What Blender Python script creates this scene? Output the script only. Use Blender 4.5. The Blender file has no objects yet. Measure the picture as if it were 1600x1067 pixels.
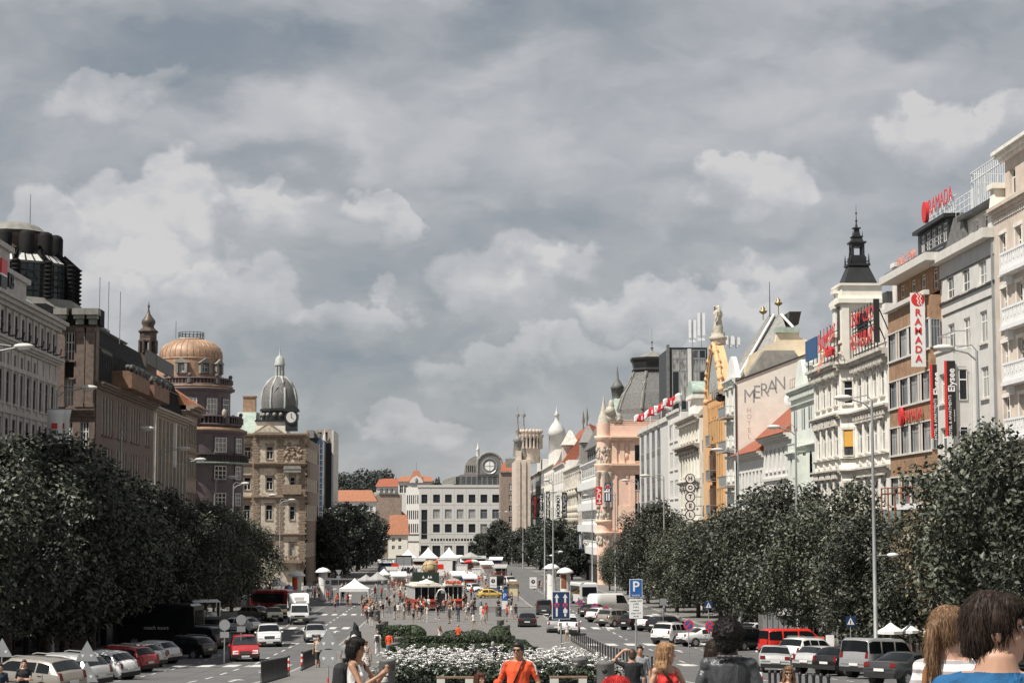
import bpy,bmesh,math,random
from mathutils import Vector,Matrix
R=math.radians
SC=bpy.context.scene
COL=SC.collection
rnd=random.Random(11)
# ---------------------------------------------------------------- camera
F=3000.0;TH=math.atan(286.5/F);PS=math.atan(math.cos(TH)*100/F)
cam=bpy.data.cameras.new('camera');cam.sensor_width=36;cam.lens=36*F/1600;cam.clip_start=.3;cam.clip_end=9000
CAM=bpy.data.objects.new('camera',cam);COL.objects.link(CAM)
CAM.rotation_euler=(math.pi/2+TH,0,-PS);SC.camera=CAM
# ---------------------------------------------------------------- world
SUN_EL=56;SUN_REL=125
sx,sy=-math.sin(R(180-SUN_REL)),-math.cos(R(180-SUN_REL))
SDIR=Vector((sx*math.cos(R(SUN_EL)),sy*math.cos(R(SUN_EL)),math.sin(R(SUN_EL))))
W=bpy.data.worlds.new('World');SC.world=W;W.use_nodes=True
nt=W.node_tree;nt.nodes.clear()
class NB:
 "small node-graph helper"
 def __init__(s,nt):s.nt=nt
 def n(s,t,**k):
  o=s.nt.nodes.new(t)
  for a,b in k.items():setattr(o,a,b)
  return o
 def link(s,a,b):s.nt.links.new(a,b)
 def val(s,inp,v):
  if hasattr(v,'is_linked')or isinstance(v,bpy.types.NodeSocket):s.nt.links.new(v,inp)
  else:inp.default_value=v
 def math(s,op,a,b=0.0,c=0.0,clamp=False):
  o=s.n('ShaderNodeMath',operation=op,use_clamp=clamp)
  s.val(o.inputs[0],a);s.val(o.inputs[1],b)
  if len(o.inputs)>2:s.val(o.inputs[2],c)
  return o.outputs[0]
 def vm(s,op,a,b=(0,0,0)):
  o=s.n('ShaderNodeVectorMath',operation=op);s.val(o.inputs[0],a);s.val(o.inputs[1],b)
  return o.outputs[1]if op in('LENGTH','DOT_PRODUCT','DISTANCE')else o.outputs[0]
 def noise(s,vec,scale,detail=6,rough=.55,dist=0.0):
  o=s.n('ShaderNodeTexNoise');s.val(o.inputs['Vector'],vec);o.inputs['Scale'].default_value=scale
  o.inputs['Detail'].default_value=detail;o.inputs['Roughness'].default_value=rough;o.inputs['Distortion'].default_value=dist
  return o
 def smooth(s,v,a,b,o0=0.,o1=1.):
  o=s.n('ShaderNodeMapRange',interpolation_type='SMOOTHSTEP');s.val(o.inputs[0],v)
  for i,x in enumerate((a,b,o0,o1)):o.inputs[i+1].default_value=x
  return o.outputs[0]
 def mix(s,f,a,b,typ='MIX'):
  o=s.n('ShaderNodeMix',data_type='RGBA',blend_type=typ);s.val(o.inputs[0],f);s.val(o.inputs[6],a);s.val(o.inputs[7],b)
  return o.outputs[2]
def c4(c):return(c[0],c[1],c[2],1)
def raydir(px,py):
 v=Vector(((px-800)/F,-(py-533.5)/F,-1));v.rotate(CAM.rotation_euler);return v.normalized()
g=NB(nt)
tc=g.n('ShaderNodeTexCoord')
D=tc.outputs['Generated']
sky=g.n('ShaderNodeTexSky',sky_type='NISHITA',sun_disc=False,sun_elevation=R(SUN_EL),sun_rotation=math.atan2(SDIR.x,SDIR.y))
bgs=g.n('ShaderNodeBackground');g.link(sky.outputs[0],bgs.inputs[0]);bgs.inputs[1].default_value=.09
st=g.vm('MULTIPLY',D,(1,1,2.0))
wn=g.noise(st,10,5,.55)
warp=g.vm('SCALE',g.vm('SUBTRACT',wn.outputs['Color'],(.5,.5,.5)));warp.node.inputs[3].default_value=.085
Dw=g.vm('ADD',D,warp)
n1=g.noise(g.vm('MULTIPLY',Dw,(1,1,2.0)),7,6,.5).outputs[0]
n2=g.noise(g.vm('MULTIPLY',D,(1,1,3.0)),2.6,3,.5).outputs[0]
base=g.math('ADD',g.math('MULTIPLY',g.math('SUBTRACT',n1,.5),.6),g.math('MULTIPLY',g.math('SUBTRACT',n2,.5),.9))
n3=g.noise(g.vm('MULTIPLY',Dw,(1,1,1.5)),24,6,.52).outputs[0];szz=g.n('ShaderNodeSeparateXYZ');g.link(D,szz.inputs[0])
base=g.math('ADD',base,g.math('MULTIPLY',g.math('SUBTRACT',n3,.5),g.smooth(szz.outputs[2],.06,.22,.38,.12)))
# relief: cloud that thins out towards the sun is lit, cloud that thickens is shaded
Dl=g.vm('ADD',Dw,(-.007,0,.010))
for sc_,k_ in((7,1.25),(17,.5)):
 e=[g.noise(g.vm('MULTIPLY',q,(1,1,1.7)),sc_,4,.45).outputs[0]for q in(Dw,Dl)]
 base=g.math('ADD',base,g.math('MULTIPLY',g.math('SUBTRACT',e[0],e[1]),k_))
wc=g.noise(g.vm('MULTIPLY',D,(1,1,1.25)),42,4,.5);Dcw=g.vm('SCALE',g.vm('SUBTRACT',wc.outputs['Color'],(.5,.5,.5)));Dcw.node.inputs[3].default_value=.05
w2=g.noise(D,15,2,.5);Dcv=g.vm('SCALE',g.vm('SUBTRACT',w2.outputs['Color'],(.5,.5,.5)));Dcv.node.inputs[3].default_value=.06
Dc=g.vm('ADD',g.vm('ADD',D,Dcw),Dcv);e=[g.noise(g.vm('MULTIPLY',q,(1,1,1.2)),34,4,.5).outputs[0]for q in(D,g.vm('ADD',D,(-.004,0,.006)))];puff=g.math('MULTIPLY',g.math('SUBTRACT',e[0],e[1]),1.5)
# cumulus heads and dark bellies that stand in this part of the sky: (direction by pixel, half width, half height, strength)
for px,py,rx,ry,a in[(225,330,95,60,.58),(62,335,42,48,.4),(195,150,95,34,.42),(520,190,220,42,.22),(800,205,240,40,.08),(1455,200,80,46,.55),(1600,185,50,46,.5),(1165,275,75,36,.5),(1065,490,120,40,.5),(1190,470,70,50,.4),(780,435,95,50,.38),(430,325,60,26,.36),(585,350,40,28,.4),(360,470,90,55,.34),(530,490,70,28,.34),(640,660,80,26,.32),(760,570,110,34,.32),(150,470,70,60,.36),(980,560,90,26,.31),(870,420,70,30,.33),(260,420,60,40,.34),(880,160,420,90,.0),(1250,170,380,80,.0),(280,70,300,60,-.42),(560,75,170,50,-.30),(850,30,210,52,-.46),(1450,20,240,40,-.35),(40,215,120,40,-.2),(480,250,170,26,-.3),(865,340,75,34,-.25),(1000,430,200,70,-.12),(560,570,260,50,-.12),(600,430,110,45,-.14),(1370,330,130,80,-.12)]:
 d=raydir(px,py)
 q=g.vm('MULTIPLY',g.vm('SUBTRACT',Dw,tuple(d)),(F/rx/1.15,0,F/ry/1.15))
 if a>.3:q=g.vm('MULTIPLY',g.vm('SUBTRACT',Dc,tuple(d)),(F/rx/1.2,0,F/ry/1.2))
 m=g.smooth(g.vm('LENGTH',q),1.3,.2)if a<.3 else g.smooth(g.vm('LENGTH',q),1.16,.82)
 if a>.3:m=g.math('MULTIPLY',m,g.smooth(g.vm('DOT_PRODUCT',q,(0,0,1)),-1.0,.3,.15,1.15));m=g.math('ADD',m,g.math('MULTIPLY',m,puff))
 base=g.math('ADD',base,g.math('MULTIPLY',m,a*.62))
ramp=g.n('ShaderNodeValToRGB');g.link(g.math('ADD',g.math('MULTIPLY',base,1.12),.475,clamp=True),ramp.inputs[0])
el=ramp.color_ramp.elements
el[0].position=.06;el[0].color=(.265,.303,.345,1)
el[1].position=.92;el[1].color=(.72,.70,.69,1)
for p,c in((.34,(.39,.41,.43,1)),(.52,(.49,.50,.52,1)),(.70,(.58,.58,.595,1))):
 e=el.new(p);e.color=c
bgc=g.n('ShaderNodeBackground');g.link(ramp.outputs[0],bgc.inputs[0]);sz=g.n('ShaderNodeSeparateXYZ');g.link(D,sz.inputs[0]);g.link(g.smooth(sz.outputs[2],.27,.6,.775,.46),bgc.inputs[1])  # unseen sky overhead dimmed to weaken ambient light and deepen shadows
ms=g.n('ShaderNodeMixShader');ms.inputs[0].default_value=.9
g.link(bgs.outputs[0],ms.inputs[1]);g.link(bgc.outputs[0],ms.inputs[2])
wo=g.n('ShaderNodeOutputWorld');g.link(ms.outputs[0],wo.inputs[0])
# ---------------------------------------------------------------- sun and exposure
sl=bpy.data.lights.new('sun','SUN');sl.energy=5.0;sl.angle=R(.5);sl.color=(1,.95,.87)
SUN=bpy.data.objects.new('sun',sl);COL.objects.link(SUN);SUN.rotation_euler=SDIR.to_track_quat('Z','Y').to_euler()
SC.view_settings.view_transform='Standard';SC.view_settings.look='None';SC.view_settings.exposure=.25;SC.view_settings.gamma=1
SC.cycles.max_bounces=6;SC.cycles.diffuse_bounces=3;SC.cycles.glossy_bounces=3;SC.cycles.transparent_max_bounces=6
# ---------------------------------------------------------------- ground profile and pixel look-up
GT=[(-60,-1.2),(0,-1.75),(7.5,-2.0),(12,-2.25),(16,-2.55),(23,-3.1),(31,-3.7),(41,-4.4),(62,-5.75),(85,-7.0),(100,-7.8),(125,-8.8),(160,-9.65),(216,-10.2),(260,-10.6),(393,-11.4),(780,-13.2),(1500,-14),(9000,-14)]
def gz(y):
 for(a,za),(b,zb)in zip(GT,GT[1:]):
  if y<=b:return za+(zb-za)*(y-a)/(b-a)
 return GT[-1][1]
def onX(px,py,X):
 d=raydir(px,py);return d*(X/d.x)
def onY(px,py,Y):
 d=raydir(px,py);return d*(Y/d.y)
def onG(px,py,dz=0):
 d=raydir(px,py);a,b=3.,2500.
 if d.z*b/d.y>gz(b):return onY(px,py,700)
 for _ in range(60):
  m=(a+b)/2
  if d.z/d.y*m>gz(m)+dz:a=m
  else:b=m
 return d*(a/d.y)
def gp(x,y,dz=0):return Vector((x,y,gz(y)+dz))
# ---------------------------------------------------------------- objects
def tag(o,label=None,cat=None,group=None,kind=None):
 if label:o['label']=label
 if cat:o['category']=cat
 if group:o['group']=group
 if kind:o['kind']=kind
 return o
def empty(name,loc=(0,0,0),rz=0,label=None,cat=None,group=None):
 o=bpy.data.objects.new(name,None);COL.objects.link(o);o.location=loc;o.rotation_euler=(0,0,rz);o.empty_display_size=.3
 return tag(o,label,cat,group)
def link(name,me,parent=None,T=None):
 o=bpy.data.objects.new(name,me);COL.objects.link(o)
 if parent:o.parent=parent
 if T is not None:o.matrix_local=T
 return o
KIDS={}
def copy_tree(o,parent=None):
 c=o.copy();COL.objects.link(c)
 if parent:c.parent=parent
 for ch in list(o.children):copy_tree(ch,c)
 return c
class MB:
 "collects shapes into one mesh"
 def __init__(s):s.v=[];s.f=[];s.m=[];s.sm=[];s.T=None
 def add(s,vs,fs,m=0,smooth=False):
  b=len(s.v)
  for p in vs:
   p=Vector(p);s.v.append(s.T@p if s.T is not None else p)
  for f in fs:s.f.append([b+i for i in f]);s.m.append(m);s.sm.append(smooth)
  return s
 def box(s,x0,x1,y0,y1,z0,z1,m=0):
  return s.add([(x0,y0,z0),(x1,y0,z0),(x1,y1,z0),(x0,y1,z0),(x0,y0,z1),(x1,y0,z1),(x1,y1,z1),(x0,y1,z1)],[(0,3,2,1),(4,5,6,7),(0,1,5,4),(1,2,6,5),(2,3,7,6),(3,0,4,7)],m)
 def cbox(s,cx,cy,cz,w,d,h,m=0):return s.box(cx-w/2,cx+w/2,cy-d/2,cy+d/2,cz-h/2,cz+h/2,m)
 def frus(s,x0,x1,y0,y1,z0,X0,X1,Y0,Y1,z1,m=0):
  return s.add([(x0,y0,z0),(x1,y0,z0),(x1,y1,z0),(x0,y1,z0),(X0,Y0,z1),(X1,Y0,z1),(X1,Y1,z1),(X0,Y1,z1)],[(0,3,2,1),(4,5,6,7),(0,1,5,4),(1,2,6,5),(2,3,7,6),(3,0,4,7)],m)
 def quad(s,a,b,c,d,m=0):return s.add([a,b,c,d],[(0,1,2,3)],m)
 def prism(s,pts,axis,a,b,m=0,smooth=False):
  "polygon pts (2D) extruded along axis ('x','y','z') from a to b"
  def P(p,t):return(t,p[0],p[1])if axis=='x' else(p[0],t,p[1])if axis=='y' else(p[0],p[1],t)
  n=len(pts);vs=[P(p,a)for p in pts]+[P(p,b)for p in pts]
  s.add(vs,[tuple(range(n))[::-1],tuple(range(n,2*n))],m)
  return s.add(vs,[(i,(i+1)%n,n+(i+1)%n,n+i)for i in range(n)],m,smooth)
 def tube(s,path,r,n=8,m=0,caps=True):
  path=[Vector(p)for p in path];rs=r if isinstance(r,(list,tuple))else[r]*len(path);vs=[];fs=[]
  for i,p in enumerate(path):
   d=(path[min(i+1,len(path)-1)]-path[max(i-1,0)]).normalized()
   a=d.cross(Vector((0,0,1))if abs(d.z)<.9 else Vector((0,1,0))).normalized();b=d.cross(a)
   for k in range(n):
    t=2*math.pi*k/n;vs.append(p+(a*math.cos(t)+b*math.sin(t))*rs[i])
  for i in range(len(path)-1):
   for k in range(n):fs.append((i*n+k,i*n+(k+1)%n,(i+1)*n+(k+1)%n,(i+1)*n+k))
  s.add(vs,fs,m,n>5)
  if caps:s.add(vs[:n],[tuple(range(n))],m);s.add(vs[-n:],[tuple(range(n))[::-1]],m)
  return s
 def lathe(s,prof,n=16,c=(0,0),m=0,smooth=True,a0=0,sq=None):
  "profile (r,z) about the vertical axis through c"
  vs=[];fs=[]
  for r,z in prof:
   for k in range(n):
    t=a0+2*math.pi*k/n;vs.append((c[0]+r*math.cos(t),c[1]+r*math.sin(t),z))
  for i in range(len(prof)-1):
   for k in range(n):fs.append((i*n+k,i*n+(k+1)%n,(i+1)*n+(k+1)%n,(i+1)*n+k))
  s.add(vs,fs,m,smooth)
  if prof[0][0]>1e-4:s.add(vs[:n],[tuple(range(n))[::-1]],m)
  if prof[-1][0]>1e-4:s.add(vs[-n:],[tuple(range(n))],m)
  return s
 def ball(s,c,r,n=12,m=0,sc=(1,1,1)):
  k=max(4,n//2);pr=[(max(0.0005,math.sin(math.pi*i/k)),-math.cos(math.pi*i/k))for i in range(k+1)]
  vs=[];fs=[]
  for pr_,z in pr:
   for j in range(n):
    t=2*math.pi*j/n;vs.append((c[0]+r*sc[0]*pr_*math.cos(t),c[1]+r*sc[1]*pr_*math.sin(t),c[2]+r*sc[2]*z))
  for i in range(k):
   for j in range(n):fs.append((i*n+j,i*n+(j+1)%n,(i+1)*n+(j+1)%n,(i+1)*n+j))
  return s.add(vs,fs,m,True)
 def mesh(s,name,mats):
  me=bpy.data.meshes.new(name);me.from_pydata([tuple(p)for p in s.v],[],s.f)
  for x in(mats if isinstance(mats,(list,tuple))else[mats]):me.materials.append(x)
  me.polygons.foreach_set('material_index',s.m);me.polygons.foreach_set('use_smooth',s.sm);me.update()
  return me
 def build(s,name,mats,parent=None,T=None):return link(name,s.mesh(name,mats),parent,T)
 # ---------------------------------------------------------------- materials
MATS={}
def mat(name,col,rough=.8,metal=0.,var=.12,scale=1.2,streak=0.,bump=0.,spec=.5,fine=0.,col2=None):
 if name in MATS:return MATS[name]
 m=bpy.data.materials.new(name);m.use_nodes=True;MATS[name]=m
 b=m.node_tree.nodes['Principled BSDF'];h=NB(m.node_tree)
 b.inputs['Roughness'].default_value=rough;b.inputs['Metallic'].default_value=metal;b.inputs['Specular IOR Level'].default_value=spec
 if var or col2 or streak:
  P=h.n('ShaderNodeNewGeometry').outputs['Position']
  nz=h.noise(P,scale,5,.6).outputs[0];f=h.smooth(nz,.3,.7)
  ca=tuple(max(0,x*(1-var))for x in col);cb=tuple(min(1,x*(1+var))for x in(col2 or col))
  out=h.mix(f,c4(ca),c4(cb))
  if streak:
   sn=h.noise(h.vm('MULTIPLY',P,(1.7,1.7,.13)),1.3,5,.65).outputs[0]
   out=h.mix(h.math('MULTIPLY',h.smooth(sn,.5,.75),streak),out,c4(tuple(x*.45 for x in col)))
  if fine:
   fn=h.noise(P,22,3,.6).outputs[0]
   out=h.mix(h.math('MULTIPLY',h.smooth(fn,.4,.75),fine),out,c4(tuple(x*.55 for x in col)))
  h.link(out,b.inputs['Base Color'])
  if bump:
   bp=h.n('ShaderNodeBump');bp.inputs['Strength'].default_value=bump;bp.inputs['Distance'].default_value=.03
   h.link(h.noise(P,9,5,.6).outputs[0],bp.inputs['Height']);h.link(bp.outputs[0],b.inputs['Normal'])
 else:b.inputs['Base Color'].default_value=c4(col)
 return m
def glassmat(name,dark=(.02,.024,.028),lite=(.35,.35,.33),amount=.35,rough=.06):
 "window glass; some windows have pale curtains behind it (by a random number per window)"
 m=bpy.data.materials.new(name);m.use_nodes=True;b=m.node_tree.nodes['Principled BSDF'];h=NB(m.node_tree)
 rr=h.n('ShaderNodeObjectInfo').outputs['Random']
 P=h.n('ShaderNodeNewGeometry').outputs['Position']
 nz=h.noise(h.vm('MULTIPLY',P,(2,2,.4)),1.5,2,.5).outputs[0]
 f=h.math('MULTIPLY',h.smooth(rr,1-amount-.05,1-amount+.05),h.smooth(nz,.35,.6,.35,1.))
 h.link(h.mix(f,c4(dark),c4(lite)),b.inputs['Base Color']);b.inputs['Roughness'].default_value=rough;b.inputs['Specular IOR Level'].default_value=.32
 return m
GL=glassmat('window_glass');GLD=glassmat('dark_glass',amount=.12);GLL=glassmat('curtained_glass',(.10,.11,.12),(.42,.42,.40),.6)
M={}
def dm(k,*a,**kw):M[k]=mat(k,*a,**kw)
dm('white_frame',(.74,.73,.70),.6,var=.05);dm('dark_frame',(.035,.035,.035),.5,var=.1);dm('grey_frame',(.30,.31,.32),.5)
dm('white_plaster',(.80,.765,.705),var=.1,streak=.45,bump=.15);dm('cool_white',(.71,.695,.665),var=.07,streak=.15)
dm('cream',(.82,.785,.69),var=.06,streak=.08,bump=.1);dm('beige_stone',(.60,.51,.43),var=.12,streak=.15,scale=.8);dm('pale_green',(.68,.715,.655),var=.07,streak=.2)
dm('ochre',(.68,.43,.225),var=.09,streak=.2);dm('ochre_dark',(.55,.31,.10),var=.1);dm('pink',(.80,.545,.43),var=.06,streak=.14);dm('pink_trim',(.80,.58,.44),var=.08,streak=.25)
dm('grey_plaster',(.54,.53,.51),var=.06,streak=.15);dm('warm_grey',(.62,.595,.55),var=.06,streak=.1);dm('light_grey',(.60,.585,.555),var=.06,streak=.12)
dm('brown_stone',(.33,.20,.12),var=.22,scale=2.2,streak=.25);dm('stone_trim',(.60,.565,.505),var=.2,streak=.5);dm('old_stone',(.38,.33,.28),var=.22,streak=.45,scale=2)
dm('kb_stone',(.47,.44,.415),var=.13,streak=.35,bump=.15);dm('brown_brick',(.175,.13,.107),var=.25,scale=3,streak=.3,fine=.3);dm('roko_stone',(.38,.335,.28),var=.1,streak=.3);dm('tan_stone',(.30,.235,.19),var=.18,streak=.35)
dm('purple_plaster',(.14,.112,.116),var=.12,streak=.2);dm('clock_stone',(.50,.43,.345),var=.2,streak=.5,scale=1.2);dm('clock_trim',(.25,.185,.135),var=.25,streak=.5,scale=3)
dm('copper',(.37,.235,.155),.55,.12,var=.22,scale=1.6,streak=.35);dm('green_copper',(.36,.44,.38),.6,var=.18,streak=.35);dm('black_roof',(.014,.014,.014),.8,var=.3,spec=.2);dm('dark_roof',(.055,.055,.052),.55,var=.3,streak=.2);dm('black_metal',(.022,.023,.024),.45,var=.2)
dm('slate',(.15,.148,.143),.65,var=.25,scale=3,streak=.25);dm('slate_light',(.26,.25,.235),.65,var=.18,scale=3,streak=.2)
dm('lead',(.24,.23,.205),.6,var=.18,streak=.35);dm('bronze',(.10,.075,.06),.5,.3,var=.25)
dm('red_sign',(.62,.035,.035),.5,var=.05);dm('sign_red',(.75,.03,.02),.5,var=0);dm('coral_sign',(.80,.26,.17),.5,var=.12,scale=6);dm('sign_white',(.80,.79,.78),.5,var=.03);dm('sign_black',(.012,.013,.014),.5,var=0)
dm('sign_navy',(.018,.045,.12),.45,var=.05);dm('sign_blue',(.02,.11,.36),.45,var=.05);dm('banner_blue',(.035,.10,.22),.6);dm('steel',(.42,.43,.44),.45,.6,var=.08);dm('galv',(.36,.37,.375),.55,.4,var=.12)
dm('shop_dark',(.07,.065,.06),.6,var=.3);dm('white_paint',(.80,.80,.79),.5,var=.04);dm('gilt',(.33,.24,.11),.4,.7);dm('statue_stone',(.50,.46,.38),var=.25,streak=.4,scale=4)
def rooftile(name,col,sc=3.0):
 m=bpy.data.materials.new(name);m.use_nodes=True;b=m.node_tree.nodes['Principled BSDF'];h=NB(m.node_tree)
 P=h.n('ShaderNodeNewGeometry').outputs['Position']
 w=h.n('ShaderNodeTexWave',wave_type='BANDS',bands_direction='Z');h.link(P,w.inputs[0]);w.inputs['Scale'].default_value=sc;w.inputs['Distortion'].default_value=.6
 nz=h.noise(P,2.2,6,.65).outputs[0]
 out=h.mix(h.smooth(nz,.3,.7),c4(tuple(x*.7 for x in col)),c4(tuple(min(1,x*1.2)for x in col)))
 out=h.mix(h.math('MULTIPLY',w.outputs[1],.3),out,c4(tuple(x*.45 for x in col)))
 h.link(out,b.inputs['Base Color']);b.inputs['Roughness'].default_value=.85;M[name]=m
rooftile('red_tile',(.36,.115,.065));rooftile('orange_tile',(.40,.17,.095),1.2)
# ---------------------------------------------------------------- building kit
WINCACHE={}
def win_mesh(typ,w,h,fm,gm):
 k=(typ,round(w,2),round(h,2),fm,gm)
 if k in WINCACHE:return WINCACHE[k]
 p=MB().box(-w/2,w/2,0,.02,0,h)
 f=MB();e=min(.09,w*.09);y0,y1=-.035,-.002
 f.box(-w/2,-w/2+e,y0,y1,0,h);f.box(w/2-e,w/2,y0,y1,0,h);f.box(-w/2+e,w/2-e,y0,y1,0,e);f.box(-w/2+e,w/2-e,y0,y1,h-e,h)
 def vbar(x,t=.07,a=e,b=None):f.box(x-t/2,x+t/2,y0+.008,y1,a,(h-e)if b is None else b)
 def hbar(z,t=.07):f.box(-w/2+e,w/2-e,y0+.014,y1,z-t/2,z+t/2)
 if typ=='c2':vbar(0,.1);hbar(h*.68,.09)
 elif typ=='c1':hbar(h*.66,.08)
 elif typ=='t2':vbar(0,.09,e,h*.62);hbar(h*.64,.12)
 elif typ=='c3':vbar(-w/6,.09);vbar(w/6,.09);hbar(h*.64,.09);hbar(h*.33,.05)
 elif typ=='strip':
  for x in(-w/6,w/6):vbar(x,.045)
  hbar(h*.72,.045)
 elif typ=='grid':
  for x in(-w/4,0,w/4):vbar(x,.05)
  for z in(.25,.5,.75):hbar(h*z,.05)
 elif typ=='tall':vbar(0,.08);hbar(h*.8,.08);hbar(h*.4,.06)
 WINCACHE[k]=(p.mesh('window_pane',gm),f.mesh('window_frame',fm))
 return WINCACHE[k]
class Bld:
 """a building: O = point at its left end as seen from the street, ang = direction of its front (0: faces the camera, -90: right side of the square, 90: left side).
    local x runs along the front, local y inward, heights are given relative to the camera"""
 def __init__(s,name,label,cat,O,ang,group=None):
  s.z0=O.z;s.root=empty(name,O,R(ang),label,cat,group);s.T=Matrix.Identity(4);s.nwin=0
 def at(s,x=0,y=0,ang=0):s.T=Matrix.Translation((x,y,0))@Matrix.Rotation(R(ang),4,'Z');return s
 def part(s,mb,name,m,parent=None):
  for v in mb.v:v.z-=s.z0
  return mb.build(name,M[m]if isinstance(m,str)else[M[k]if isinstance(k,str)else k for k in m],s.root,s.T)if parent is None else mb.build(name,M[m]if isinstance(m,str)else m,parent)
 def win(s,u,z,w,h,typ='c2',y=.2,fm='white_frame',gm=GL,ang=0,name='window'):
  p,f=win_mesh(typ,w,h,M[fm],gm);s.nwin+=1
  o=link(name,p,s.root,s.T@Matrix.Translation((u,y,z-s.z0))@Matrix.Rotation(R(ang),4,'Z'))
  if typ!='dark':link('frame',f,o)
  return o
 def face(s,u0,u1,z0,z1,rows,m='white_plaster',y=0.,depth=None,rec=.22,name='wall',sill='stone_trim',roofz=True,sur=None,sproj=.035,e0=True,shop=0):
  "wall sheet with recessed openings; rows: (z, h, [u..], w, typ[, frame, glass])"
  holes=[]
  for r in rows:
   zb,h,us,w=r[:4];typ=r[4]if len(r)>4 else 'c2';fm=r[5]if len(r)>5 else 'white_frame';gm=r[6]if len(r)>6 else GL
   for u in us:
    holes.append((u-w/2,u+w/2,zb,zb+h))
    if typ:s.win(u,zb,w,h,typ,y+rec,fm,gm)
  us=sorted({round(a,4)for a in[u0,u1]+[x for q in holes for x in q[:2]]if u0-1e-4<=a<=u1+1e-4})
  zs=sorted({round(a,4)for a in[z0,z1]+[x for q in holes for x in q[2:]]if z0-1e-4<=a<=z1+1e-4})
  mb=MB()
  for a,b in zip(zs,zs[1:]):
   run=None
   for c,d in zip(us,us[1:]):
    mu,mz=(c+d)/2,(a+b)/2
    solid=not any(q[0]<mu<q[1]and q[2]<mz<q[3]for q in holes)
    if solid:run=(run[0],d)if run else(c,d)
    if not solid and run:mb.quad((run[0],y,a),(run[1],y,a),(run[1],y,b),(run[0],y,b));run=None
   if run:mb.quad((run[0],y,a),(run[1],y,a),(run[1],y,b),(run[0],y,b))
  r2=y+rec+.03
  for a,b,c,d in holes:
   mb.quad((a,y,c),(a,r2,c),(a,r2,d),(a,y,d));mb.quad((b,r2,c),(b,y,c),(b,y,d),(b,r2,d))
   mb.quad((a,y,d),(a,r2,d),(b,r2,d),(b,y,d));mb.quad((a,r2,c),(a,y,c),(b,y,c),(b,r2,c))
  if depth:
   if e0:mb.quad((u0,y+depth,z0),(u0,y,z0),(u0,y,z1),(u0,y+depth,z1))
   mb.quad((u1,y,z0),(u1,y+depth,z0),(u1,y+depth,z1),(u1,y,z1))
   mb.quad((u1,y+depth,z0),(u0,y+depth,z0),(u0,y+depth,z1),(u1,y+depth,z1))
   if roofz:mb.quad((u0,y,z1),(u1,y,z1),(u1,y+depth,z1),(u0,y+depth,z1))
  s.part(mb,name,m)
  if shop:s.shopfront(u0,u1,z0,y)
  if sill:
   t=MB()
   for a,b,c,d in holes:
    t.box(a-.12,b+.12,y-.14,y+.1,c-.12,c-.003)
    if sur:
     e=.16;q=sproj
     t.box(a-e,a-.004,y-q,y-.002,c,d);t.box(b+.004,b+e,y-q,y-.002,c,d);t.box(a-e-.03,b+e+.03,y-q-.03,y-.002,d+.004,d+.2)
     if sur in('hood','ped','seg'):t.box(a-e-.12,b+e+.12,y-.34,y-.002,d+.34,d+.48);t.box(a-e,a-.02,y-.24,y-.002,d+.204,d+.338);t.box(b+.02,b+e,y-.24,y-.002,d+.204,d+.338)
     if sur=='ped':t.prism([(a-e-.1,d+.485),(b+e+.1,d+.485),((a+b)/2,d+.95)],'y',y-.3,y-.003)
     if sur=='seg':t.prism([((a+b)/2+((b-a)/2+.26)*math.cos(k*math.pi/8),d+.485+.5*math.sin(k*math.pi/8))for k in range(9)],'y',y-.3,y-.003)
     if sur=='apron':t.box(a+.1,b-.1,y-.05,y-.002,c-.8,c-.2)
   s.part(t,'window_moulding' if sur else 'sill_course',sill)
  return s
 def shopfront(s,u0,u1,z0,y=0.,h=4.4):
  "ground floor: dark plate glass between piers under a sign band"
  n=max(1,int((u1-u0)/4.2));t=MB();f=MB();w=(u1-u0)/n;f.box(u0,u1,y-.45,y-.003,z0+h-.6,z0+h)
  for i in range(n):
   a=u0+i*w;t.box(a+.3,a+w-.3,y-.12,y-.004,z0+.2,z0+h-.62);f.box(a-.002 if i else a,a+.298,y-.3,y-.005,z0,z0+h-.603)
  s.part(t,'shop_window',[GLD]);s.part(f,'shopfront','shop_dark')
 def band(s,u0,u1,z0,z1,proj,m='stone_trim',y=0.,name='string_course'):
  return s.part(MB().box(u0,u1,y-proj,y-.002,z0,z1),name,m)
 def cornice(s,u0,u1,zt,h,proj,m='stone_trim',y=0.,dent=0,name='cornice',ext=0.):
  mb=MB();n=3
  for i in range(n):
   p=proj*(.35,.7,1.)[i];mb.box(u0-ext*p,u1+ext*p,y-p,y-.002,zt-h+h*i/n+(.001 if i else 0),zt-h+h*(i+1)/n)
  if dent:
   u=u0+dent/2
   while u<u1-dent*.4:
    mb.box(u-dent*.25,u+dent*.25,y-proj*.62,y-.003,zt-h-.32,zt-h-.002);u+=dent
  return s.part(mb,name,m)
 def pil(s,us,z0,z1,w,proj=.12,m='stone_trim',y=0.,cap=True,name='pilaster_moulding'):
  mb=MB()
  for u in us:
   mb.box(u-w/2,u+w/2,y-proj,y-.003,z0,z1)
   if cap:mb.box(u-w*.65,u+w*.65,y-proj-.08,y-.004,z1-.32,z1-.02);mb.box(u-w*.62,u+w*.62,y-proj-.06,y-.004,z0,z0+.3)
  return s.part(mb,name,m)
 def bx(s,name,m,*b):return s.part(MB().box(*b),name,m)
 def mansard(s,u0,u1,z0,z1,y0,y1,iu,iy,m='slate',name='roof',ridge=False):
  mb=MB().frus(u0,u1,y0,y1,z0,u0+iu,u1-iu,y0+iy,(y1-iy)if not ridge else y0+iy+.1,z1);return s.part(mb,name,m)
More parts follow.
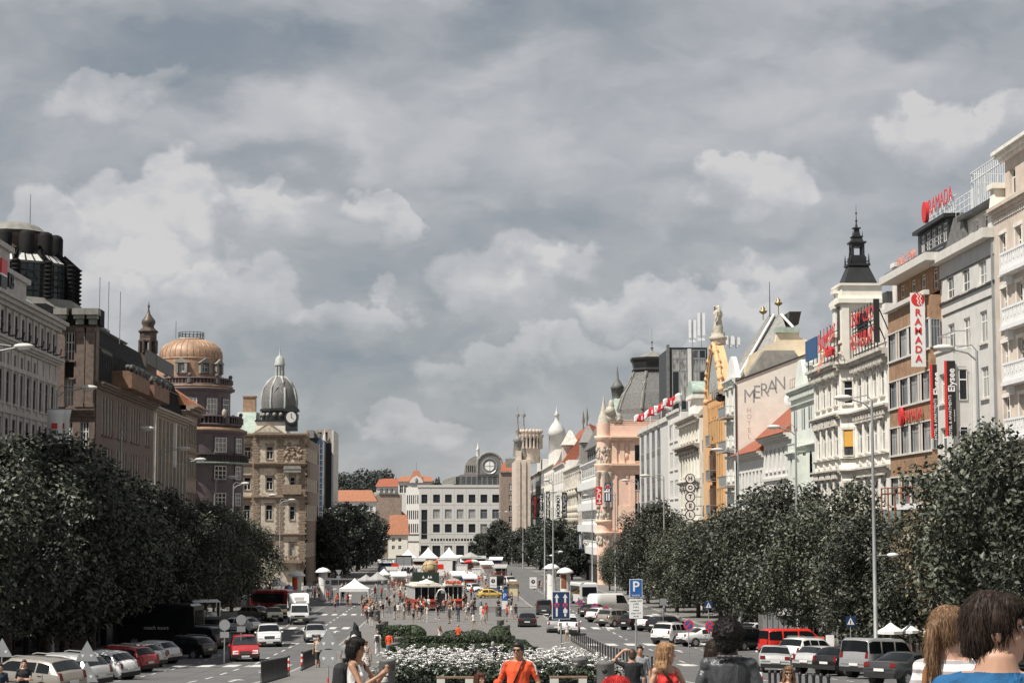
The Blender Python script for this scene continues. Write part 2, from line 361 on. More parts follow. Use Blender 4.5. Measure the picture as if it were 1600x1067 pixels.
 def railing(s,u0,u1,z0,z1,y,m='dark_frame',n=None,t=.04,name='balcony_railing',sides=0.):
  mb=MB();n=n or max(2,int((u1-u0)/.25))
  mb.box(u0,u1,y-t,y+t,z1-.06,z1);mb.box(u0,u1,y-t*.8,y+t*.8,z0,z0+.05)
  for i in range(n+1):
   u=u0+.02+(u1-u0-.04)*i/n;mb.box(u-t/2,u+t/2,y-t/2,y+t/2,z0+.05,z1-.06)
  if sides:
   for u in(u0,u1):mb.box(u-t,u+t,y+t,y+sides,z1-.06,z1);mb.box(u-t,u+t,y+t,y+sides,z0,z0+.05)
  return s.part(mb,name,m)
 def baluster(s,u0,u1,z0,z1,y,m='stone_trim',step=.35,name='balustrade'):
  mb=MB();mb.box(u0,u1,y-.14,y+.14,z1-.16,z1);mb.box(u0,u1,y-.14,y+.14,z0,z0+.14);u=u0+step/2
  while u<u1:mb.box(u-step*.24,u+step*.24,y-.08,y+.08,z0+.142,z1-.162);u+=step
  return s.part(mb,name,m)
def lin(a,b,n):return[a+(b-a)*(i+.5)/n for i in range(n)]
def text_mesh(txt,size,depth,m,name='lettering',bold=0.,spacing=1.,vertical=False,align='CENTER',shear=0.,sx=1.):
 cu=bpy.data.curves.new('t','FONT');cu.body='\n'.join(txt)if vertical else txt;cu.size=size;cu.extrude=depth;cu.align_x=align;cu.align_y='CENTER'
 cu.space_character=spacing;cu.offset=bold;cu.shear=shear;cu.resolution_u=3
 if vertical:cu.space_line=spacing
 o=bpy.data.objects.new('t',cu);COL.objects.link(o)
 dg=bpy.context.evaluated_depsgraph_get();me=bpy.data.meshes.new_from_object(o.evaluated_get(dg));me.name=name
 bpy.data.objects.remove(o);bpy.data.curves.remove(cu)
 me.transform(Matrix.Rotation(R(90),4,'X')@Matrix.Diagonal((sx,1,1,1)))
 me.materials.clear();me.materials.append(m)
 return me
def rot(z,loc=(0,0,0),zrot2=None):return Matrix.Translation(loc)@Matrix.Rotation(R(z),4,'Z')
# ---------------------------------------------------------------- ground, roads and pavements
def ys_range(y0,y1):
 st=[y0]
 while st[-1]<y1-1e-6:
  y=st[-1];st.append(min(y1,y+(3 if y<140 else 8 if y<420 else 40 if y<1000 else 400)))
 return st
def sheet(name,x0,x1,y0,y1,dz,m,skirt=0.,kind='structure',label=None,fx=None):
 mb=MB();ys=ys_range(y0,y1);vs=[]
 for y in ys:vs+=[(x0,y,gz(y)+dz),(x1,y,gz(y)+dz)]
 mb.add(vs,[(2*i,2*i+1,2*i+3,2*i+2)for i in range(len(ys)-1)])
 if skirt:
  for k,x in((0,x0),(1,x1)):
   w=[]
   for y in ys:w+=[(x,y,gz(y)+dz),(x,y,gz(y)+dz-skirt)]
   mb.add(w,[(2*i,2*i+1,2*i+3,2*i+2)if k==0 else(2*i+2,2*i+3,2*i+1,2*i)for i in range(len(ys)-1)])
  for y,q in((ys[0],1),(ys[-1],-1)):mb.quad((x0,y,gz(y)+dz),(x1,y,gz(y)+dz),(x1,y,gz(y)+dz-skirt),(x0,y,gz(y)+dz-skirt))
 return tag(mb.build(name,m),kind=kind)
dm('ground_stone',(.17,.165,.16),.9,var=.15);dm('setts_plain',(.36,.34,.31),.85,var=.14,scale=.8,fine=.4,bump=.2);dm('kerb_stone',(.33,.32,.30),.85,var=.12,fine=.3)
def asphaltmat():
 m=bpy.data.materials.new('asphalt');m.use_nodes=True;b=m.node_tree.nodes['Principled BSDF'];h=NB(m.node_tree);P=h.n('ShaderNodeNewGeometry').outputs['Position']
 out=h.mix(h.smooth(h.noise(P,.3,6,.65).outputs[0],.3,.7),(.108,.108,.109,1),(.148,.147,.146,1))
 t=h.n('ShaderNodeTexBrick');h.link(P,t.inputs['Vector']);t.inputs['Scale'].default_value=.16;t.inputs['Mortar Size'].default_value=.004;t.offset=.37;t.inputs['Color1'].default_value=(1,1,1,1);t.inputs['Color2'].default_value=(.72,.72,.73,1);t.inputs['Mortar'].default_value=(.3,.3,.3,1);out=h.mix(.55,out,t.outputs[0],'MULTIPLY')
 tr=h.noise(h.vm('MULTIPLY',P,(1.3,.035,1)),1.0,5,.6).outputs[0];out=h.mix(h.math('MULTIPLY',h.smooth(tr,.5,.7),.45),out,(.075,.074,.073,1))
 sp=h.smooth(h.noise(P,1.6,6,.75).outputs[0],.64,.74);out=h.mix(h.math('MULTIPLY',sp,.6),out,(.045,.044,.043,1));out=h.mix(h.math('MULTIPLY',h.smooth(h.noise(P,26,3,.6).outputs[0],.4,.75),.3),out,(.19,.188,.185,1))
 h.link(out,b.inputs['Base Color']);b.inputs['Roughness'].default_value=.88;M['asphalt']=m
asphaltmat()
def settsmat():
 m=bpy.data.materials.new('setts');m.use_nodes=True;b=m.node_tree.nodes['Principled BSDF'];h=NB(m.node_tree);P=h.n('ShaderNodeNewGeometry').outputs['Position']
 def brick(sc,mort):
  t=h.n('ShaderNodeTexBrick');h.link(P,t.inputs['Vector']);t.inputs['Scale'].default_value=sc;t.inputs['Mortar Size'].default_value=mort;t.inputs['Color1'].default_value=(.19,.183,.175,1);t.inputs['Color2'].default_value=(.25,.24,.228,1);t.inputs['Mortar'].default_value=(.10,.097,.092,1);return t.outputs[0]
 f=h.smooth(h.noise(P,.55,6,.65).outputs[0],.35,.7);out=h.mix(h.math('MULTIPLY',f,.45),brick(2.6,.03),(.12,.115,.11,1));s=h.smooth(h.noise(h.vm('MULTIPLY',P,(1,.35,1)),1.8,6,.7).outputs[0],.62,.75);out=h.mix(h.math('MULTIPLY',s,.55),out,(.08,.075,.07,1))
 h.link(out,b.inputs['Base Color']);b.inputs['Roughness'].default_value=.85;M['setts']=m
settsmat()
def markmat():
 m=bpy.data.materials.new('road_paint');m.use_nodes=True;b=m.node_tree.nodes['Principled BSDF'];h=NB(m.node_tree)
 P=h.n('ShaderNodeNewGeometry').outputs['Position']
 f=h.smooth(h.noise(P,3.5,6,.7).outputs[0],.52,.72)
 h.link(h.mix(f,(.60,.59,.57,1),(.25,.245,.24,1)),b.inputs['Base Color']);b.inputs['Roughness'].default_value=.75;M['road_paint']=m
markmat()
sheet('ground',-700,700,-60,5200,-.02,M['ground_stone'])
sheet('road_left',-24,-8.4,40,372,.0,M['asphalt']);sheet('road_right',10.6,25.5,30,372,.0,M['asphalt'])
sheet('crossing',-70,70,372,420,.0,M['asphalt']);sheet('cross_street',-8.4,10.6,226,246,.0,M['asphalt'])
sheet('pavement_left',-34,-24,30,330,.13,M['setts'],.2);sheet('pavement_right',25.5,34,30,372,.13,M['setts'],.2)
sheet('median_pavement',-8.4,10.6,3,226,.13,M['setts'],.2);sheet('median_pavement_far',-8.4,10.6,246,372,.13,M['setts'],.2)
sheet('far_road_left',-20,-9,420,700,.0,M['asphalt']);sheet('far_road_right',10,22,420,700,.0,M['asphalt'])
sheet('far_median',-9,10,420,720,.12,M['setts'],.2)
for x0,x1,y0,y1 in((-8.62,-8.42,30,226),(10.62,10.82,30,226),(-24.2,-24.02,30,330),(25.3,25.48,30,372),(-8.62,-8.42,246,372),(10.62,10.82,246,372)):
 sheet('kerb',x0,x1,y0,y1,.128,M['kerb_stone'],.2)
def zebra(name,y,d,x0,x1,n,fill=.52):
 mb=MB();w=(x1-x0)/n
 for i in range(n):
  a=x0+i*w;mb.quad((a,y,gz(y)+.005),(a+w*fill,y,gz(y)+.005),(a+w*fill,y+d,gz(y+d)+.005),(a,y+d,gz(y+d)+.005))
 tag(mb.build(name,M['road_paint']),kind='structure')
zebra('zebra_crossing',117.5,4.2,-21.5,-8.9,8);zebra('zebra_crossing',158,4.2,-20.5,-8.9,9);zebra('zebra_crossing',186,4.5,-20.5,-8.9,9);zebra('zebra_crossing',222,4,-20,-8.9,10);zebra('zebra_crossing',336,4,-20,-8.9,10)
zebra('zebra_crossing',153,4.5,11.2,25,9);zebra('zebra_crossing',185,4.5,11.2,25,10);zebra('zebra_crossing',117,4.2,11.2,25,9);zebra('zebra_crossing',221,4,11.2,25,10)
def dashes(name,x,y0,y1,on,off,w=.14,x1=None):
 mb=MB();y=y0
 while y<y1:
  e=min(y+on,y1);xa=x if x1 is None else x+(x1-x)*(y-y0)/(y1-y0);xb=xa if x1 is None else x+(x1-x)*(e-y0)/(y1-y0)
  mb.quad((xa-w/2,y,gz(y)+.005),(xa+w/2,y,gz(y)+.005),(xb+w/2,e,gz(e)+.005),(xb-w/2,e,gz(e)+.005));y=e+off
 tag(mb.build(name,M['road_paint']),kind='structure')
dashes('lane_line',-12.2,60,330,3,3.4);dashes('lane_line',-16.0,60,330,1.6,2.2,.12);dashes('lane_line',15.2,60,330,3,3.4);dashes('lane_line',19,60,220,1.6,2.2,.12)
def arrow(x,y):
 z=lambda q:gz(q)+.005
 mb=MB().quad((x-.09,y,z(y)),(x+.09,y,z(y)),(x+.09,y+3,z(y+3)),(x-.09,y+3,z(y+3)))
 mb.add([(x-.45,y+3,z(y+3)),(x+.45,y+3,z(y+3)),(x,y+4.6,z(y+4.6))],[(0,1,2)])
 tag(mb.build('lane_arrow',M['road_paint']),kind='structure')
for x,y in((-10.4,108),(-10.4,178),(-14,178),(-10.4,93),(17,140)):arrow(x,y)
# ================================================================ RIGHT SIDE OF THE SQUARE
XR=31.0
def rgt(name,label,cat,pl,pr,X=XR,py=640,zb=None):
 "building on the right side between pixel columns pl (far end) and pr (near end)"
 ya=onX(pl,py,X).y;yb=onX(pr,py,X).y;O=Vector((X,ya,gz(ya)if zb is None else zb))
 b=Bld(name,label,cat,O,-90);b.W=ya-yb;b.ya=ya;b.X=X
 b.u=lambda px,py=640:ya-onX(px,py,X).y
 b.z=lambda px,py:onX(px,py,X).z
 b.g=b.z0
 return b
 # --- beige stone block with pierced balconies (nearest, cut by the frame)
b=rgt('apartment_building','beige stone apartment block with white pierced balconies at the right end','building',1560,1700)
dy=[b.u(1573.5)+i*2.95 for i in range(4)]
b.face(0,b.W,b.g,17.1,[(z,2.25,dy,1.15,'c2')for z in(13.95,10.9,7.85,4.8,1.75,-1.3)],'beige_stone',depth=14,sur='plain',sill='white_plaster',shop=1)
b.cornice(0,b.W,17.85,.6,.4,'beige_stone',ext=.2);mb=MB()
for i in range(40):mb.box(.2+i*.35,.36+i*.35,-.07,-.002,17.0,17.22)
b.part(mb,'frieze_moulding','white_plaster')
b.face(1.2,b.W,17.86,20.4,[(18.3,1.5,[2.6+2.95*i for i in range(4)],1.1,'c2')],'beige_stone',y=.35,depth=12);b.cornice(.8,b.W,21.0,.6,.6,'white_plaster',y=.35,ext=.5)
b.part(MB().frus(.1,1.1,-.3,.7,17.86,.2,.9,-.2,.5,18.9).box(.05,1.18,-.4,.8,18.9,19.2),'corner_pier','cream')
for z in(13.95,10.9,7.85,4.8,1.75):
 t=MB();u0,u1,yy=b.ya-onX(1567,600,30.5).y,12.,-.5
 t.box(u0,u1,yy-.08,-.003,z-.26,z-.02);t.box(u0+.2,u0+.6,yy+.12,-.003,z-.75,z-.262);t.box(u0+4,u0+4.4,yy+.12,-.003,z-.75,z-.262)
 t.box(u0,u1,yy,yy+.14,z-.018,z+.16);t.box(u0,u1,yy,yy+.14,z+.86,z+1.0);t.box(u0,u0+.14,yy+.142,-.003,z-.018,z+.16);t.box(u0,u0+.14,yy+.142,-.003,z+.86,z+1.0)
 n=int((u1-u0)/.36)
 for i in range(n+1):
  u=u0+.05+i*.36;t.box(u,u+.15,yy+.02,yy+.12,z+.162,z+.858)
  if i%2==0:t.box(u+.152,u+.36,yy+.03,yy+.11,z+.42,z+.6)
 for k in range(3):t.box(u0+.02,u0+.12,yy+.18+k*.12,yy+.22+k*.12,z+.162,z+.858)
 b.part(t,'balcony','white_paint')
 # --- grey plaster hotel with oriel
b=rgt('grey_hotel','smooth grey plaster hotel with dark penthouse roof and white rooftop cage','building',1473,1559)
us=[b.u(1489),b.u(1513.5),b.u(1540)]
b.face(0,b.W,b.g,16.3,[(13.92,1.42,us,1.65,'tall'),(10.5,1.85,us,1.5,'c2'),(7.3,1.8,us[2:],1.5,'c2'),(4.05,1.8,us[2:],1.5,'c2'),(.8,1.8,us[2:],1.5,'c2'),(7.3,1.8,us[:1],1.3,'c2')],'light_grey',depth=14,rec=.13,shop=1)
b.band(-.02,b.W,15.3,15.36,.05,'dark_frame',name='shadow_line');b.band(0,b.W,13.72,13.86,.12,'dark_frame');b.band(.6,b.W-.5,12.98,13.06,.06,'dark_frame');b.bx('frieze_panel','grey_plaster',.05,b.W-.05,-.04,-.003,15.37,16.28)
b.part(MB().box(-.3,b.W+.05,-.6,1.2,16.3,16.85),'eaves','warm_grey')
b.bx('downpipe','galv',b.W-.2,b.W-.06,-.14,-.01,b.g,16.3)
b.face(4.6,b.W-.1,16.86,18.4,[(17.0,1.2,[6.6,8.6,10.5],1.15,'tall')],'light_grey',y=.5,depth=6,name='penthouse_wall');b.part(MB().box(4.3,b.W+.1,.0,7,18.41,18.65),'roof','dark_roof')
b.part(MB().prism([(-.1,16.86),(5.2,16.86),(4.7,18.9),(2.6,18.9)],'y',.25,5),'mansard_roof','slate')
# oriel with its own roof terrace
OU=b.ya-116.5;b.at(OU,-1.1)
b.face(0,4.0,b.g,10.4,[(7.3,1.8,[1.5],1.6,'c2'),(4.05,1.8,[1.5],1.6,'c2')],'light_grey',depth=1.09,name='oriel_wall');b.band(-.1,4.1,10.4,10.55,.1,'warm_grey',name='oriel_coping');b.railing(0,4,10.56,11.5,.15,'steel',n=4,t=.03,name='terrace_railing',sides=.9)
b.at(OU+4.0,-1.1,90)
mb=MB()
for z in(7.35,3.95):b.win(.55,z,.5,1.85,'c1',-.03,gm=GLD)
b.at()
# white cage railing on the roof
mb=MB();A=[onX(p,300,32.2)for p in(1517,1600)]
ua,ub=b.ya-A[0].y,b.ya-A[1].y
for i in range(25):
 u=ua+(ub-ua)*i/24;mb.box(u-.025,u+.025,1.18,1.22,18.66,21.6 if i>1 else 20.6)
for z in(18.9,21.0,21.55):mb.box(ua,ub,1.17,1.23,z,z+.05)
for i in range(9):mb.box(ua+.02,ua+.06,1.24+i*.4,1.28+i*.4,18.66,21.6)
for z in(21.0,21.55):mb.box(ua+.01,ua+.07,1.24,4.8,z,z+.05)
for k,z in enumerate((19.3,19.7,20.1,20.5)):mb.box(ua-3.6,ua-.06,1.18,1.22,z,z+.05)
for k in range(4):mb.box(ua-3.6+k,ua-3.56+k,1.19,1.21,18.6,20.5)
b.part(mb,'rooftop_railing','white_paint')
GREY=b
# --- brown stone hotel with ribbon windows
b=rgt('brown_hotel','brown stone hotel with ribbon windows, black dormer and red roof letters','building',1390,1455.5,X=30.25)
n=4;us=[b.u(1396.3),b.u(1413.5),b.u(1429),b.u(1447.5)];zz=[(11.12,12.92),(7.9,9.65),(4.72,6.5),(1.32,3.16),(-2,-.2),(-5.5,-3.4)]
b.face(0,b.W,b.g,14.45,[(a,c-a,us,2.2,'strip','grey_frame',GLL)for a,c in zz],'brown_stone',depth=10,rec=.14,sill=None,shop=1)
t=MB()
for a,c in zz:
 t.box(-.02,b.W+.02,-.12,-.003,a-.14,a-.01);t.box(-.02,b.W+.02,-.06,-.003,c+.01,c+.1)
 e=[0]+us+[b.W]
 for u in us:t.box(u-1.36,u-1.1,-.04,.1,a,c);t.box(u+1.1,u+1.36,-.04,.1,a,c)
b.part(t,'window_bands','warm_grey')
b.band(-.1,b.W+.05,14.46,14.75,.35,'warm_grey',name='cornice')
b.face(-.3,b.W,14.76,16.5,[(14.95,1.35,us,1.2,'tall')],'brown_stone',y=.75,depth=8,rec=.12,sill=None,name='attic_wall');b.part(MB().box(-.5,b.W+1.0,-.45,2.2,16.5,17.0),'eaves','warm_grey')
b.bx('roof_deck','dark_roof',-.4,b.W,-.1,8,17.0,17.25)
mb=MB()
for k in range(4):mb.box(b.W-4.5,b.W-.4,1.0,1.05,17.5+k*.28,17.56+k*.28)
b.part(mb,'louvre_screen','steel')
for u in(b.W-3.8,b.W-1.2):pass
# near return wall of the projecting bay
b.at(b.W,0,90)
b.face(0,.75,b.g,14.4,[],'brown_stone',y=-.004,sill=None,name='return_wall')
for a,c in zz:b.win(.33,a,.6,c-a,'strip',-.09,'grey_frame',GLL)
b.at()
# dormer
d0=onX(1434.5,385,32.2);d1=onX(1482,360,32.2);ua,ub=b.ya-d0.y,b.ya-d1.y;yo=32.2-30.25
b.at(ua,yo);w=ub-ua
b.face(0,w,17.25,19.75,[(18.3,1.25,lin(.55,w-.2,5),1.05,'c2')],'black_metal',depth=4.5,rec=.1,sill=None,name='dormer_wall');b.part(MB().prism([(-.35,19.76),(4.8,19.76),(4.8,20.1),(-.35,20.0)],'x',-.2,w+.2),'dormer_roof','black_metal')
b.at()
BROWN=b
def sign_letters(b,txt,px0,px1,X,z0,h,m,name='roof_lettering',label='',depth=.12,gmode=True,**kw):
 "row of letters standing along the street between two pixel columns"
 ya=onX(px0,400,X).y;yb=onX(px1,400,X).y;me=text_mesh(txt,h*1.38,depth,M[m],name,**kw)
 xs=[v.co.x for v in me.vertices];zs=[v.co.z for v in me.vertices];k=(ya-yb)/(max(xs)-min(xs))
 me.transform(Matrix.Translation((0,0,0))@Matrix.Diagonal((k,1,h/(max(zs)-min(zs)),1))@Matrix.Translation((-min(xs),0,-min(zs))))
 return me,Vector((X,ya,z0))
def vert_sign(name,label,cat,px0,px1,pyt,pyb,Y,txt,bg,fg,size,group=None,thick=.14,sp=1.,deco=None,bold=0.,edge=None,rotated=False,X=None):
 "board hung square to the facade, facing up the square"
 A,B_=onY(px0,pyt,Y),onY(px1,pyb,Y);w,h=B_.x-A.x,A.z-B_.z;cx=(A.x+B_.x)/2
 r=empty(name,(cx,Y,B_.z),0,label,cat,group)
 p=MB().box(-w/2,w/2,0,thick,0,h);p.build('panel',M[bg],r)
 if edge:MB().box(-w/2-.12,-w/2-.003,-.01,thick,0,h).build('edge_strip',M[edge],r)
 br=MB()
 for z in(h*.08,h*.92):br.box(w/2,w/2+.7,thick*.4,thick*.6,z-.03,z+.03)
 br.build('bracket',M['steel'],r)
 for t,cz,sz,col,vert in txt:
  me=text_mesh(t,sz,.012,M[col],'lettering',bold=bold,vertical=vert,spacing=sp)
  o=link('lettering',me,r);o.location=(0,-.014,cz*h)
  if rotated:o.rotation_euler=(0,-R(90),0)
 return r,w,h
 # roof letters
me,loc=sign_letters(b,'RAMADA',1452.5,1490,32.3,20.75,1.0,'red_sign',depth=.012);r=empty('roof_sign',loc,R(-90),'red hotel letters with a round red disc on the black dormer roof','sign')
link('lettering',me,r);rw=max(v.co.x for v in me.vertices)
MB().prism([(.62*math.cos(k*math.pi/12)*1.0-.95,.72*math.sin(k*math.pi/12)+.35)for k in range(24)],'y',-.1,.14).build('disc',M['red_sign'],r)
mb=MB()
for i in range(14):mb.box(-1.5+i*.55,-1.45+i*.55,.15,.2,-.75,.4)
for z in(-.6,-.15,.3):mb.box(-1.5,rw+.3,.16,.2,z,z+.05)
mb.build('scaffold',M['white_paint'],r)
me,loc=sign_letters(b,'PALÁC FÉNIX',1402,1432,30.3,17.3,.72,'coral_sign',depth=.012);r=empty('roof_sign',loc,R(-90),'coral building-name letters along the eaves of the brown hotel','sign')
link('lettering',me,r);MB().box(0,max(v.co.x for v in me.vertices),.12,.2,-.3,.02).build('rail',M['dark_frame'],r)
me,loc=sign_letters(b,'RAMADA',1407,1436,30.05,6.75,.75,'red_sign',depth=.012);r=empty('wall_sign',loc,R(-90),'red hotel letters with round disc mounted on the brown stone band','sign')
link('lettering',me,r);MB().prism([(.45*math.cos(k*math.pi/10)-.75,.62*math.sin(k*math.pi/10)+.4)for k in range(20)],'y',-.1,.1).build('disc',M['red_sign'],r)
# big white vertical sign
Y=BROWN.ya-BROWN.W+.5
r,w,h=vert_sign('hotel_sign','tall white hanging sign with red hotel name and round red emblem','sign',1422.5,1447,457.5,573,Y,[(c,.73-.125*i,.62,'red_sign',False)for i,c in enumerate('RAMADA')],'sign_white','red_sign',.6,bold=.012)
q=MB().prism([(.42*math.cos(k*math.pi/12),.42*math.sin(k*math.pi/12))for k in range(24)],'y',-.02,-.002);q.build('emblem',M['red_sign'],r).location=(0,0,h*.91)
for sx_ in(-.06,.12):
 q=MB();pts=[(-.06,.38),(.1,.2),(.0,.05),(.12,-.1),(.04,-.2),(.16,-.36)]
 for(a,c),(a2,c2)in zip(pts,pts[1:]):q.quad((a+sx_-.035,-.023,c),(a+sx_+.035,-.023,c),(a2+sx_+.035,-.023,c2),(a2+sx_-.035,-.023,c2))
 q.build('emblem_stripe',M['sign_white'],r).location=(0,0,h*.91)
for i,(p0,p1,y0,y1,Yq)in enumerate(((1456.5,1471,569.5,684.5,116.3),(1479,1495,563.5,681,112.3))):
 r,w,h=vert_sign('vertical_sign',('black hanging hotel sign with red edge, beside the white hotel sign','black hanging hotel sign with red edge, farther from the white hotel sign')[i],'sign',p0,p1,y0,y1,Yq,[],'sign_black','sign_white',.5,edge='sign_red')
 for t,cz,dx,sz in(('Elysee',.74,.02,.56),('HOTEL & APARTMENTS',.26,-.1,.24),('www.elysee.cz',.27,.14,.12)):
  me=text_mesh(t,sz,.012,M['sign_white'],'lettering',bold=.012 if sz>.3 else 0);o=link('lettering',me,r);o.location=(dx,-.014,cz*h);o.rotation_euler=(0,-R(90),0)
  # --- green netted site fence with scaffold below the brown hotel
yb_=onX(1432,800,29).y;r=empty('scaffold_screen',(28.3,yb_,gz(yb_)),R(-90),'green netted scaffold with rusty tubes in front of the brown hotel','scaffold')
net=mat('green_net',(.19,.25,.22),.9,var=.2,streak=.3);M['green_net']=net;dm('rust',(.25,.085,.04),.8,var=.3)
gz_=gz(yb_);MB().box(-6,7,0,.06,5,820-820+(.9-gz_)).build('net',net,r);mb=MB()
for i in range(8):mb.tube([(-6+i*1.85,-.1,0),(-6+i*1.85,-.1,2.4-gz_)],.05,6)
mb.tube([(-6,-.12,2.0-gz_),(3,-.12,2.0-gz_)],.06,6);mb.tube([(-6,-.12,2.35-gz_),(3,-.12,2.35-gz_)],.04,6)
mb.build('tubes',M['rust'],r);MB().box(-1,7,-.3,1.2,.95-gz_,1.3-gz_).build('canopy',M['white_paint'],r)
# --- white ornate house with the roof restaurant signs and the tower
b=rgt('ornate_white_house','white ornate house with polygonal bay, red roof signs and dark spired tower','building',1337,1391,X=31.0);n=3
b.face(0,b.W,b.g,11.8,[(9.2,1.85,lin(.3,b.W-1,4),1.3,'c2','white_frame',GLD),(5.3,1.95,lin(.3,b.W-1,4),1.3,'c2','white_frame',GLD),(1.2,2.0,lin(.3,b.W-1,4),1.3,'c2','white_frame',GLD),(-2.8,2.1,lin(.3,b.W-1,4),1.2,'c2')],'white_plaster',depth=12,rec=.13,sur='hood',shop=1)
c0=b.u(1337);cs=.97
def deco(b,u0,u1,us):
 b.cornice(u0,u1,12.45,.65,.75,'stone_trim',dent=.55);b.cornice(u0,u1,8.55,.4,.5,'stone_trim',dent=.9);b.cornice(u0,u1,5.1,.16,.25,'stone_trim');b.cornice(u0,u1,4.25,.4,.45,'stone_trim')
 t=MB()
 for u in us:
  for z in(11.25,7.75):t.box(u-.3,u+.3,-.12,-.003,z,z+.35)
  t.ball((u,-.04,4.7),.22,8,sc=(1,.5,1));t.box(u-.55,u+.55,-.06,-.002,4.45,4.95)
  for s_ in(-.85,.85):t.box(u+s_-.1,u+s_+.1,-.05,-.002,9.1,11.3);t.box(u+s_-.1,u+s_+.1,-.05,-.002,5.2,7.9)
 b.part(t,'stucco_ornament','white_plaster')
deco(b,0,b.W,lin(.3,b.W-1,4))
# chamfer and far projecting half
b.at(-.0,0);b.T=Matrix.Translation((-cs,-cs,0))@Matrix.Rotation(R(45),4,'Z');cw=cs*math.sqrt(2)
b.face(0,cw,b.g,11.8,[(9.2,1.8,[cw/2],.85,'c1'),(5.3,1.95,[cw/2],.85,'dark'),(1.2,2,[cw/2],.85,'c1')],'white_plaster',sur='plain',rec=.1);b.cornice(0,cw,12.45,.65,.7);b.cornice(0,cw,8.55,.4,.45);b.cornice(0,cw,5.1,.16,.22);b.cornice(0,cw,4.25,.4,.4)
dm('yellow_blind',(.62,.33,.06),.8,var=.06);b.bx('blind','yellow_blind',cw/2-.40,cw/2+.40,.03,.09,5.95,7.22)
fw=onX(1272,640,31-cs).y-(b.ya+cs);b.at(-cs-fw,-cs);us=lin(.5,fw-.4,4)
b.face(0,fw,b.g,11.8,[(9.2,1.85,us,1.25,'c2','white_frame',GLD),(5.3,1.95,us,1.25,'c2','white_frame',GLD),(1.2,2.0,us,1.25,'c2','white_frame',GLD),(-2.8,2.1,us,1.2,'c2')],'white_plaster',depth=12,rec=.13,sur='seg',shop=1);deco(b,0,fw,us)
b.bx('blind','yellow_blind',us[3]-.45,us[3]+.45,.16,.22,5.95,7.22)
b.baluster(0,fw,12.46,13.1,.1,'white_plaster')
# turret pier
pu=fw-3.4
b.part(MB().box(pu-.7,pu+.7,0.2,1.6,12.46,14.6).box(pu-.95,pu+.95,0,1.8,14.6,14.9).box(pu-.55,pu+.55,.3,1.4,14.9,16.9).box(pu-.7,pu+.7,.15,1.55,16.9,17.1).box(pu-.45,pu+.45,.4,1.3,17.1,18.1).box(pu-.65,pu+.65,.2,1.5,18.1,18.4),'roof_pier','white_plaster')
b.bx('pier_cap_roof','dark_roof',pu+.72,pu+1.4,.4,2.6,13.6,17.0)
b.at(0,0);b.baluster(0,b.W,12.46,13.1,.1,'white_plaster');b.part(MB().frus(-8,b.W,.5,11,12.0,-6,b.W-1,3,9,14.4),'roof','slate')
b.part(MB().box(b.W-4.6,b.W-3.6,.6,2.0,12.4,16.0),'chimney','white_plaster');b.part(MB().box(b.W-2.4,b.W-1.5,1.0,2.2,12.4,16.8),'chimney','white_plaster');b.part(MB().box(b.W-1.2,b.W-.3,.6,2.0,12.4,18.2).box(b.W-1.35,b.W-.15,.5,2.1,18.2,18.5),'chimney','white_plaster');b.bx('chimney_shaft','dark_roof',b.W-6.2,b.W-4.7,1.0,2.6,13,17.0)
# tower standing on the corner of the roof
tx,ty=onY(1340.5,500,149).x,149.;T0=b.root.matrix_basis.inverted()if False else None
b.T=Matrix.Rotation(R(90),4,'Z')@Matrix.Identity(4);lx,ly=b.ya-ty,tx-31.0;b.T=Matrix.Translation((lx,ly,0))@Matrix.Rotation(R(90),4,'Z');hw=1.62
t=MB();t.box(-hw,hw,-hw,hw,11.9,17.15)
for sx_ in(-1,1):
 for sy_ in(-1,1):t.box(sx_*1.35-.28,sx_*1.35+.28,sy_*(hw+.06)-.07,sy_*(hw+.06)+.07,12.6,17.0)
t.box(-hw-.1,hw+.1,-hw-.1,hw+.1,14.05,14.3);t.box(-hw-.28,hw+.28,-hw-.28,hw+.28,17.16,17.5);t.box(-hw-.15,hw+.15,-hw-.15,hw+.15,17.5,17.62);t.box(-hw+.05,hw-.05,-hw+.05,hw-.05,17.62,18.55);t.box(-hw-.12,hw+.12,-hw-.12,hw+.12,18.55,18.72)
b.part(t,'tower','cream');b.win(0,14.5,.85,1.9,'dark',-hw-.02,gm=GLD,name='belfry_opening')
t=MB();t.frus(-1.32,1.32,-1.32,1.32,18.73,-.98,.98,-.98,.98,21.0);t.box(-1.15,1.15,-1.15,1.15,21.0,21.25);t.box(-.82,.82,-.82,.82,21.25,22.1)
for sx_ in(-1,1):
 for sy_ in(-1,1):t.tube([(sx_*1.02,sy_*1.02,21.25),(sx_*1.02,sy_*1.02,21.9),(sx_*1.02,sy_*1.02,22.5)],[.09,.07,.015],6);t.box(sx_*.55-.12,sx_*.55+.12,sy_*.55-.12,sy_*.55+.12,22.1,23.75)
t.box(-1.05,1.05,-1.08,-1.02,21.55,21.62);t.box(-1.08,-1.02,-1.05,1.05,21.55,21.62);t.box(1.02,1.08,-1.05,1.05,21.55,21.62)
t.box(-.72,.72,-.72,.72,22.1,22.3);t.box(-.66,.66,-.66,.66,23.3,23.75);t.box(-.85,.85,-.85,.85,23.75,23.95);t.frus(-.6,.6,-.6,.6,23.95,-.42,.42,-.42,.42,24.7);t.box(-.58,.58,-.58,.58,24.5,24.62);t.frus(-.34,.34,-.34,.34,24.7,-.22,.22,-.22,.22,25.55);t.box(-.4,.4,-.4,.4,25.55,25.68)
for s_ in(-.5,.5):t.tube([(s_,-.5,24.62),(s_,-.5,25.2)],[.05,.015],5)
t.lathe([(.16,25.68),(.1,26.1),(.05,26.3),(.13,26.5),(.05,26.7),(.03,27.3),(.12,27.45),(.03,27.6),(.01,28.5)],8)
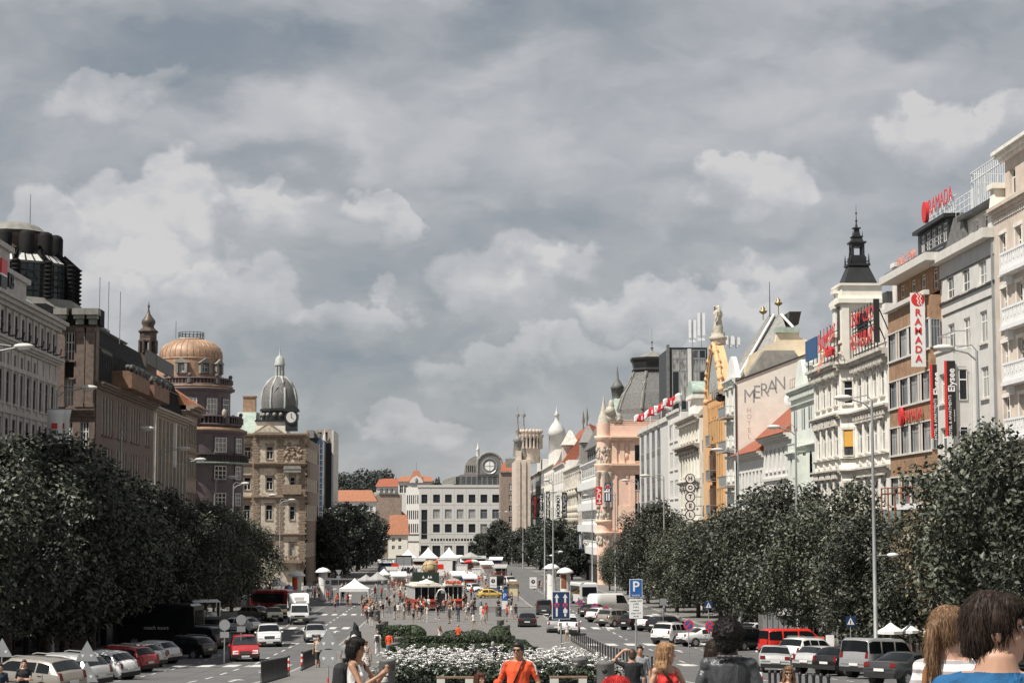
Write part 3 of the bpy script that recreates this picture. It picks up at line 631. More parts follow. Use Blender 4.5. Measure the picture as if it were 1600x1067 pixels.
for v in t.v:
 k=1 if v.z<20.9 else.76;v.x*=k;v.y*=k;v.z=18.73+(v.z-18.73)*.66
b.part(t,'tower_roof','black_metal')
# red roof signs
me,loc=sign_letters(b,'RESTAURANT',1327,1365,30.2,12.95,1.15,'red_sign',depth=.012);r=empty('roof_sign',loc,R(-90),'two lines of red restaurant letters on a frame at the foot of the tower','sign')
link('lettering',me,r);me2,_=sign_letters(b,'ČESKÝ  CZECH',1327,1365,30.2,0,1.25,'red_sign',depth=.012);link('lettering',me2,r).location=(0,0,1.75)
rw=max(v.co.x for v in me.vertices);mb=MB()
for i in range(9):mb.box(i*rw/8-.04,i*rw/8+.04,.14,.2,-.55,3.0)
for i in range(5):mb.tube([(i*rw/4,.2,2.6),(i*rw/4,1.5,-.5)],.05,5)
for z in(-.35,1.3,1.6):mb.box(0,rw,.14,.2,z,z+.07)
mb.box(rw+.02,rw+.2,-.1,.3,-.1,3.0)
mb.build('frame',M['dark_frame'],r)
me,loc=sign_letters(b,'Budweiser',1276.5,1303,29.4,13.5,1.5,'red_sign',depth=.012);r=empty('roof_sign',loc,R(-90),'red slanted script sign with swoosh on the roof beside the blue board','sign')
sh=Matrix.Identity(4);sh[2][0]=.12;me.transform(sh);link('lettering',me,r);rw=max(v.co.x for v in me.vertices)
me2=text_mesh('Budvar',1.0,.12,M['red_sign'],'lettering',bold=.03);o=link('lettering',me2,r);o.location=(rw*.68,0,-.2)
MB().add([(0,-.1,-.9),(rw*.16,-.1,-.75),(rw*.5,-.1,.35),(rw,-.1,1.15),(rw,-.1,1.0),(rw*.48,-.1,.05),(rw*.2,-.1,-1.3),(.1,-.1,-1.5)],[(0,1,6,7),(1,2,5,6),(2,3,4,5)]).build('swoosh',M['coral_sign'],r)
mb=MB()
for i in range(6):mb.box(i*rw/5-.03,i*rw/5+.03,.16,.22,-1.2,1.9)
for z in(-.8,.1,1.2):mb.box(0,rw,.16,.2,z,z+.06)
mb.build('frame',M['dark_frame'],r)
p=onX(1258.5,566,30.4);q=onX(1275,536,30.4);r=empty('billboard',(30.4,p.y,p.z),R(-90),'plain blue billboard on the roof of the pale green house','billboard')
MB().box(0,p.y-q.y,0,.15,0,1.75).build('board',M['banner_blue'],r);MB().box(.3,.4,.15,.22,-1.8,1.6).box(2.5,2.6,.15,.22,-1.8,1.6).box(4.2,4.3,.15,.22,-1.8,1.6).build('posts',M['dark_frame'],r)
# --- pale green house
b=rgt('pale_green_house','narrow pale green house with arched windows and oriel','building',1236,1290);us=[b.u(1243),b.u(1255),b.u(1266)]
def arch(b,u,z,w,h,m='dark_frame',y=.02):
 pts=[(u-w/2,z),(u+w/2,z)]+[(u+w/2*math.cos(k*math.pi/6),z+h-w/2+w/2*math.sin(k*math.pi/6))for k in range(7)]
 b.part(MB().prism(pts,'y',y-.03,y-.004),'arched_window',[GL])
b.face(0,b.W,b.g,11.4,[],'pale_green',depth=12,shop=1)
for u in us:
 for z,h in((8.3,1.9),(4.1,2.2),(.4,2.2)):
  for du in(-.5,.5):arch(b,u+du*(1 if z>8 else 0),z,.6 if z>8 else 1.1,h)
b.cornice(0,b.W,12.0,.6,.6,'pale_green',dent=.7);b.cornice(0,b.W,10.6,.2,.2,'pale_green');b.cornice(0,b.W,6.9,.25,.35,'pale_green')
b.at(b.u(1247),-1.0);b.face(0,3.4,-2,6.0,[(3.6,2.2,[1.7],1.0,'dark','white_frame',GLD),(.2,2.2,[1.7],1.0,'dark','white_frame',GLD)],'pale_green',depth=.99,name='oriel_wall');b.cornice(0,3.4,6.3,.3,.3,'pale_green',ext=1);b.railing(0,3.4,6.32,7.1,.1,'pale_green',n=9,t=.12,name='oriel_balustrade',sides=.8);b.at()
b.part(MB().prism([(1.0,12.02),(5.5,12.02),(5.0,13.2),(4,14.6),(2.6,14.6),(1.4,13.2)],'y',.2,1.4),'gable','pale_green');b.part(MB().box(6,7,.3,1.3,12,13.8).box(5.8,7.2,.2,1.5,13.8,14.1),'roof_pier','pale_green')
b.part(MB().frus(0,b.W,.4,11,12.0,1,b.W-1,3.5,9,14.2),'roof','slate')
# --- two low white houses with red tiled roofs
for nm,lab,pl,pr,ze,zr,wz,nw in(('low_white_house','low white house with red tiled roof beside the pale green house',1192.5,1236,8.2,14.6,5.1,6),('low_white_house','lower white house with red tiled roof below the painted hotel gable',1152,1192.5,7.1,11.8,3.3,7)):
 b=rgt(nm,lab,'house',pl,pr);us=lin(.5,b.W-.5,nw)
 b.face(0,b.W,b.g,ze-.1,[(wz,2.1,us,1.1,'c2'),(wz-4.2,2.1,us,1.1,'c2')],'cool_white',depth=11,sur='plain',sill='cool_white',shop=1);b.cornice(-.1,b.W+.1,ze+.15,.6,.75,'warm_grey');b.band(0,b.W,wz-.9,wz-.65,.2,'warm_grey')
 b.part(MB().prism([(-.9,ze+.16),(11,ze+.16),(6.2,zr)],'x',-.2,b.W+.05),'roof','red_tile')
 if nw==6:
  t=MB()
  for i in range(9):t.box(1+i*1.2,1.03+i*1.2,2.5,2.53,10.6,14.2)
  for z in(12.6,13.3,14.1):t.box(1,10.7,2.5,2.53,z,z+.03)
  b.part(t,'safety_rail','rust');t=MB().lathe([(.0,.25),(.5,.2),(.8,0)],14)
  r=empty('satellite_dish',(XR+1.0,b.ya-10.6,9.6),0,'white round satellite dish on the red roof','dish');o=t.build('dish',M['white_paint'],r);o.rotation_euler=(R(80),0,R(-25));o.location=(0,0,2.0);MB().tube([(0,.05,0),(0,.05,2)],.05,6).build('mast',M['steel'],r)
  # --- cream hotel with the painted gable wall
ymer=onX(1152,640,XR).y+.4;A=onY(1152,600,ymer);b=Bld('cream_hotel','cream hotel with painted name on its blind gable and grey hipped roof','building',Vector((XR,ymer,gz(ymer))),0)
zt=lambda px,py:onY(px,py,ymer).z
xl=lambda px,py=570:onY(px,py,ymer).x-XR
poly=[(0,b.z0),(16,b.z0),(16,zt(1300,545)),(xl(1258,555),zt(1258,555.5)),(0,zt(1152,596.5))]
mb=MB().prism(poly,'y',0,8.4);b.part(mb,'gable_wall','cream')
t=MB();c0=(0,zt(1152,596.5));c1=(xl(1258,555),zt(1258,555.5))
t.prism([(c0[0]-.1,c0[1]+.005),(c1[0],c1[1]+.005),(c1[0],c1[1]+.16),(c0[0]-.1,c0[1]+.16)],'y',-.12,.5);b.part(t,'coping','dark_frame')
dm('faded_paint',(.30,.31,.31),.85,var=.3,scale=3);dm('faint_paint',(.52,.47,.42),.85,var=.2,scale=3)
for i,(ch,px,py)in enumerate((('M',1171,620),('E',1182.5,613.5),('R',1194.5,610),('A',1206.5,605),('N',1219,599.5))):
 o=link('painted_letter',text_mesh(ch,2.05,.004,M['faded_paint'],'painted_letter',sx=.85),b.root);o.location=(xl(px,py),-.006,zt(px,py)-b.z0)
for i,ch in enumerate('HOTEL'):
 o=link('painted_letter',text_mesh(ch,.72,.004,M['faint_paint'],'painted_letter'),b.root);o.location=(xl(1170.5,660),-.006,zt(1170,641+i*10.3)-b.z0)
b.bx('downpipe','dark_frame',-.16,-.02,-.1,.04,b.z0,zt(1152,600))
Yb=ymer+3;zz_=lambda px,py:onY(px,py,Yb).z;xx_=lambda px,py:onY(px,py,Yb).x-XR
poly=[(xx_(1157.8,596),zz_(1157.8,597)),(xx_(1300,560),zz_(1300,560)),(xx_(1275,536),zz_(1275,536)),(xx_(1249,527),zz_(1249,527)),(xx_(1248,519),zz_(1248,519)),(xx_(1214,520.6),zz_(1214,520.6)),(xx_(1211,534),zz_(1211,534)),(xx_(1171,555),zz_(1171,555))]
dm('cream_dark',(.76,.64,.47),var=.08,streak=.15);b.part(MB().prism(poly,'y',3.0,3.6),'chimney_wall','cream_dark')
b.part(MB().box(xx_(1212,520),xx_(1249,519),2.7,3.9,zz_(1230,520),zz_(1230,511.5)),'wall_cap','green_copper')
t=MB()
for px in(1206,1216):t.lathe([(.28,zt(px,575)),(.28,zt(px,566)),(.36,zt(px,565)),(.36,zt(px,562))],8,c=(xl(px),2))
b.part(t,'chimney_pot','rust')
Yc=ymer+12;P3=lambda px,py,dy=0:(lambda v:(v.x-XR,v.y-ymer,v.z))(onY(px,py,Yc+dy))
v=[P3(1140,600,0),P3(1260,575,0),P3(1260,560,14),P3(1150,590,16),P3(1212,491.5,4),P3(1222,491.5,4)]
mb=MB().add([P3(1130,600,-2),P3(1245,560,-2),P3(1245,560,26),P3(1130,600,26),P3(1209,492,4),P3(1221,491.5,4),P3(1221,491.5,16),P3(1201,492,16)],[(0,1,5,4),(1,2,6,5),(2,3,7,6),(3,0,4,7),(4,5,6,7)])
b.part(mb,'hipped_roof','slate_light');t=MB();t.tube([P3(1152,592,-2.3),P3(1209,492,3.8)],.16,6);t.tube([P3(1221,491.5,3.8),P3(1240,512,-1)],.16,6);b.part(t,'ridge_flashing','white_paint')
b.part(MB().frus(*[P3(1222,500,6)[0],P3(1238,500,6)[0]],14,22,P3(1230,512,6)[2],P3(1222,500,6)[0],P3(1240,500,6)[0],13,23,P3(1230,494,6)[2]),'roof_hatch','dark_roof')
for px,top in((1192.5,478),(1216.5,465)):
 a=P3(px,500 if px<1200 else 491,8);t=MB().tube([a,(a[0],a[1],P3(px,top,8)[2])],[.06,.03],6);zc=P3(px,top+8,8)[2];t.lathe([(.02,zc-.45),(.42,zc-.2),(.5,zc),(.2,zc+.1),(.25,zc+.35),(.02,zc+.6)],8,c=a[:2]);b.part(t,'finial','gilt')
a=P3(1203,495,8);b.part(MB().tube([a,(a[0],a[1],P3(1203,440,8)[2])],[.07,.03],6),'flagpole','dark_frame')
# its street front
fw=onX(1135,640,XR).y-ymer;b.T=Matrix.Translation((-.12,fw,0))@Matrix.Rotation(R(-90),4,'Z');fw-=.02;us=lin(.3,fw-.3,2)
b.face(0,fw,b.z0,15.2,[(z,2.2,us,1.4,'c2')for z in(12.3,8.6,4.8,1,-3)],'cool_white',depth=7,sur='hood',sill='pale_green',shop=1);b.cornice(0,fw,15.8,.6,.5,'pale_green');t=MB()
for z in(8.1,4.3,.5,11.8):
 b.part(MB().box(1.2,fw-1.2,-1.0,-.003,z-.25,z-.05),'balcony_slab','old_stone');b.railing(1.2,fw-1.2,z,z+1.0,-.95,'steel',n=14,t=.07,sides=.9)
b.part(MB().prism([(k*fw/10,15.81+2.6*math.sin(math.pi*k/10))for k in range(11)],'y',.1,.6),'gable','cool_white');b.mansard(-1,fw,15.3,18.8,.8,9,.5,2.5,'lead')
# --- yellow hotel with ogive gable and statue
b=rgt('yellow_hotel','yellow ochre hotel with tall ogive gable and crowning statue','building',1092.5,1135);Wd=b.W;uc=Wd*.62
cols=lin(uc-5.6,uc+5.6,5)
rows=[(z,2.5,cols,1.6,'c2','dark_frame',GLD)for z in(9.6,5.6,1.6,-2.4)]+[(12.6,1.0,lin(uc-5.6,uc+5.6,9),.55,'dark','dark_frame',GLD)]
b.face(3.4,Wd,b.z0,14.6,rows,'ochre',depth=14,rec=.06,sill='ochre_dark',sur='plain',sproj=.12,shop=1)
b.face(0,3.4,b.z0,14.2,[(z,2.3,[1.9],1.3,'c2','dark_frame')for z in(9.6,5.6,1.6,-2.4)],'ochre',y=1.6,depth=11,shop=1)
for z in(9.3,5.3,1.3,-2.7):
 b.part(MB().box(.1,3.3,.3,1.59,z-.3,z-.05),'balcony_slab','old_stone');b.railing(.1,3.3,z-.04,z+1.1,.35,'steel',n=16,t=.08)
 b.part(MB().box(uc-1.5,uc+1.5,-1.0,-.003,z-.3,z-.05),'balcony_slab','old_stone');b.railing(uc-1.5,uc+1.5,z-.04,z+1.0,-.95,'steel',n=12,t=.08,sides=.9)
dm('bay_wood',(.10,.055,.035),.6,var=.2)
for z in(5.4,1.4):b.part(MB().box(uc-1.3,uc+1.3,-.55,-.003,z,z+3.2).box(uc-1.5,uc+1.5,-.7,-.003,z-.3,z-.02),'wooden_bay','bay_wood')
t=MB()
for u in lin(uc-6,uc+6,7):t.box(u-.14,u+.14,-.2,-.003,-3,14.3)
b.part(t,'pilaster_moulding','ochre');b.cornice(0,3.4,14.6,.5,.9,'old_stone',y=1.6);b.cornice(Wd-1.6,Wd,14.9,.5,1.1,'old_stone')
def ogive(hw,h,n=10):
 pts=[]
 for k in range(n+1):
  t_=k/n;pts.append((hw*(1-t_**1.9),h*t_))
 return pts
hw,hh=6.4,6.6;L=ogive(hw,hh);prof=[(uc-a,14.6+z)for a,z in L]+[(uc+a,14.6+z)for a,z in L[::-1][1:]]
b.part(MB().prism(prof,'y',-.1,.9),'ogive_gable','ochre');L2=ogive(4.1,4.7);prof=[(uc-a,15.5+z)for a,z in L2]+[(uc+a,15.5+z)for a,z in L2[::-1][1:]]
dm('mosaic',(.36,.38,.36),.5,var=.3,scale=5);b.part(MB().prism(prof,'y',-.16,-.102),'mosaic','mosaic');t=MB()
for q in(L,ogive(4.6,5.3)):
 for sgn in(-1,1):t.tube([(uc+sgn*a,-.2,(14.6 if q is L else 15.2)+z)for a,z in q],.26 if q is L else.16,6)
for k in range(12):a,z=L[k*10//12];t.ball((uc+(-1)**k*a,-.2,14.6+z),.42,7)
b.part(t,'gable_moulding','ochre');t=MB()
for u in(uc-1.5,uc,uc+1.5):t.prism([(u-.45,14.7),(u+.45,14.7),(u+.45,16),(u+.3,16.4),(u,16.6),(u-.3,16.4),(u-.45,16)],'y',-.2,-.162)
b.part(t,'gable_window',[GLD]);t=MB().lathe([(.9,20.9),(.9,21.4),(1.05,21.5),(1.05,21.8),(.8,21.9),(.8,22.3)],8,c=(uc,.4));b.part(t,'pedestal','statue_stone')
t=MB().lathe([(.55,22.3),(.62,22.8),(.5,23.4),(.42,23.9),(.58,24.4),(.5,24.8),(.18,25.0)],10,c=(uc,.4));t.ball((uc,.4,25.25),.26,8);t.tube([(uc+.5,.3,24.6),(uc+.75,.1,24.2),(uc+.6,0,23.6)],.14,6);t.tube([(uc-.45,.3,24.6),(uc-.9,.2,24.9),(uc-.6,.1,25.5)],.13,6);t.lathe([(.0,22.3),(.42,22.4),(.3,23.1),(.0,23.5)],8,c=(uc-1.0,.3));t.ball((uc-1,.3,23.6),.22,8);t.ball((uc+.1,.5,24.6),.75,9,sc=(.7,.3,1.3))
b.part(t,'statue','statue_stone');b.mansard(0,Wd,14.3,17.6,1.5,12,.8,2.5,'lead');b.part(MB().ball((Wd-1.2,-.5,14.2),.6,9,sc=(1.3,1,.8)),'bay_dome','black_metal')
# --- cream house with round letter signs
b=rgt('cream_house','cream house with deep cornices and round hanging letter signs','building',1061,1092.5);us=lin(1,b.W-1,6)
b.face(0,b.W,b.g,13.2,[(10.7,1.9,us,1.7,'c2','white_frame',GLD),(6.2,2.2,us,1.8,'c2','white_frame',GLD),(2.2,2.3,us,1.4,'c2'),(-2.2,2.4,us,1.4,'c2')],'cream',depth=12,sur='hood',shop=1);b.cornice(0,b.W,13.7,.6,.9,dent=.9);b.cornice(0,b.W,10.1,.6,1.0,'old_stone',dent=1.2);b.pil(lin(.2,b.W-.2,7),4.6,9.2,.5,.2,'cream');b.cornice(0,b.W,5.6,.35,.6);b.band(0,b.W,8.9,9.45,.12,'old_stone')
b.mansard(0,b.W,13.7,16.5,.6,10,.8,2.2,'lead');b.part(MB().frus(6,12,.4,4.5,13.7,6.3,11.7,.8,4,16.2).box(5.8,12.2,.2,4.8,16.2,16.7),'roof_pavilion','white_plaster');b.part(MB().prism([(9+3.2*math.cos(k*math.pi/8),16.71+1.9*math.sin(k*math.pi/8))for k in range(9)],'y',.3,4.6,smooth=True),'pavilion_roof','green_copper')
ys_=onX(1079,780,29.6).y
for i,ch in enumerate(('H','O','T','E','L','S')):
 p=onY(1078.5,747.5+i*14.2,ys_);r=empty('letter_sign',p,0,'round white letter sign on the cream house, reading %s'%ch,'sign',None)
 c=lambda r_,a=0:[(r_*math.cos(k*math.pi/10),r_*math.sin(k*math.pi/10))for k in range(20)]
 MB().prism(c(.62),'y',0,.2).build('ring',M['dark_frame'],r);MB().prism(c(.5),'y',-.03,-.002).build('disc',M['sign_white'],r);link('lettering',text_mesh(ch,.72,.008,M['sign_black'],'lettering',bold=.02),r).location=(0,-.04,0)
 MB().box(.6,1.4,.05,.12,-.04,.04).build('bracket',M['dark_frame'],r)
 # --- white functionalist block with triple windows
b=rgt('white_block','plain white block with groups of three upright windows','building',1043.5,1061);g3=[b.W*.3-1.3,b.W*.3,b.W*.3+1.3,b.W*.72-1.3,b.W*.72,b.W*.72+1.3]
b.face(0,b.W,b.g,15.2,[(z,2.5,g3,1.15,'c1','grey_frame',GLD)for z in(11.4,7.5,3.6,-.4,-4.2)],'cool_white',depth=14,shop=1);b.band(-.1,b.W+.1,15.2,15.6,.3,'warm_grey',name='cornice')
# --- light grey house with vertical window strips
b=rgt('grey_strip_house','light grey block with four dark vertical window strips','building',999,1043.5);us=[b.u(1003.5),b.u(1012),b.u(1020.5),b.u(1029)]
b.face(0,b.W,b.g,15.0,[(z,2.9,us,4.6,'strip','grey_frame',GLD)for z in(11.2,7.4,3.6,-.2,-4)],'light_grey',depth=12,rec=.06,sill=None,shop=1);t=MB()
for u in us:
 for z in(10.3,6.5,2.7):t.box(u-2.28,u+2.28,-.02,.25,z+.02,z+.88)
b.part(t,'spandrel','slate');b.band(-.1,b.W+.1,14.6,15.3,.3,'warm_grey',name='cornice');t=MB()
for u in us:t.lathe([(.0,14.0),(.7,14.1),(.8,14.3)],10,c=(u,-.1))
b.part(t,'roundel','warm_grey')
# flags above it
dm('flag_white',(.78,.77,.76),.8,var=.04);dm('flag_red',(.62,.03,.04),.8,var=.08)
for i,(px,py)in enumerate(((1012,655),(1029,648),(1045,640),(1060,632))):
 p=onX(px+3,py+8,31.0);r=empty('flag',p,0,('red and white flag on the grey block, %s from the pink palace'%('nearest','second','third','fourth')[i]),'flag',None)
 MB().tube([(0,0,-1.5),(.2,0,2.4)],.05,6).build('pole',M['white_paint'],r);n=12;vs=[]
 for a in range(n+1):
  for c in range(5):t_=a/n;vs.append((.15-2.5*t_,.35*math.sin(t_*8+i+c*.4),2.2-.75*t_-.34*c*(1-.25*t_)+.16*math.sin(t_*9+i*2)-.25*t_*t_))
 fs=[(a*5+c,a*5+c+1,(a+1)*5+c+1,(a+1)*5+c)for a in range(n)for c in range(4)];mb=MB();mb.add(vs,fs,0,True)
 for k,f in enumerate(fs):a,c=k//4,k%4;mb.m[k]=1 if(4<=a-c//2<=8 and not(a==6 and c in(1,2)))else 0
 o=mb.build('cloth',[M['flag_white'],M['flag_red']],r);sm=o.modifiers.new('thickness','SOLIDIFY');sm.thickness=.01
 # --- dark glass tower set back behind
A,C=onY(1046,545,276),onY(1106,640,276);b=Bld('glass_tower','dark glass office tower rising behind the flags','building',Vector((A.x,276,gz(276))),0);w=C.x-A.x
b.bx('core','black_metal',0,w,.1,14,b.z0,25.6);t=MB()
for u0,u1 in((.35,w*.46),(w*.6,w-.2)):
 zt_=[16.5,18,22.2,24.0,25.3]
 for k in range(4):
  for a in range(2):b.win(u0+(u1-u0)*(.25+.5*a),zt_[k],(u1-u0)/2-.05,zt_[k+1]-zt_[k]-.05,'x',.05,'steel')
b.bx('lift_shaft','light_grey',w*.475,w*.575,-.2,.09,b.z0,25.4);b.bx('edge_fin','slate',-.35,-.01,-.1,1,15,26)
def antenna(px,py0,py1,Y,label):
 p=onY(px,py1,Y);h=onY(px,py0,Y).z-p.z;r=empty('antenna_mast',p,0,label,'antenna');MB().tube([(0,0,0),(0,0,h)],.07,6).build('mast',M['steel'],r)
 mb=MB()
 for a in(-.35,.35):mb.box(a-.16,a+.16,-.2,.05,h*.35,h)
 mb.box(-.5,.5,-.05,.05,h*.2,h*.28);mb.build('panel_antennas',M['white_paint'],r)
antenna(1082,500,543,268,'white panel antennas on a mast, left of the statue');antenna(1096,489,543,266,'tallest white panel antenna mast on the glass tower');antenna(1140,525,545,236,'short white panel antennas on the dome roof behind the ochre gable');antenna(1150,527,545,240,'pair of short white panel antennas nearest the hipped slate roof')
# --- pink palace (faces the camera across the side street)
YP=360.;A=onY(937,720,YP);b=Bld('pink_palace','pink palace with sculpted corner and dark bell shaped dome','building',Vector((A.x,YP,gz(YP))),0);pu=lambda px,py=720:onY(px,py,YP).x-A.x;pz=lambda py,px=965:onY(px,py,YP).z
w=14.
wx=[pu(996.5),pu(996.5)+2.6]
b.face(pu(953),w,b.z0,pz(664),[(pz(y1),pz(y0)-pz(y1),wx,1.1,'c1','dark_frame',GLD)for y0,y1 in((695,720),(741,765),(786,812),(835,860))],'pink',depth=30,sill='pink_trim',sur='plain');t=MB()
for(py,pr_,h)in((684,1.2,.8),(727,1.0,.9),(833,.9,.5)):b.cornice(pu(953),w,pz(py)+.3,h,pr_,'pink_trim')
b.baluster(pu(953),w,pz(663)+.02,pz(659),.2,'pink_trim',.7)
b.pil([pu(960),pu(972),pu(988)],pz(724),pz(692),.9,.25,'pink_trim');b.pil([pu(960),pu(988)],pz(828),pz(742),.9,.25,'pink',cap=False);b.part(MB().box(pu(963),pu(985),-.12,-.003,pz(824),pz(790)),'panel','pink_trim');t=MB()
for px,py,q in((974,690,.5),(979,700,.7),(979,712,.7),(964,745,.6),(980,744,.7),(978,752,.5),(961,770,.5),(963,776,.6)):t.ball((pu(px),-.08,pz(py)),q*.55,8,sc=(1,.4,1.5))
b.part(t,'stucco_ornament','pink_trim')
# round sculpted corner bay
cx_=pu(944);rr_=pu(955)-pu(944);t=MB().lathe([(rr_,b.z0),(rr_,pz(661))],18,c=(cx_,rr_*.6));b.part(t,'corner_bay','pink');t=MB()
for py,q,hh_ in((684,1.35,.7),(727,1.35,.9),(833,1.4,.6),(815,1.3,.4)):z=pz(py);t.lathe([(rr_*1.02,z-hh_),(rr_*q,z),(rr_*q,z+.35),(rr_*1.02,z+.36)],18,c=(cx_,rr_*.6))
b.part(t,'bay_cornice','pink_trim');t=MB();rq=random.Random(4)
for py0,py1,n in((697,724,60),(792,814,70),(835,850,40)):
 for k in range(n):
  a=math.pi*(1.05+.9*rq.random());z=pz(py0+(py1-py0)*rq.random());t.ball((cx_+rr_*1.05*math.cos(a),rr_*.6+rr_*1.05*math.sin(a),z),.16+.2*rq.random(),6,sc=(.8,.8,1.6))
for a in(1.2,1.5,1.8):t.lathe([(.45,pz(792)),(.4,pz(745)),(.65,pz(740)),(.65,pz(737))],8,c=(cx_+rr_*1.08*math.cos(math.pi*a),rr_*.6+rr_*1.08*math.sin(math.pi*a)))
b.part(t,'figure_moulding','statue_stone');t=MB().lathe([(rr_*.9,pz(661)),(rr_*.7,pz(650)),(rr_*.35,pz(640)),(.3,pz(632)),(.1,pz(622)),(.02,pz(612))],10,c=(cx_,rr_*.6));t.ball((cx_+1.4,.2,pz(634)),.7,8,sc=(.8,.8,1.8));t.ball((cx_+1.2,.1,pz(642)),1.0,8);b.part(t,'corner_finial','statue_stone')
b.bx('attic_wall','pink',pu(953)+1,w,1.5,5,pz(664),pz(655));b.part(MB().frus(pu(960),w,1.2,10,pz(660)+.3,pu(968),w,4,10,pz(644)),'roof','slate');t=MB().ball((pu(960),.3,pz(652)),1.1,9,sc=(1.5,.6,1));t.ball((pu(967),.3,pz(655)),.7,8);b.part(t,'roof_sculpture','statue_stone')
dx,dy_=pu(1017),22.;k=(YP+dy_)/YP
def dz_(py):return onY(1017,py,YP+dy_).z
dx=onY(1019,600,YP+dy_).x-A.x;u_=(YP+dy_)/F
t=MB().lathe([(57*u_,b.z0+20),(57*u_,dz_(641)),(54*u_,dz_(632)),(48*u_,dz_(616)),(39*u_,dz_(600)),(33*u_,dz_(588)),(31*u_,dz_(582))],8,c=(dx,dy_),smooth=False,a0=R(22.5));b.part(t,'dome','slate')
t=MB().lathe([(32*u_,dz_(582)),(34*u_,dz_(579)),(31*u_,dz_(576)),(33*u_,dz_(567)),(36*u_,dz_(563)),(36*u_,dz_(560)),(28*u_,dz_(559))],8,c=(dx,dy_),smooth=False,a0=R(22.5));b.part(t,'dome_gallery','black_metal');t=MB().lathe([(27*u_,dz_(559.5)),(12*u_,dz_(553)),(4*u_,dz_(550)),(1.6*u_,dz_(548)),(1.6*u_,dz_(545)),(3*u_,dz_(543)),(1*u_,dz_(541)),(1*u_,dz_(536)),(2.2*u_,dz_(534)),(.3*u_,dz_(531)),(.2*u_,dz_(512))],8,c=(dx,dy_),smooth=False,a0=R(22.5));b.part(t,'dome_cap','lead');t=MB()
for k in range(8):
 a=R(22.5+45*k);t.tube([(dx+r_*u_*math.cos(a),dy_+r_*u_*math.sin(a),dz_(p_))for r_,p_ in((57.5,641),(54.5,632),(48.5,616),(39.5,600),(33.5,588),(31.5,582))],.3,5)
b.part(t,'dome_rib','lead')
# --- far right fronts
def far(name,label,pl,pr,X,ztop,m,rows,nb,typ='c2',extra=None,fm='white_frame',gm=GL,wf=.5,depth=14,cm='stone_trim',cp=.6):
 b=rgt(name,label,'building',pl,pr,X=X,py=760);us=lin(0,b.W,nb)
 b.face(0,b.W,b.g,ztop-.4,[(z,h,us,b.W/nb*min(.9,wf+.14),typ,fm,gm)for z,h in rows],m,depth=depth,rec=.05,sill=cm,shop=1);b.cornice(-.05,b.W+.05,ztop,.8,cp,cm)
 return b
b=far('banded_office','white office block with stepped balcony bands next to the pink corner',909,936,29.6,13.0,'cool_white',[(10.1,1.7),(5.6,1.8),(1.2,1.8),(-3.2,1.8)],8,'strip',wf=.86,cm='white_paint',cp=.5)
t=MB()
for z in(8.0,3.6,-.8,-5.2):t.box(-.02,b.W+.02,-1.0,-.003,z-.6,z+.9)
b.part(t,'balcony_band','white_paint');b.face(1,b.W-1,13.0,16.2,[(13.6,2.0,lin(1.5,b.W-1.5,8),3,'strip','dark_frame',GLD)],'slate',y=1.2,depth=9,sill=None,name='penthouse_wall');b.part(MB().frus(0,b.W,.4,11,16.2,2,b.W-2,3,9,21.5),'mansard_roof','slate')
b.part(MB().frus(b.W-16,b.W-6,1.5,8,16.2,b.W-13.5,b.W-8.5,3,6.5,22.5).frus(b.W-14,b.W-8,2.8,6.7,22.5,b.W-12,b.W-10,4,5.5,25.5),'turret_roof','green_copper');b.part(MB().lathe([(1.1,25.5),(1.3,27.5),(1.5,27.6),(1.0,28.4),(.3,29.5),(.05,32)],8,c=(b.W-11,4.7)),'turret_spire','slate')
b=far('ornate_cream_front','ornate cream front with sculpted bays beyond the banded office',882,909,30.2,13.8,'white_plaster',[(9.6,2.6),(5.0,2.6),(.4,2.8),(-4,2.8)],8,wf=.4);b.pil(lin(0,b.W,9),-1,12.5,1.4,.5,'stone_trim');b.cornice(0,b.W,8.6,.7,1.2);t=MB()
for u in lin(4,b.W-4,6):
 for z in(7.4,3.6,2.2,1.2):t.ball((u,-.6,z),1.1,7)
b.part(t,'figure_moulding','statue_stone');b.part(MB().frus(0,b.W,1,11,13.8,3,b.W-3,4,9,18.5),'roof','slate');b.part(MB().box(b.W-14,b.W-9,.4,4,13.8,19).frus(b.W-14.5,b.W-8.5,.2,4.4,19,b.W-12,b.W-11,2,2.6,23),'roof_gable','slate_light');b.part(MB().box(8,20,-.2,3,13.8,16.2),'attic','white_plaster')
b=far('red_roofed_front','white front with steep red tiled roof and slate dormer far along the square',866,882,30.2,16.2,'white_plaster',[(11.6,2.6),(6.8,2.6),(2,2.8),(-3,2.8)],6,wf=.42)
b.part(MB().prism([(-.5,16.2),(12,16.2),(12,24),(7,26.5)],'x',0,b.W-4),'steep_roof','red_tile');b.part(MB().frus(b.W-32,b.W-14,-.2,6,16.2,b.W-30,b.W-16,1.5,5,22),'dormer','slate');b.part(MB().box(b.W-12,b.W-7,0,4,16.2,21).frus(b.W-13,b.W-6,-.3,4.4,21,b.W-10,b.W-9,1.8,2.4,25),'roof_turret','stone_trim')
for k in(8,22):b.part(MB().lathe([(.4,24.5),(.2,27),(.5,28),(.05,31)],6,c=(b.W-k,6.5)),'finial','lead')
b=far('narrow_white_front','narrow white front with a white domed roof lantern',850,866,30.4,17.5,'cream',[(12.6,2.6),(7.6,2.8),(2.4,2.8),(-3,2.8)],6,wf=.42);zc=lambda py:onY(872,py,640).z
p=onY(870,680,640);b.T=Matrix.Translation((0,0,0));lx,ly=b.ya-640,p.x-30.4
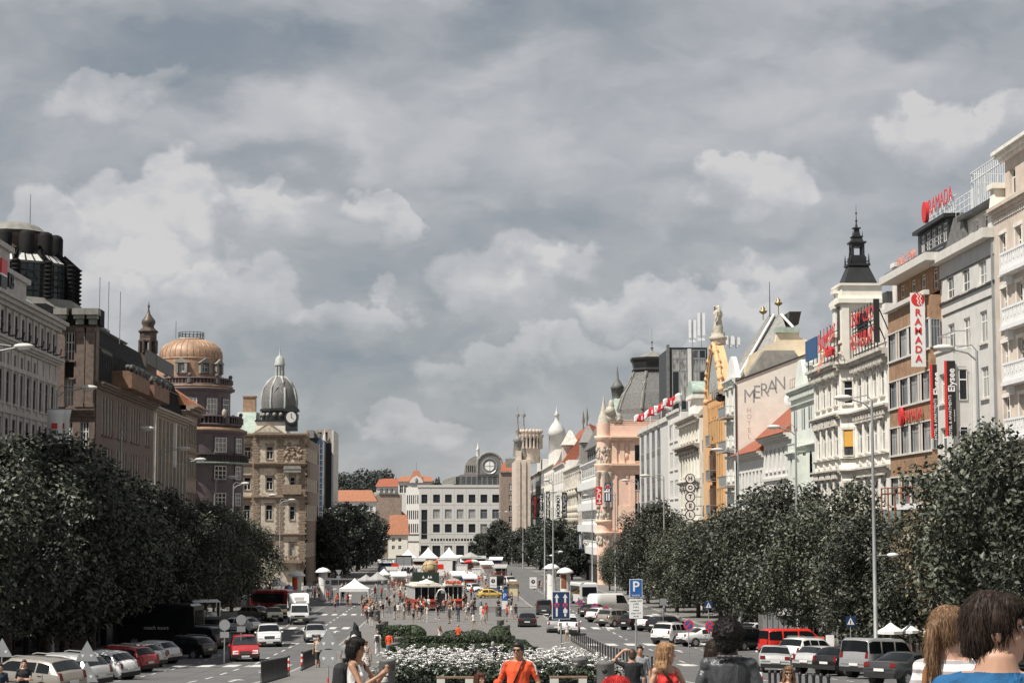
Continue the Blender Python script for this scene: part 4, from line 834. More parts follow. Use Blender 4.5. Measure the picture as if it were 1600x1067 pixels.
b.part(MB().lathe([(2.7,16),(2.7,zc(681)),(3.1,zc(680)),(2.7,zc(671)),(1.7,zc(663)),(1.0,zc(659)),(.7,zc(656)),(.7,zc(650)),(1.0,zc(649)),(.5,zc(645)),(.25,zc(641)),(.06,zc(634))],12,c=(lx,ly)),'domed_lantern','light_grey');b.part(MB().box(b.W-50,b.W-8,1,6,17.5,22),'stair_tower','white_plaster')
b=far('glass_grid_front','pale grey glazed grid front among the farthest houses',824,850,31.0,18.0,'warm_grey',[(13.2,3.4),(8.6,3.4),(4,3.4),(-.6,3.4),(-5,3)],14,'strip',wf=.7,fm='grey_frame');b.part(MB().box(b.W-60,b.W-20,.5,9,18,22),'penthouse','cool_white')
# beige tower house with crown
yk=640.;A=onY(806,760,yk);b=Bld('crown_tower_house','beige stone corner house with round crowned tower at the far right end','building',Vector((A.x,yk,gz(yk))),0);kx=lambda px:onY(px,740,yk).x-A.x;kz=lambda py:onY(825,py,yk).z
b.face(0,kx(829),b.z0,kz(718),[],'tan_stone' if False else 'beige_stone',depth=40);b.face(0,kx(815),kz(718),kz(704),[],'beige_stone',y=1,depth=6,name='parapet')
t=MB();
for px in(810,819):t.box(kx(px)-.6,kx(px)+.6,-.4,-.003,b.z0,kz(720))
b.part(t,'pilaster_moulding','beige_stone');cx_=kx(829);r0=17*yk/F
t=MB().lathe([(r0*.95,kz(722)),(r0*.95,kz(700)),(r0*1.0,kz(699)),(r0*1.0,kz(676)),(r0*1.08,kz(674)),(r0*1.08,kz(672)),(r0*.7,kz(671.5))],20,c=(cx_,5));b.part(t,'tower','beige_stone');t=MB();q=MB()
for k in range(20):
 a=2*math.pi*k/20;t.ball((cx_+r0*1.05*math.cos(a),5+r0*1.05*math.sin(a),kz(673)),.62,6,sc=(1,1,1.2));t.lathe([(.42,kz(700)),(.36,kz(684)),(.75,kz(681)),(.75,kz(678))],6,c=(cx_+r0*1.08*math.cos(a),5+r0*1.08*math.sin(a)))
 q.ball((cx_+r0*1.0*math.cos(a+.157),5+r0*1.0*math.sin(a+.157),kz(691)),.42,6,sc=(1,1,3.6))
b.part(t,'crown','beige_stone');b.part(q,'tower_window',[GLD]);t=MB()
for px,top in((809.5,634),(819,639)):t.lathe([(1.7,kz(712)),(1.2,kz(690)),(1.7,kz(688)),(1.0,kz(683)),(.45,kz(678)),(.9,kz(674)),(.3,kz(668)),(.15,kz(652)),(.8,kz(648)),(.15,kz(645)),(.05,kz(top))],8,c=(kx(px),3))
b.part(t,'spire','lead')
yk=700.;A=onY(782,760,yk);C=onY(812,760,yk);b=Bld('dull_beige_block','dull beige block between the pale end building and the crowned tower','building',Vector((A.x,yk,gz(yk))),0);w=C.x-A.x;z_=lambda py:onY(795,py,yk).z
b.face(0,w,b.z0,z_(738),[(z_(y),2.2,lin(3,w-1,2),1.4,'c2')for y in(765,782,799,816)],'tan_stone',depth=20);b.part(MB().frus(0,w,0,14,z_(738),1,w-1,4,10,z_(722)),'roof','red_tile');b.part(MB().box(2,w,2,9,z_(730),z_(716)),'roof_block','lead');b.bx('cornice','lead',-.2,w,-.6,-.003,z_(738),z_(736))
# hanging signs among the far right fronts
def simple_sign(label,p0,p1,y0,y1,Y,bg,txt,sz,fg='sign_white',rot_=False,vert=False,sp=.9):
 r,w,h=vert_sign('hanging_sign',label,'sign',p0,p1,y0,y1,Y,[],bg,fg,sz)
 me=text_mesh(txt,1,.02,M[fg],'lettering',vertical=vert,spacing=sp,bold=.02)
 xs=[v.co.x for v in me.vertices];zs=[v.co.z for v in me.vertices];tw,th=max(xs)-min(xs),max(zs)-min(zs);me.transform(Matrix.Translation((-(max(xs)+min(xs))/2,0,-(max(zs)+min(zs))/2)))
 if rot_:me.transform(Matrix.Rotation(-R(90)if rot_==1 else R(90),4,'Y'));tw,th=th,tw
 me.transform(Matrix.Diagonal((w*.72*sz/tw,1,h*.86/th,1)));o=link('lettering',me,r);o.location=(0,-.03,h/2);return r
simple_sign('tall dark hanging sign lettered GATE, among the far white fronts',878,886,769,809,425,'sign_black','GATE',.9,'steel',2)
simple_sign('tall white hanging sign lettered LONDON beside the dark one',868,876,771,809,440,'sign_white','LONDON',.9,'sign_black',2)
simple_sign('tall black hanging sign lettered BURGER, two signs beyond the dark one',853,860,768,812,455,'sign_black','BURGER',.9,'sign_white',0,True,.85)
simple_sign('tall black hanging sign lettered CASINO',842.5,848.5,771,811,470,'sign_black','CASINO',1.,'sign_white',0,True,.85)
simple_sign('tall dark red hanging sign at the far end of the sign row',833,839,773,811,485,'sign_black','HOTEL',.9,'red_sign',0,True,.85)
r=simple_sign('bright red banner with white marks beside the pink corner',930.5,941,760,788.5,352,'sign_red','ACM',.9,'sign_white',2)
r=simple_sign('navy blue banner with a white emblem beside the red banner',944.5,955,754.5,784,350,'sign_navy','- -',.8,'sign_white',0)
MB().prism([(.45*math.cos(k*math.pi/8),.45*math.sin(k*math.pi/8))for k in range(16)],'y',-.05,-.02).build('emblem',M['sign_white'],r).location=(0,0,2.75);MB().prism([(.26*math.cos(k*math.pi/8),.26*math.sin(k*math.pi/8))for k in range(16)],'y',-.08,-.052).build('emblem_core',M['sign_red'],r).location=(0,0,2.75)
r=simple_sign('navy banner low by the tree tops left of the pink corner',904,909.5,833,858,372,'sign_navy','N',.7,'sign_white',0)
# ================================================================ LEFT SIDE OF THE SQUARE
XL=-29.0
def lft(name,label,cat,pl,pr,X=XL,py=640,y0=None):
 ya=onX(pl,py,X).y if y0 is None else y0;yb=onX(pr,py,X).y;O=Vector((X,ya,gz(ya)))
 b=Bld(name,label,cat,O,90);b.W=yb-ya;b.ya=ya;b.X=X
 b.u=lambda px,py=640:onX(px,py,X).y-ya
 b.z=lambda px,py:onX(px,py,X).z
 b.g=min(b.z0,gz(yb));return b
 # --- bank building with the stepped attic
b=lft('bank_building','grey stone bank with piers and stepped attic at the left end','building',0,87,y0=112.)
n=int(b.W/2.05);us=[b.W-1.3-i*2.05 for i in range(n)]
b.face(0,b.W,b.g,14.2,[(12.35,1.6,us,1.1,'c1','dark_frame',GLD)]+[(z,2.1,us,.9,'c2','dark_frame',GLD)for z in(8.0,4.9,1.8,-1.3,-4.6)]+[(10.35,.95,us[3:],.6,'dark','dark_frame',GLD)],'kb_stone',depth=13,rec=.1,sill='kb_stone',shop=1)
b.cornice(-1,b.W+.25,14.95,.75,.75,'kb_stone',ext=.5);b.cornice(-1,b.W+.3,12.15,.5,.55,'kb_stone');t=MB()
for u in us:t.box(u+.72,u+1.32,-.07,-.003,-5,11.6);t.box(u+.8,u+1.25,-.12,-.003,12.16,14.15)
for z in(10.2,7.3,4.2,1.1,-2):t.box(0,b.W,-.12,-.004,z,z+.3)
b.part(t,'pier','kb_stone');t=MB()
for u in us:t.tube([(u+1.0,-.3,12.3),(u+1.0,-.75,12.35),(u+1.0,-.8,12.75)],.055,5)
b.part(t,'flag_bracket','black_metal');b.part(MB().frus(.2,b.W,-.3,6,14.97,.6,b.W-3,1.8,6,16.4),'roof','green_copper')
v0=133.6-b.ya;b.bx('attic_block','kb_stone',-.9,v0,.35,8.9,14.96,16.6);b.part(MB().box(-1,v0+.3,.1,9,16.601,16.95),'attic_coping','kb_stone');v1=128.4-b.ya;b.bx('attic_block','kb_stone',-.9,v1,.36,8.9,16.951,18.1);b.part(MB().box(-1,v1+.3,.1,9,18.101,18.45),'attic_coping','kb_stone')
p=onX(4.5,448,XL);r=empty('bank_sign',(XL+.3,onX(16,450,XL).y,15.3),R(90),'bank sign of red, white and black squares with black letters on the attic','sign');MB().box(-4.1,-2.5,-.06,.06,.8,1.75).build('red_panel',M['red_sign'],r);MB().box(-4.1,-2.5,-.06,.06,-.1,.66).build('black_panel',M['sign_black'],r);MB().box(-4.1,-2.5,-.06,.06,.665,.795).build('white_bar',M['sign_white'],r);link('lettering',text_mesh('KB',1.35,.06,M['sign_black'],'lettering',bold=.02),r).location=(-1.2,0,.55)
# --- brown corner house with the glazed lantern
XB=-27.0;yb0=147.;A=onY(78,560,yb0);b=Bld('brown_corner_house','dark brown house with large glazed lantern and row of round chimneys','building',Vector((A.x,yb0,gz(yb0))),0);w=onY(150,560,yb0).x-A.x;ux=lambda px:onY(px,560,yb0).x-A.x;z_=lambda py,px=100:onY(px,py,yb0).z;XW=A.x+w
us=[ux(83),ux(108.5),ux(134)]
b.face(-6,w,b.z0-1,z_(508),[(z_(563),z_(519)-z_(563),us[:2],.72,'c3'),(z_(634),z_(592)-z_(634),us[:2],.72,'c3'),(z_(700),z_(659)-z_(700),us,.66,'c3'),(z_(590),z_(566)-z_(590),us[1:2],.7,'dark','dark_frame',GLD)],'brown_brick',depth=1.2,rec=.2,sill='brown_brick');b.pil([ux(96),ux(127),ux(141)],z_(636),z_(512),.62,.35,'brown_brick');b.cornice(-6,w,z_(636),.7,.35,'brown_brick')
t=MB()
for px in(97,126,146):t.box(ux(px)-.28,ux(px)+.28,-.7,-.003,z_(508),z_(500));t.box(ux(px)-.4,ux(px)+.4,-1.0,-.003,z_(500)+.01,z_(494));t.box(ux(px)-.5,ux(px)+.5,-1.2,-.003,z_(494)+.01,z_(484))
b.part(t,'eaves_bracket','lead');b.bx('eaves','black_roof',-6,w+.3,-.25,1.6,z_(508)+.002,z_(483));b.bx('core','black_metal',-6,w-1.8,1.25,16,b.z0-1,z_(484));b.part(MB().lathe([(6.5,z_(486)),(6.4,z_(482)),(5.7,z_(464)),(5.5,z_(458))],8,c=(onY(20,430,yb0+7).x-A.x,7.0),smooth=False,a0=R(22.5)),'roof_skirt','lead')
cy_=7.;cx_=onY(20,430,yb0+7).x-A.x;lz=lambda py:onY(60,py,yb0+2.5).z;N=12;r0=4.95
b.part(MB().lathe([(r0-.3,lz(462)),(r0-.3,lz(407)),(r0-1.15,lz(391)),(r0-1.2,lz(388))],N,c=(cx_,cy_),smooth=False,a0=R(15)),'lantern_glazing',[glassmat('lantern_glass',(.05,.06,.06),(.30,.33,.33),.5,.1)]);t=MB();q=MB();th=MB();sk=MB()
for k in range(N):
 a=2*math.pi*k/N+R(15);ca,sa=math.cos(a),math.sin(a)
 t.tube([(cx_+r0*ca,cy_+r0*sa,lz(464)),(cx_+r0*ca,cy_+r0*sa,lz(407)),(cx_+(r0-1.1)*ca,cy_+(r0-1.1)*sa,lz(389))],.33,6)
 for j in range(9):z=lz(462)+(lz(408)-lz(462))*j/8;t.ball((cx_+(r0+.1)*ca,cy_+(r0+.1)*sa,z),.42,6,sc=(1,1,.35))
 a2=a+math.pi/N;tx_,ty_=-math.sin(a2),math.cos(a2);rr=(r0-.3)*math.cos(math.pi/N)+.03
 for s_ in(-.8,-.27,.27,.8):
  bx_,by_=cx_+rr*math.cos(a2)+tx_*s_,cy_+rr*math.sin(a2)+ty_*s_;th.tube([(bx_,by_,lz(461)),(bx_,by_,lz(408))],.045,4)
 for py in(452,442,432,420,409):th.tube([(cx_+rr*math.cos(a2)+tx_*s_,cy_+rr*math.sin(a2)+ty_*s_,lz(py))for s_ in(-1.2,1.2)],.05,4)
 s1,s0=(r0-1.12)*math.cos(math.pi/N)+.05,(r0-.28)*math.cos(math.pi/N)+.05;P_=lambda rr_,s_,z_:(cx_+rr_*math.cos(a2)+tx_*s_,cy_+rr_*math.sin(a2)+ty_*s_,z_)
 for s_ in(-.52,0,.52):sk.add([P_(s0-.1,s_*1.35-.27,lz(405)),P_(s0-.1,s_*1.35+.27,lz(405)),P_(s1+.08,s_+.2,lz(392.5)),P_(s1+.08,s_-.2,lz(392.5))],[(0,1,2,3)])
 th.tube([(cx_+rr*math.cos(a2)+tx_*.5*math.cos(v),cy_+rr*math.sin(a2)+ty_*.5*math.cos(v),lz(434)+.55*math.sin(v))for v in[j*math.pi/5 for j in range(11)]],.04,4)
 rq_=r0-1.62;q.lathe([(.62,lz(392)),(.62,lz(362)),(.5,lz(357)),(.25,lz(354.5)),(.02,lz(354))],10,c=(cx_+rq_*math.cos(a2),cy_+rq_*math.sin(a2)))
b.part(sk,'skylight_pane','light_grey');b.part(t,'lantern_rib','black_roof');b.part(th,'lantern_glazing_bar','black_metal');b.part(q,'round_chimney','black_roof');b.part(MB().lathe([(r0-2.6,lz(390)),(r0-2.6,lz(352))],20,c=(cx_,cy_)),'inner_drum','brown_brick');b.part(MB().lathe([(r0-2.4,lz(354)),(r0-2.2,lz(352)),(r0-2.4,lz(350)),(r0-2.9,lz(342)),(r0-3.3,lz(338)),(r0-4.2,lz(335)),(.2,lz(333))],16,c=(cx_,cy_),smooth=False),'lantern_cap','lead');b.part(MB().tube([(ux(10),cy_,lz(336)),(ux(10),cy_,lz(288))],[.06,.03],6),'mast','steel')
# street front of the brown house, receding
b.T=Matrix.Translation((w+.06,0.06,0))@Matrix.Rotation(R(90),4,'Z');FB=onX(237,660,XB).y-yb0;uu=lambda px,py=660:onX(px,py,XB).y-yb0;zb=lambda px,py:onX(px,py,XB).z
c=[3+i*1.35 for i in range(int((FB-4)/1.35))];c=[u for u in c if int((u-3)/1.35)%5!=4]
b.face(0,FB,b.z0-1,10.4,[(7.0,2.9,c,.8,'tall'),(3.1,2.9,c,.8,'tall'),(-.9,2.9,c,.8,'tall'),(-5,2.9,c,.8,'tall')],'brown_brick',depth=14,rec=.12,sill='brown_brick',e0=False,shop=1);b.cornice(0,FB,10.9,.5,.6,'brown_brick')
mb=MB().prism([(.2,10.9),(14,10.9),(14,16.9),(4,16.9),(1.3,15.6),(.7,13.6)],'x',.3,FB);b.part(mb,'mansard_roof','black_roof');b.part(MB().prism([(1.3,15.62),(4,16.92),(4,17.1),(1.1,15.75)],'x',6,FB-8),'roof_edge','slate');t=MB()
for i in range(34):
 u=1.2+i*(FB-2)/34;t.box(u,u+.07,.02,.16,10.9,13.6);t.tube([(u,.2,13.6),(u,.9,14.6),(u,1.5,15.2)],.05,4)
b.part(t,'roof_rib','dark_roof');t=MB();pl_=MB();rq=random.Random(9)
for a,c_ in((uu(172),uu(202)),(uu(210),uu(235))):
 t.box(a,c_,-1.5,.2,10.91,12.3)
 for i in range(60):pl_.ball((a+(c_-a)*rq.random(),-1.5+.5*rq.random(),12.35+.3*rq.random()),.16+.2*rq.random(),5)
dm('balcony_brown',(.23,.135,.085),var=.2,streak=.3);b.part(t,'roof_balcony','balcony_brown');o=b.part(pl_,'balcony_planting','dark_roof');t=MB()
for px,py0 in((155,433),(169,440),(187,456)):a=onY(px,py0,160);t.tube([(12.8,8,18),(12.8,8,a.z)],.03,4)if False else t.tube([((160-yb0),-(a.x-XW),15),((160-yb0),-(a.x-XW),a.z)],.035,4)
b.part(t,'aerial','steel')
# --- pale stone theatre house with pilasters
b=lft('pale_pilaster_house','pale stone house with tall pilasters under a black mansard roof','building',233,291);c=lin(.8,b.W-.6,9)
b.face(0,b.W,b.g,11.0,[(6.6,2.9,c,1.2,'tall','dark_frame'),(2.6,2.6,c,1.2,'c2','dark_frame'),(-1.4,2.6,c,1.2,'c2','dark_frame'),(-5.4,2.6,c,1.2,'c2','dark_frame')],'roko_stone',depth=13,rec=.15,sill='roko_stone',shop=1);b.cornice(-.1,b.W+.1,11.5,.6,.9,'roko_stone');b.pil(lin(.1,b.W,10),-6,10.6,.55,.3,'roko_stone',cap=False);b.bx('white_pier','white_plaster',.4,.9,-.6,-.31,2,10.8);b.bx('white_pier','white_plaster',b.W*.55,b.W*.55+.5,-.6,-.31,6,10.6)
b.part(MB().prism([(.2,11.5),(12,11.5),(12,17.4),(5,17.4),(1.4,15.4)],'x',.1,b.W),'mansard_roof','black_roof');t=MB()
for i in range(26):u=.4+i*(b.W-.8)/26;t.tube([(u,.2,11.6),(u,1.3,15.4),(u,4.8,17.4)],.06,4)
t.box(.1,b.W,.8,1.0,14.2,14.3);t.box(.1,b.W*.7,.3,.45,15.6,17.0)
b.part(t,'roof_rib','dark_roof')
ty=193.;p=onY(231,560,ty);b.T=Matrix.Translation((ty-b.ya,-(p.x-XL),0));tz=lambda py:onY(231,py,ty).z;u_=ty/F;t=MB()
t.lathe([(14*u_,13.5),(14*u_,tz(552))],8,smooth=False);b.part(t,'tower_base','bronze');t=MB()
for k in range(8):
 a=R(22.5+45*k);t.tube([(13*u_*math.cos(a),13*u_*math.sin(a),tz(552)),(13*u_*math.cos(a),13*u_*math.sin(a),tz(532))],.17,6)
t.lathe([(14.3*u_,tz(534)),(14*u_,tz(531)),(13.5*u_,tz(530)),(13.5*u_,tz(521)),(16*u_,tz(519)),(16*u_,tz(517.5)),(9*u_,tz(512))],8,smooth=False,a0=R(22.5));b.part(t,'belfry','bronze');b.part(MB().lathe([(9.5*u_,tz(513)),(8.5*u_,tz(510)),(11*u_,tz(505)),(10.5*u_,tz(501)),(7*u_,tz(496.5)),(3*u_,tz(491)),(1.6*u_,tz(486)),(1*u_,tz(482)),(2.0*u_,tz(478.5)),(.8*u_,tz(476)),(.2*u_,tz(471))],12),'onion_dome','bronze');b.at()
# blue vertical theatre sign
r,w_,h_=vert_sign('theatre_sign','tall dark blue vertical sign with pale letters on the pale pilaster house','sign',213.5,225.5,698,752,178.5,[(ch,.82-.2*i,.85,'steel',False)for i,ch in enumerate('ROKO')],'banner_blue','steel',.8)
# --- tan house with small orange roof before the domed house
b=lft('tan_house','tan house with deep cornice and orange roof edge before the domed house','building',291,308);c=lin(.3,b.W-.3,6)
b.face(0,b.W,b.g,12.6,[(z,2.2,c,1.2,'c2')for z in(9,5.2,1.4,-2.6,-6.5)],'tan_stone',depth=12,rec=.13,sur='plain',sill='tan_stone',shop=1);b.cornice(-.1,b.W+.1,13.2,.6,1.3,'tan_stone',dent=.9);b.cornice(0,b.W,8.2,.3,.4,'tan_stone');b.part(MB().prism([(-1.2,13.21),(11,13.21),(5.5,17.6)],'x',0,b.W),'roof','orange_tile')
# --- purple round corner house with copper dome
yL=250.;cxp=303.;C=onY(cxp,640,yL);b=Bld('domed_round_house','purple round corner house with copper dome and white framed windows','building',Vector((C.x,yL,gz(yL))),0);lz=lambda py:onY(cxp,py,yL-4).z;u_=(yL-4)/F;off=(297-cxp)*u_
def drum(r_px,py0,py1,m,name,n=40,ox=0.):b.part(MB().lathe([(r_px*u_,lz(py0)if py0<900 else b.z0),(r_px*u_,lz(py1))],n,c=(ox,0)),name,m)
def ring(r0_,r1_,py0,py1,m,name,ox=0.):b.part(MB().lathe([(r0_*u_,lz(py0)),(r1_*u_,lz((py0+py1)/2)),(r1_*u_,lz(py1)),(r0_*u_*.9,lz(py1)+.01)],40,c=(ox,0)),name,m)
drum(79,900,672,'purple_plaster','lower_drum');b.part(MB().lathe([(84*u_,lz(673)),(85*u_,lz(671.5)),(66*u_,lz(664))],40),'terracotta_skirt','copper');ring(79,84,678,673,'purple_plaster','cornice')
drum(75,665,664,'purple_plaster','terrace');drum(57,664,607,'purple_plaster','middle_drum');ring(57,64,611,605,'purple_plaster','upper_cornice');ring(57,61,605,601,'copper','cornice_flashing')
def ring_bal(r_px,py0,py1,n,name,ox=0.):
 t=MB();r_=r_px*u_;z0_,z1_=lz(py0),lz(py1)
 t.lathe([(r_-.15,z0_),(r_+.15,z0_),(r_+.15,z0_+.2),(r_-.15,z0_+.2)],40,c=(ox,0));t.lathe([(r_-.15,z1_-.2),(r_+.18,z1_-.2),(r_+.18,z1_),(r_-.15,z1_)],40,c=(ox,0))
 for k in range(n):
  a=2*math.pi*k/n;x,y=ox+r_*math.cos(a),r_*math.sin(a);wd=.6 if k%8==0 else.16
  t.lathe([(wd*.6,z0_+.2),(wd*.6,z1_-.2)],6,c=(x,y))
  if k%8==0:t.ball((x,y,z1_+.25),.28,8)
 b.part(t,name,'purple_plaster')
ring_bal(74,664,649,72,'terrace_balustrade');ring_bal(57,601,589,64,'upper_balustrade');drum(49,602,559,'copper','dome_drum',ox=off)
ring(47,50,561,557.5,'copper','dome_moulding',off);t=MB();prof=[(49,558),(49.5,553),(48.5,546),(45,539.5),(38,533.5),(29,529),(21,527)]
t.lathe([(r_*u_,lz(p_))for r_,p_ in prof],48,c=(off,0));b.part(t,'copper_dome','copper');t=MB()
for k in range(32):
 a=2*math.pi*k/32;t.tube([(off+r_*u_*1.004*math.cos(a),r_*u_*1.004*math.sin(a),lz(p_))for r_,p_ in prof],.045,4)
b.part(t,'dome_seam','copper');b.part(MB().lathe([(20*u_,lz(527.5)),(21*u_,lz(526)),(20.5*u_,lz(524.5)),(1,lz(523.5))],24,c=(off,0)),'dome_platform','old_stone');t=MB()
for k in range(20):a=2*math.pi*k/20;t.tube([(off+20*u_*math.cos(a),20*u_*math.sin(a),lz(524.5)),(off+20*u_*math.cos(a),20*u_*math.sin(a),lz(515))],.035,4)
for py in(515.3,519.5):t.tube([(off+20*u_*math.cos(2*math.pi*k/30),20*u_*math.sin(2*math.pi*k/30),lz(py))for k in range(31)],.035,4)
t.tube([(off-2,0,lz(524)),(off-2,0,lz(497))],.03,4);b.part(t,'platform_railing','dark_frame')
def rwin(deg,r_px,py0,py1,w,typ='c3',ox=0.,fm='white_frame'):
 a=R(deg);r_=r_px*u_;b.T=Matrix.Translation((ox+r_*math.sin(a),-r_*math.cos(a),0))@Matrix.Rotation(a,4,'Z');z0_,z1_=lz(py1),lz(py0);b.win(0,z0_,w,z1_-z0_,typ,-.05,fm);b.part(MB().box(-w/2-.2,w/2+.2,-.3,-.06,z0_-.22,z0_-.02).box(-w/2-.1,w/2+.1,-.14,-.03,z1_+.02,z1_+.15),'sill','purple_plaster');b.T=Matrix.Identity(4)
for d in(-8,33,64):rwin(d,49.3,569,581,.75,'c2',off)
for d in(-8,33,64):
 a=R(d);r_=49*u_;b.T=Matrix.Translation((off+r_*math.sin(a),-r_*math.cos(a),0))@Matrix.Rotation(a,4,'Z');b.part(MB().box(-.75,-.42,-.5,.6,lz(583),lz(567)).box(.42,.75,-.5,.6,lz(583),lz(567)).prism([(-.95,lz(567)+.01),(.95,lz(567)+.01),(0,lz(559))],'y',-.55,.8),'dormer','lead');b.T=Matrix.Identity(4)
for d in(3,36,66):rwin(d,57.3,622,647,1.5,'c3')
for d,w_ in((2,1.75),(39,1.75),(68,1.5)):
 for y0_,y1_ in((684,707),(728,749),(770,790),(812,834)):rwin(d,79.4,y0_,y1_,w_,'c3')
ring(79,88,725,722,'green_copper','balcony_slab');t=MB()
for k in range(90):a=2*math.pi*k/90;t.tube([(86*u_*math.cos(a),86*u_*math.sin(a),lz(722)),(86*u_*math.cos(a),86*u_*math.sin(a),lz(711))],.09,4)
t.lathe([(85*u_,lz(711.5)),(87*u_,lz(711.5)),(87*u_,lz(710)),(85*u_,lz(710))],40);b.part(t,'balcony_railing','black_metal')
t=MB().lathe([(1.5,lz(880)),(1.2,lz(745)),(.7,lz(735)),(.3,lz(727)),(.02,lz(722))],10,c=(-9*u_,-80*u_));b.part(t,'half_obelisk','purple_plaster')
b.bx('rear_wing','purple_plaster',-20,2,4,30,b.z0,lz(640));b.part(MB().prism([(3.9,lz(640)+.01),(30,lz(640)+.01),(17,lz(560))],'x',-20,-2),'rear_roof','orange_tile');t=MB().ball((54*u_,-52*u_,lz(646)),.42,8,sc=(.8,.8,1.5));b.part(t,'urn','old_stone')
# --- clock house facing the camera across the side street
YC=360.;A=onY(387,740,YC);b=Bld('clock_house','sandstone corner house with green ribbed dome and corner clock','building',Vector((A.x,YC,gz(YC))),0);cu=lambda px,py=740:onY(px,py,YC).x-A.x;cz=lambda py,px=440:onY(px,py,YC).z;w=cu(476)
c3_=[cu(387),cu(421),cu(456)]
b.face(cu(397),w,b.z0,cz(682),[(cz(y1),cz(y0)-cz(y1),[cu(421)],1.25,'t2','white_frame',GLD)for y0,y1 in((697,717),(745,765),(788,812),(848,870))]+[(cz(y1),cz(y0)-cz(y1),[cu(457)],.95,'c1','white_frame',GLD)for y0,y1 in((702,713),(745,766),(790,812),(848,870))],'clock_stone',depth=34,sur='hood',sill='clock_trim',rec=.3)
b.face(cu(372),cu(396.6),b.z0,cz(682),[(cz(y1),cz(y0)-cz(y1),[cu(385)],1.25,'t2','white_frame',GLD)for y0,y1 in((697,717),(745,765),(788,812),(848,870))],'clock_stone',y=1.6,depth=30,sur='hood',sill='clock_trim',rec=.3)
for py,h_,p_ in((677,.9,1.1),(722,.9,.8),(728,.4,.4),(775,.6,.6),(833,.6,.6)):b.cornice(cu(396.5),w+.2,cz(py),h_,p_,'clock_trim',dent=.8 if py==677 else 0)
for py in(677,722,775):b.cornice(cu(371),cu(396.4),cz(py),.8,.7,'clock_trim',y=1.6)
t=MB()
for px in(399,438,473):
 z=cz(890);k=0
 while z<cz(684):t.box(cu(px)-(.75 if k%2 else.55),cu(px)+(.75 if k%2 else.55),-.14,-.003,z,z+.42);z+=.5;k+=1
b.part(t,'quoin_moulding','clock_trim');t=MB().prism([(cu(395),cz(677)+.01),(cu(444),cz(677)+.01),(cu(420),cz(660.5))],'y',-1.0,1.0);b.part(t,'pediment','clock_trim');t=MB();rq=random.Random(3);b.part(MB().prism([(cu(401),cz(676)+.05),(cu(438),cz(676)+.05),(cu(420),cz(664.5))],'y',-1.03,-1.004),'pediment_field','clock_stone')
for k in range(40):t.ball((cu(443+rq.random()*28),-.1,cz(693+rq.random()*24)),.22+.2*rq.random(),6,sc=(1,.6,1))
t.ball((cu(478),-.2,cz(684)),.8,8,sc=(.8,.8,1.8));b.part(t,'relief','clock_trim');b.bx('balcony','clock_trim',cu(442),cu(472),-1.3,-.003,cz(772),cz(768));b.bx('balcony_parapet','clock_trim',cu(442),cu(472),-1.3,-1.1,cz(768)+.002,cz(757))
b.part(MB().prism([(cu(443),cz(733)),(cu(472),cz(733)),(cu(470),cz(728)),(cu(445),cz(728))],'y',-1.4,-.5).box(cu(444),cu(471),-1.3,-.003,cz(738),cz(733)-.01),'bay_roof','lead');b.baluster(cu(442),cu(472),cz(875),cz(868),-1.0,'clock_trim',.6);b.bx('balcony_floor','clock_trim',cu(440),cu(474),-1.4,-.003,cz(879),cz(875)-.01);t=MB()
for px in(445,468):t.box(cu(px)-.4,cu(px)+.4,-.9,-.003,cz(890),cz(879)-.01)
b.part(t,'corbel_moulding','clock_trim');b.bx('attic_wall','cream',cu(397),cu(447),1.4,8,cz(676),cz(658));b.part(MB().box(cu(396),cu(449),1.1,8.3,cz(658)+.002,cz(655.5)),'attic_coping','black_metal');b.part(MB().prism([(1.9,cz(676)),(20,cz(676)),(12,cz(640)),(4,cz(642))],'x',cu(366),cu(396)),'copper_roof','green_copper')
b.part(MB().box(cu(371),cu(391),8,10,cz(650),cz(616)).box(cu(370),cu(392),7.8,10.2,cz(616)+.01,cz(614)),'chimney','brick' if 'brick' in M else 'copper')
dcx,dcy=cu(431.5),5.0;uq=(YC+dcy)/F;dz2=lambda py:onY(431,py,YC+dcy).z
t=MB().lathe([(28*uq,dz2(657)),(28*uq,dz2(645)),(31*uq,dz2(643)),(31*uq,dz2(640)),(27*uq,dz2(638))],8,c=(dcx,dcy),smooth=False,a0=R(22.5));b.part(t,'dome_base','black_metal');t=MB()
for k in range(8):
 a=R(45*k);
 for s_ in(-.3,.3):t.ball((dcx+27.5*uq*math.cos(a+s_*.6),dcy+27.5*uq*math.sin(a+s_*.6),dz2(649)),.42,8,sc=(1,1,1))
b.part(t,'bullseye','lead');pr=[(28,639),(29,630),(28,619),(25,608),(19.5,598),(12,591),(8,589)]
b.part(MB().lathe([(r_*uq,dz2(p_))for r_,p_ in pr],16,c=(dcx,dcy),smooth=True,a0=R(22.5)),'dome','slate');dm('dome_rib_grey',(.40,.42,.39),.6,var=.15,streak=.3);t=MB()
for k in range(8):a=R(22.5+45*k);t.tube([(dcx+r_*1.0*uq*math.cos(a),dcy+r_*1.0*uq*math.sin(a),dz2(p_))for r_,p_ in pr],.22,6)
for a in(-90,):a=R(a);t.tube([(dcx+(25*uq)*math.cos(a)-math.sin(a)*x_,dcy+25*uq*math.sin(a)+math.cos(a)*x_,dz2(635)+z_)for x_,z_ in((-.9,0),(-.9,2.2),(0,3.6),(.9,2.2),(.9,0))],.14,5)
b.part(t,'dome_rib','dome_rib_grey');t=MB().lathe([(8.5*uq,dz2(590)),(8.5*uq,dz2(588)),(7*uq,dz2(587.5))],12,c=(dcx,dcy))
for k in range(8):a=R(45*k);t.tube([(dcx+6*uq*math.cos(a),dcy+6*uq*math.sin(a),dz2(588)),(dcx+6*uq*math.cos(a),dcy+6*uq*math.sin(a),dz2(571))],.16,6)
